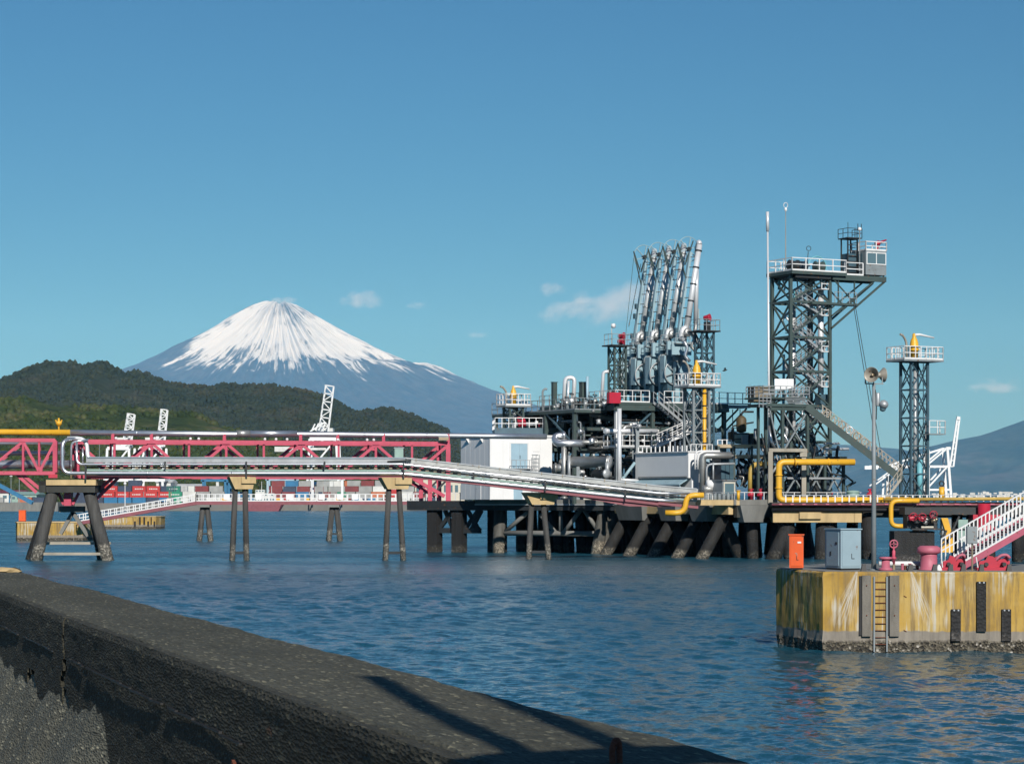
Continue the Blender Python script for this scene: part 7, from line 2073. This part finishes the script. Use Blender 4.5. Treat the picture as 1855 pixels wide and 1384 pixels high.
def red_valve_deck():
    d = 224; p = W(897, HZ, d); z = zat(777, d); k = d / F
    root = thing('valve_platform', 'low railed platform with red valves behind the switch house', 'platform', (p.x, p.y, 0), R(4))
    L = 124 * k
    part(root, 'floor', 'grey_steel', lambda m: m.bx(0, L, 0, 4.2, z - .25, z))
    part(root, 'edge', 'teal_steel', lambda m: m.bx(-.05, L + .05, -.06, -.002, z - .5, z + .1))
    for pts in ([(0, .05), (L, .05)], [(0, .05), (0, 4)], [(L, .05), (L, 4)]):
        part(root, 'railing', 'white_paint', lambda m: m.railing([(x, y, z) for x, y in pts], 1.05, .62, .028, 1, .03))
    for x in (.4, L * .5, L - .4):
        for y in (.5, 3.8):
            part(root, 'column', 'green_steel', lambda m: m.bar((x, y, DZ - .4), (x, y, z - .25), .24, .24))
    part(root, 'red_header', 'red', lambda m: m.tube((L * .65, 1.2, z + .42), (L * .93, 1.2, z + .42), .22, n=12), True)
    part(root, 'red_valve', 'red', lambda m: m.lathe([(.2, -.4), (.42, -.35), (.36, 0), (.42, .35), (.2, .4)], (L * .4, 1.0, z + .6), (1, 0, .2), 12), True)
    part(root, 'red_wheel', 'red', lambda m: m.ring((L * .37, .8, z + 1.0), (.2, .4, 1), .3, .05, 16, 6), True)
    part(root, 'silver_pipe', 'white_clad', lambda m: m.pipe([(L * .28, 1.1, z), (L * .28, 1.1, z + .5), (L * .62, 1.1, z + .5), (L * .62, 1.1, z + .8)], .17, 10, bend=.35), True)
    part(root, 'silver_pipe', 'white_clad', lambda m: m.pipe([(L * .93, 1.2, z + .4), (L * .97, 1.2, z + .9)], .15, 10), True)
red_valve_deck()

# ------------------------------------------------------------------ gangway tower
def gangway_tower():
    d = 206.0; p = W(1432, HZ, d)
    root = thing('gangway_tower', 'tall dark green lattice gangway tower with cabin on top', 'tower', (p.x, p.y, DZ), TH)
    k = d / F
    a = 4.1; b_ = 2.9
    def z(py): return zat(py, d) - DZ
    lv = [0, z(860), z(800), z(735), z(672), z(610), z(546), z(497)]
    lattice(root, 0, 0, a, b_, lv, .27, 'green_steel', .13, .2)
    # outer forward legs leaning in under the platform
    for x in (1.0, 2.9): part(root, 'inner_post', 'dark_steel', lambda m: m.bar((x, 1.5, 0), (x, 1.5, lv[-1]), .18, .18))
    zt = lv[-1]
    part(root, 'top_deck', 'green_steel', lambda m: m.bx(-.35, a + 1.3, -.75, b_ + .4, zt, zt + .28))
    part(root, 'cantilever_deck', 'green_steel', lambda m: m.bx(a + 1.31, a + 5.7, -.5, 1.6, zt - .12, zt + .14))
    part(root, 'deck_underside', 'dark_steel', lambda m: m.bx(.2, a - .2, -.5, b_, zt - .3, zt - .02))
    D0 = zt + .28
    for pts in ([(-.3, b_ + .3), (-.3, -.7)], [(-.3, -.7), (a + 1.25, -.7)], [(a + 1.25, -.7), (a + 1.25, -.5)], [(a + 1.35, -.45), (a + 3.2, -.45)], [(-.3, b_ + .3), (a + 1.25, b_ + .3)]):
        part(root, 'railing', 'white_paint', lambda m: m.railing([(x, y, D0 if x < a + 1.3 else zt + .14) for x, y in pts], 1.1, 1.3, .035, 1, .045, .14))
    # winches on the top deck
    for x, mt_ in ((.6, 'dark_steel'), (1.5, 'navy'), (3.3, 'green_steel')):
        part(root, 'winch', mt_, lambda m: m.lathe([(.15, -.4), (.5, -.38), (.42, -.3), (.42, .3), (.5, .38), (.15, .4)], (x, .5, D0 + .55), (1, 0, 0), 16), True)
    part(root, 'cable_wheel', 'cyan', lambda m: m.ring((3.4, .9, D0 + .55), (0, 1, 0), .95, .06, 30, 6), True)
    part(root, 'cable_wheel', 'cyan', lambda m: m.ring((1.7, 1.2, D0 + .3), (0, 1, 0), .6, .06, 24, 6), True)
    part(root, 'winch_box', 'pale_blue', lambda m: m.bx(1.8, 2.2, .2, .6, D0, D0 + .6))
    # cabin
    cx0, cx1, cy0, cy1 = a + 3.45, a + 5.65, -.55, 1.6
    cz0, cz1 = zt + .16, z(447)
    part(root, 'cabin_base', 'dark_steel', lambda m: [m.bar((x, -.4, zt - .05), (x, -.4, cz0 + .1), .12, .12) for x in (cx0 + .3, cx0 + 1.0, cx1 - .2)])
    cb = part(root, 'cabin', 'grey_steel', lambda m: m.bx(cx0, cx1, cy0, cy1, cz0 + .1, cz1))
    wz0, wz1 = z(471), z(452)
    part(cb, 'window_frame', 'white_paint', lambda m: (m.bx(cx0 + .05, cx1 - .05, cy0 - .06, cy0 - .002, wz0 - .08, wz0), m.bx(cx0 + .05, cx1 - .05, cy0 - .06, cy0 - .002, wz1, wz1 + .08), [m.bx(x - .04, x + .04, cy0 - .06, cy0 - .002, wz0, wz1) for x in (cx0 + .09, (cx0 + cx1) / 2, cx1 - .09)]))
    for x0, x1 in ((cx0 + .13, (cx0 + cx1) / 2 - .04), ((cx0 + cx1) / 2 + .04, cx1 - .13)):
        part(cb, 'window_pane', 'glass', lambda m: m.bx(x0, x1, cy0 - .035, cy0 - .003, wz0, wz1))
    part(cb, 'side_window', 'glass', lambda m: m.bx(cx0 - .02, cx0 - .002, cy0 + .5, cy1 - .4, wz0, wz1))
    part(root, 'roof_rail', 'white_paint', lambda m: m.railing([(cx0, cy1, cz1), (cx0, cy0, cz1), (cx1, cy0, cz1), (cx1, cy1, cz1)], .78, .9, .035, 1, .045, .14))
    g_ = part(root, 'searchlight', 'red', lambda m: m.lathe([(.1, -.3), (.2, -.25), (.22, .1), (.1, .2), (.06, .9)], (cx1 - .5, 0, cz1 + .75), (.9, -.1, .35), 12), True)
    part(g_, 'stand', 'red', lambda m: m.tube((cx1 - .55, 0, cz1), (cx1 - .55, 0, cz1 + .7), .07, n=8))
    # small dark stair mast left of the cabin with the white beacon lamp
    mx0, mx1 = a + 2.2, a + 3.2
    for x in (mx0, mx1):
        for y in (.4, 1.4): part(root, 'mast_post', 'dark_steel', lambda m: m.bar((x, y, zt + .14), (x, y, z(424)), .1, .1))
    for q in range(7): part(root, 'mast_rung', 'dark_steel', lambda m: m.bar((mx0, .4, zt + .5 + q * .48), (mx1, .4, zt + .5 + q * .48), .06, .06))
    part(root, 'mast_house', 'teal_steel', lambda m: m.bx(mx0 + .05, mx1 + .15, .5, 1.5, zt + .16, z(452)))
    part(root, 'mast_platform', 'dark_steel', lambda m: m.bx(mx0 - .2, mx1 + .3, .1, 1.6, z(425), z(423)))
    part(root, 'mast_rail', 'dark_steel', lambda m: m.railing([(mx0 - .2, 1.6, z(423)), (mx0 - .2, .1, z(423)), (mx1 + .3, .1, z(423)), (mx1 + .3, 1.6, z(423))], .8, .8, .022, 1, .022))
    part(root, 'beacon_pole', 'grey_steel', lambda m: m.tube((mx1 - .1, -.1, zt + .1), (mx1 - .1, -.1, z(410)), .05, n=8))
    bl = part(root, 'beacon_lamp', 'white_paint', lambda m: m.ball((mx1 - .1, -.1, z(408)), .18, 12, 8), True)
    part(bl, 'lamp_guard', 'dark_steel', lambda m: [m.bar((mx1 - .1 + s_ * .18, -.1, z(410)), (mx1 - .1 + s_ * .18, -.1, z(398)), .05, .05) for s_ in (-1, 1)])
    part(root, 'whip_aerial', 'dark_steel', lambda m: m.tube((mx0 - .2, .1, z(423)), (mx0 - .2, .1, z(396)), .025, n=5))
    # cantilever struts and the small service gallery below
    part(root, 'cantilever_beam', 'green_steel', lambda m: m.bar((a, -.4, zt - .22), (a + 5.7, -.4, zt - .22), .18, .22))
    part(root, 'cantilever_beam', 'green_steel', lambda m: m.bar((a, 1.5, zt - .22), (a + 5.7, 1.5, zt - .22), .18, .22))
    for y in (-.3, 1.5):
        part(root, 'cantilever_strut', 'green_steel', lambda m: m.bar((a, y, z(592)), (a + 5.6, y, zt - .3), .16, .16))
        part(root, 'cantilever_strut', 'green_steel', lambda m: m.bar((a, y, z(570)), (a + 4.5, y, zt - .3), .12, .12))
        part(root, 'cantilever_strut', 'green_steel', lambda m: m.bar((a + .2, y, zt - .3), (a + 2.6, y, z(548)), .1, .1))
    for x in (a + .7, a + 2.4): part(root, 'cantilever_hanger', 'green_steel', lambda m: m.bar((x, -.3, zt - .3), (x, -.3, z(548)), .1, .1))
    part(root, 'service_gallery', 'green_steel', lambda m: m.bx(a - 2.2, a + 2.6, -.55, .3, z(550), z(546)))
    part(root, 'gallery_rail', 'galvanised', lambda m: m.railing([(a + .2, -.5, z(546)), (a + 2.5, -.5, z(546))], .95, .8, .022, 1, .022))
    # product riser, cladding and zigzag stairs inside
    part(root, 'white_riser', 'white_clad', lambda m: m.tube((a - .25, 1.0, z(710)), (a - .25, 1.0, z(515)), .26, n=12), True)
    part(root, 'white_riser', 'white_clad', lambda m: m.tube((1.6, 2.0, z(880)), (1.6, 2.0, z(545)), .24, n=12), True)
    part(root, 'riser_box', 'teal_steel', lambda m: m.bx(a - .55, a + .35, .6, 1.5, z(740), z(712)))
    part(root, 'hose', 'cyan', lambda m: m.pipe([(.8, 1.2, z(690)), (.9, 1.2, z(560)), (1.3, 1.2, z(525))], .1, 8, bend=.6), True)
    part(root, 'hose', 'cyan', lambda m: m.pipe([(.4, 1.8, z(850)), (.5, 1.8, z(640))], .12, 8), True)
    part(root, 'hose', 'cyan', lambda m: m.pipe([(3.0, 1.9, z(890)), (3.1, 1.9, z(760)), (2.4, 1.9, z(742))], .16, 8, bend=.5), True)
    rs = random.Random(9)
    zz = [z(892), z(828), z(763), z(698), z(634), z(568), z(520)]
    for i in range(len(zz) - 1):
        x0, x1 = (3.25, 1.0)
        zm = (zz[i] + zz[i + 1]) / 2
        part(root, 'stair_flight', 'galvanised', lambda m: m.stair((x0, .35, zz[i]), (x1, .35, zm), .6, (0, 1, 0), 9, .9, .18, .028))
        part(root, 'stair_flight', 'silver_dull', lambda m: m.stair((x1, 1.0, zm), (x0, 1.0, zz[i + 1]), .6, (0, 1, 0), 9, .9, .18, .028))
        part(root, 'landing', 'white_paint', lambda m: (m.bx(x0 - .05, x0 + .75, -.05, 1.3, zz[i + 1] - .08, zz[i + 1]), m.railing([(x0 - .02, -.03, zz[i + 1]), (x0 + .73, -.03, zz[i + 1]), (x0 + .73, 1.2, zz[i + 1])], .85, .7, .03, 1, .035)))
        part(root, 'half_landing', 'galvanised', lambda m: m.bx(.3, 1.02, .0, 1.3, zm - .06, zm))
        for q in range(4):
            yq = rs.uniform(1.4, 2.6); xq = rs.uniform(.4, 3.4); zq = rs.uniform(zz[i], zz[i + 1])
            part(root, 'fitting', rs.choice(['white_clad', 'silver', 'galvanised', 'cyan']), lambda m: m.pipe([(xq, yq, zq), (xq + rs.uniform(-.6, .6), yq, zq + rs.uniform(.4, 1.6)), (xq + rs.uniform(-.9, .9), yq, zq + 1.8)], rs.uniform(.05, .13), 7, bend=.2), True)
    # lightning rods
    part(root, 'lightning_pole', 'white_clad', lambda m: m.pipe([(-.32, b_, z(905)), (-.34, b_, z(690)), (-.46, b_, z(413))], .09, 10, radii=[.11, .10, .08]), True)
    part(root, 'pole_sleeve', 'white_clad', lambda m: m.tube((-.46, b_, z(414)), (-.48, b_, z(378)), .14, n=10), True)
    for q in (500, 545, 610, 672): part(root, 'pole_bracket', 'dark_steel', lambda m: m.bar((-.45, b_, z(q)), (0, b_, z(q)), .07, .07))
    part(root, 'wind_mast', 'horn_grey', lambda m: m.tube((.3, 1.2, D0), (.3, 1.2, z(380)), .05, .03, 6))
    part(root, 'wind_sensor', 'white_paint', lambda m: (m.ball((.3, 1.2, z(377)), .13, 8, 6, 1.4), m.ring((.3, 1.2, z(369)), (0, 1, .1), .22, .03, 14, 5)))
    part(root, 'aerial', 'dark_steel', lambda m: (m.tube((2.3, .9, D0), (2.45, .9, z(452)), .03, n=5), m.ring((2.5, .9, z(446)), (.4, 1, 0), .2, .03, 12, 5)))
gangway_tower()

# stair base and control platform left of the tower foot
def control_platform():
    d = 204.0; p = W(1447, HZ, d)
    root = thing('control_platform', 'dark green control platform at the foot of the gangway tower', 'platform', (p.x, p.y, DZ), TH)
    def z(py): return zat(py, d) - DZ
    a, b_ = -3.1, 0.0
    zf = z(738)
    k = 1 / (math.cos(TH) * F / d)
    def x(px): return (px - 1447) * k
    for px in (1408, 1456):
        for y in (-.6, 2.0):
            part(root, 'column', 'green_steel', lambda m: m.bar((x(px), y, 0), (x(px), y, zf), .24, .24))
    part(root, 'column', 'green_steel', lambda m: m.bar((x(1384), 1.2, 0), (x(1384), 1.2, zf), .2, .2))
    part(root, 'floor', 'green_steel', lambda m: m.bx(x(1376), x(1470), -.8, 2.2, zf, zf + .24))
    part(root, 'upper_floor', 'green_steel', lambda m: m.bx(x(1370), x(1462), -.6, 2.2, z(724), z(721)))
    for i in range(5):
        part(root, 'louvre', 'grey_steel', lambda m: m.bx(x(1412), x(1452), -.72, -.62, zf + .3 + i * .12, zf + .36 + i * .12))
    part(root, 'railing', 'galvanised', lambda m: m.railing([(x(1372), 2.1, z(721)), (x(1372), -.55, z(721)), (x(1460), -.55, z(721))], .95, .6, .028, 2, .03))
    part(root, 'railing', 'galvanised', lambda m: m.railing([(x(1362), -.75, zf - .1), (x(1384), -.75, zf - .1)], 1.1, .35, .03, 3, .03))
    for (A_, B_) in (((1408, z(820)), (1456, z(745))), ((1456, z(820)), (1408, z(745))), ((1384, z(745)), (1406, z(840))), ((1408, z(905)), (1456, z(830))), ((1456, z(905)), (1408, z(830)))):
        part(root, 'brace', 'grey_steel', lambda m: m.bar((x(A_[0]), -.6, A_[1]), (x(B_[0]), -.6, B_[1]), .12, .12))
    for zz in (z(822), z(742)):
        part(root, 'ring_beam', 'green_steel', lambda m: m.bar((x(1384), -.6, zz), (x(1462), -.6, zz), .18, .26))
    part(root, 'base_frame', 'green_steel', lambda m: m.bx(x(1462), x(1548), .5, 3.6, z(832), z(826)))
    for px in (1470, 1505, 1542):
        for y in (.6, 3.4): part(root, 'base_post', 'green_steel', lambda m: m.bar((x(px), y, 0), (x(px), y, z(832)), .22, .22))
    for A_, B_ in (((1470, 0.1), (1505, z(834))), ((1505, .1), (1470, z(834))), ((1505, .1), (1542, z(834))), ((1542, .1), (1505, z(834)))):
        part(root, 'base_brace', 'grey_steel', lambda m: m.bar((x(A_[0]), .6, A_[1]), (x(B_[0]), .6, B_[1]), .13, .13))
    part(root, 'base_rail', 'galvanised', lambda m: m.bar((x(1420), .4, z(866)), (x(1545), .4, z(866)), .1, .16))
    part(root, 'white_tank_pipe', 'white_clad', lambda m: m.tube((x(1500), 0.3, z(813)), (x(1548), .3, z(812)), .12, n=10), True)
    part(root, 'white_tank_pipe', 'white_clad', lambda m: m.tube((x(1500), 0.3, z(803)), (x(1530), .3, z(802)), .1, n=10), True)
    rs = random.Random(31)
    for i in range(40):
        xx = x(rs.uniform(1395, 1545)); y = rs.uniform(-.2, 3.2); z0 = rs.uniform(.1, z(790)); s_ = rs.uniform(.05, .14)
        part(root, 'fitting', rs.choice(['silver', 'galvanised', 'dark_steel', 'dark_steel', 'navy', 'green_steel', 'silver_dull']), lambda m: m.pipe([(xx, y, z0), (xx + rs.uniform(-.8, .8), y, z0 + rs.uniform(.2, 1.4)), (xx + rs.uniform(-1, 1), y + .3, z0 + rs.uniform(1, 2))], s_, 7, bend=.2), True)
    for i in range(9):
        xx = x(rs.uniform(1400, 1530)); w_ = rs.uniform(.4, 1.1)
        part(root, 'equipment_cabinet', rs.choice(['navy', 'dark_steel', 'green_steel']), lambda m: m.bx(xx, xx + w_, 1.2, 2.2, 0, rs.uniform(1.2, 3.2)))
control_platform()
r_, a_, h_ = small_hut('control_box', 'weathered grey control box left of the gangway tower', 1366, 1396, 700, 729, 205, 'brass', 1.0, cat='box')
part(r_, 'side_panel', 'dark_steel', lambda m: m.bx(-.03, -.002, .05, .95, .05, h_ - .12))
for i in range(4): part(r_, 'conduit', 'galvanised', lambda m: m.bar((a_ * .55, -.1, .15 + i * .3), (a_ + 1.2, -.1, .15 + i * .3), .05, .05))
p_ = W(1403, 686, 203.2)
r_ = thing('notice_board', 'bright white three panel board on the control platform', 'sign', (p_.x, p_.y, zat(724, 203.2)), R(8))
for i in range(3): part(r_, 'panel', 'white_panel', lambda m: m.bx(i * .56 + .005, i * .56 + .55, -.05, 0, .9, 1.78))
for x in (.3, 1.35): part(r_, 'post', 'grey_steel', lambda m: m.bar((x, .05, 0), (x, .05, 1.7), .06, .06))

# long inclined gangway
def gangway():
    p0 = W(1462, 737, 203.8); p1 = W(1634, 868, 202.5)
    root = thing('gangway', 'long dark inclined gangway ladder sloping down to the right', 'gangway', tuple(p0)); xf = inv(root)
    u = (p1 - p0); h = Vector((u.x, u.y, 0)).normalized(); s_ = Vector((-h.y, h.x, 0))
    for o in (-.5, .5):
        part(root, 'stringer', 'green_steel', lambda m: m.bar(p0 + s_ * o, p1 + s_ * o, .14, .6), xf=xf)
        up = Vector((0, 0, 1.15))
        part(root, 'hand_rail', 'horn_grey', lambda m: m.bar(p0.lerp(p1, .16) + s_ * o + up, p1 + s_ * o + up, .06, .06), xf=xf)
        part(root, 'mid_rail', 'horn_grey', lambda m: m.bar(p0.lerp(p1, .16) + s_ * o + up * .65, p1 + s_ * o + up * .65, .05, .05), xf=xf)
        n = 24
        for i in range(4, n + 1):
            q = p0.lerp(p1, i / n) + s_ * o
            part(root, 'rail_post', 'horn_grey', lambda m: m.bar(q + Vector((0, 0, .2)), q + up, .06, .06), xf=xf)
            if i < n:
                q2 = p0.lerp(p1, (i + 1) / n) + s_ * o
                part(root, 'rail_lacing', 'brass', lambda m: m.bar(q + Vector((0, 0, .25)), q2 + up, .04, .04), xf=xf)
    for i in range(34):
        q = p0.lerp(p1, (i + .5) / 34) + Vector((0, 0, .12))
        part(root, 'tread', 'galvanised', lambda m: m.box(tuple(q), (.24, .86, .04), math.atan2(h.y, h.x)), xf=xf)
    # landing steps and end stand
    part(root, 'end_stair', 'horn_grey', lambda m: m.stair(W(1606, 903, 202.4), W(1632, 868, 202.4), .9, tuple(s_), 8, 1.0, .2, .03), xf=xf)
    part(root, 'end_stand', 'white_paint', lambda m: [m.bar(W(px, 905, 203), W(px, 862, 203), .14, .14) for px in (1607, 1612)], xf=xf)
    for i in range(5):
        q = p0.lerp(p1, .28 + i * .08) + Vector((0, -.5, .7))
        part(root, 'hanging_gear', ['pale_green', 'horn_grey', 'white_clad', 'brass', 'horn_grey'][i], lambda m: m.ring(q, (.2, 1, .1), .3, .06, 14, 5), True, xf)
gangway()

# upright vessel and motor between arms and gangway tower
p_ = W(1343, HZ, 212)
r_ = thing('upright_vessel', 'brown upright vessel with dark pipes left of the gangway tower', 'vessel', (p_.x, p_.y, zat(806, 212)))
def vz(py): return zat(py, 212) - zat(806, 212)
part(r_, 'shell', 'olive_brown', lambda m: m.lathe([(.1, vz(784)), (.42, vz(782)), (.46, vz(775)), (.46, vz(760)), (.36, vz(756)), (.15, vz(753))], n=16), True)
part(r_, 'outlet_pipe', 'dark_steel', lambda m: m.pipe([(0, 0, vz(755)), (.05, 0, vz(746)), (1.1, 0, vz(746))], .09, 8, bend=.2), True)
part(r_, 'side_arm', 'dark_steel', lambda m: m.pipe([(-.9, 0, vz(792)), (-.8, 0, vz(772)), (1.1, 0, vz(765))], .07, 8, bend=.2), True)
part(r_, 'lower_vessel', 'olive_brown', lambda m: m.lathe([(.1, vz(800)), (.4, vz(799)), (.42, vz(783)), (.1, vz(781))], (-.75, .4, 0), n=14), True)
part(r_, 'drum', 'pale_green', lambda m: m.lathe([(.2, 0), (.95, .1), (1.0, .9), (.9, 1.0), (.2, 1.05)], (.35, 0, .05), n=18), True)
part(r_, 'drum_straps', 'dark_steel', lambda m: (m.ring((.35, 0, .5), (0, 0, 1), 1.0, .05, 20, 5), m.ring((.35, 0, .95), (0, 0, 1), .98, .05, 20, 5)))
part(r_, 'frame', 'green_steel', lambda m: [m.bar((x, y, -.02), (x, y, 1.5), .1, .1) for x in (-.75, 1.45) for y in (-.7, .9)])
def mid_rack():
    d = 209.0
    root = thing('equipment_rack', 'low steel equipment rack between the ducts and gangway tower', 'rack', tuple(W(1340, HZ, d))); xf = inv(root)
    def P(px, py, o=0): v = W(px, py, d); return v + Vector((0, o, 0))
    for py in (808, 827):
        for o in (0, 2.5):
            part(root, 'beam', 'brass' if o == 0 else 'green_steel', lambda m: m.bar(P(1300, py, o), P(1396, py, o), .16, .3), xf=xf)
    part(root, 'shelf', 'grey_steel', lambda m: m.bx(P(1300, 0).x, P(1396, 0).x, d + .1, d + 4, zat(807, d) - .06, zat(807, d) + .04), xf=xf)
    for px in (1302, 1330, 1362, 1394):
        part(root, 'post', 'green_steel', lambda m: m.bar(P(px, 905), P(px, 808), .2, .2), xf=xf)
        part(root, 'post', 'green_steel', lambda m: m.bar(P(px, 905, 2.5), P(px, 808, 2.5), .2, .2), xf=xf)
    part(root, 'railing', 'white_paint', lambda m: m.railing([P(1300, 806), P(1325, 806)], .45, .35, .025, 0, .045), xf=xf)
    rs = random.Random(77)
    for i in range(34):
        px = rs.uniform(1302, 1394); py = rs.uniform(835, 900); o = rs.uniform(-.3, 2.2)
        part(root, 'fitting', rs.choice(['dark_steel', 'navy', 'dark_steel', 'silver_dull', 'galvanised', 'green_steel', 'teal_steel', 'silver']), lambda m: m.pipe([P(px, py, o), P(px + rs.uniform(-12, 12), py - rs.uniform(0, 20), o), P(px + rs.uniform(-14, 14), py - rs.uniform(10, 30), o + .3)], rs.uniform(.06, .2), 8, bend=.25), True, xf)
    part(root, 'tank', 'navy', lambda m: m.lathe([(.2, 0), (.75, .1), (.75, 2.6), (.2, 2.8)], P(1374, 900, .6), (0, 0, 1), 16), True, xf)
    for px, w_ in ((1345, .7), (1356, .5), (1368, .8)):
        part(root, 'top_cabinet', rs.choice(['grey_steel', 'green_steel', 'dark_steel']), lambda m: m.bx(P(px, 0).x, P(px, 0).x + w_, d + .3, d + 1.2, zat(807, d) + .04, zat(807, d) + rs.uniform(.6, 1.1)), False, xf)
mid_rack()
p_ = W(1545, HZ, 203)
r_ = thing('green_tank', 'pale green round tank at the jetty edge below the gangway', 'tank', (p_.x, p_.y, DZ - .2))
part(r_, 'shell', 'pale_green', lambda m: m.lathe([(.55, 0), (.55, .9), (.5, .95), (.1, 1.0)], n=18), True); part(r_, 'lid', 'pale_green', lambda m: m.lathe([(.6, .8), (.6, .88)], n=18), True)

# single gull passing between the towers
p_ = W(1313, 671, 190)
r_ = thing('gull', 'small dark gull flying between the arms and gangway tower', 'bird', tuple(p_))
part(r_, 'body', 'dark_steel', lambda m: m.lathe([(.005, -.22), (.05, -.12), (.07, 0), (.05, .12), (.03, .18), (.005, .24)], (0, 0, 0), (.9, .2, .2), 8), True)
for s_ in (-1, 1): part(r_, 'wing', 'dark_steel', lambda m: m.add([(0, 0, .03), (.1, 0, .03), (.06, s_ * .3, .2), (-.04, s_ * .55, .12), (-.06, s_ * .3, .18), (.03, 0, .045), (.02, s_ * .3, .21)], [(0, 1, 2, 4), (4, 2, 3), (0, 4, 6, 5), (5, 6, 2, 1)]))

# ------------------------------------------------------------------ haze over the bay
def build_haze():
    m = bpy.data.materials.new('haze_air'); m.use_nodes = True
    nt = m.node_tree; nt.nodes.clear()
    out = nt.nodes.new('ShaderNodeOutputMaterial'); pv = nt.nodes.new('ShaderNodeVolumePrincipled')
    pv.inputs['Color'].default_value = (0.17, 0.52, 1.0, 1)
    pv.inputs['Absorption Color'].default_value = (1, 1, 1, 1)
    pv.inputs['Density'].default_value = 1.5e-5
    pv.inputs['Anisotropy'].default_value = -0.35
    pv.inputs['Density Attribute'].default_value = ''
    pv.inputs['Temperature Attribute'].default_value = ''
    pv.inputs['Color Attribute'].default_value = ''
    nt.links.new(pv.outputs[0], out.inputs['Volume'])
    m_ = MB(); m_.bx(-82000, 82000, -300, 53500, -5.2, 3900)
    o = m_.build('haze', m); tag(o, 'thin blue haze over the whole bay', 'haze', None, 'stuff')
build_haze()
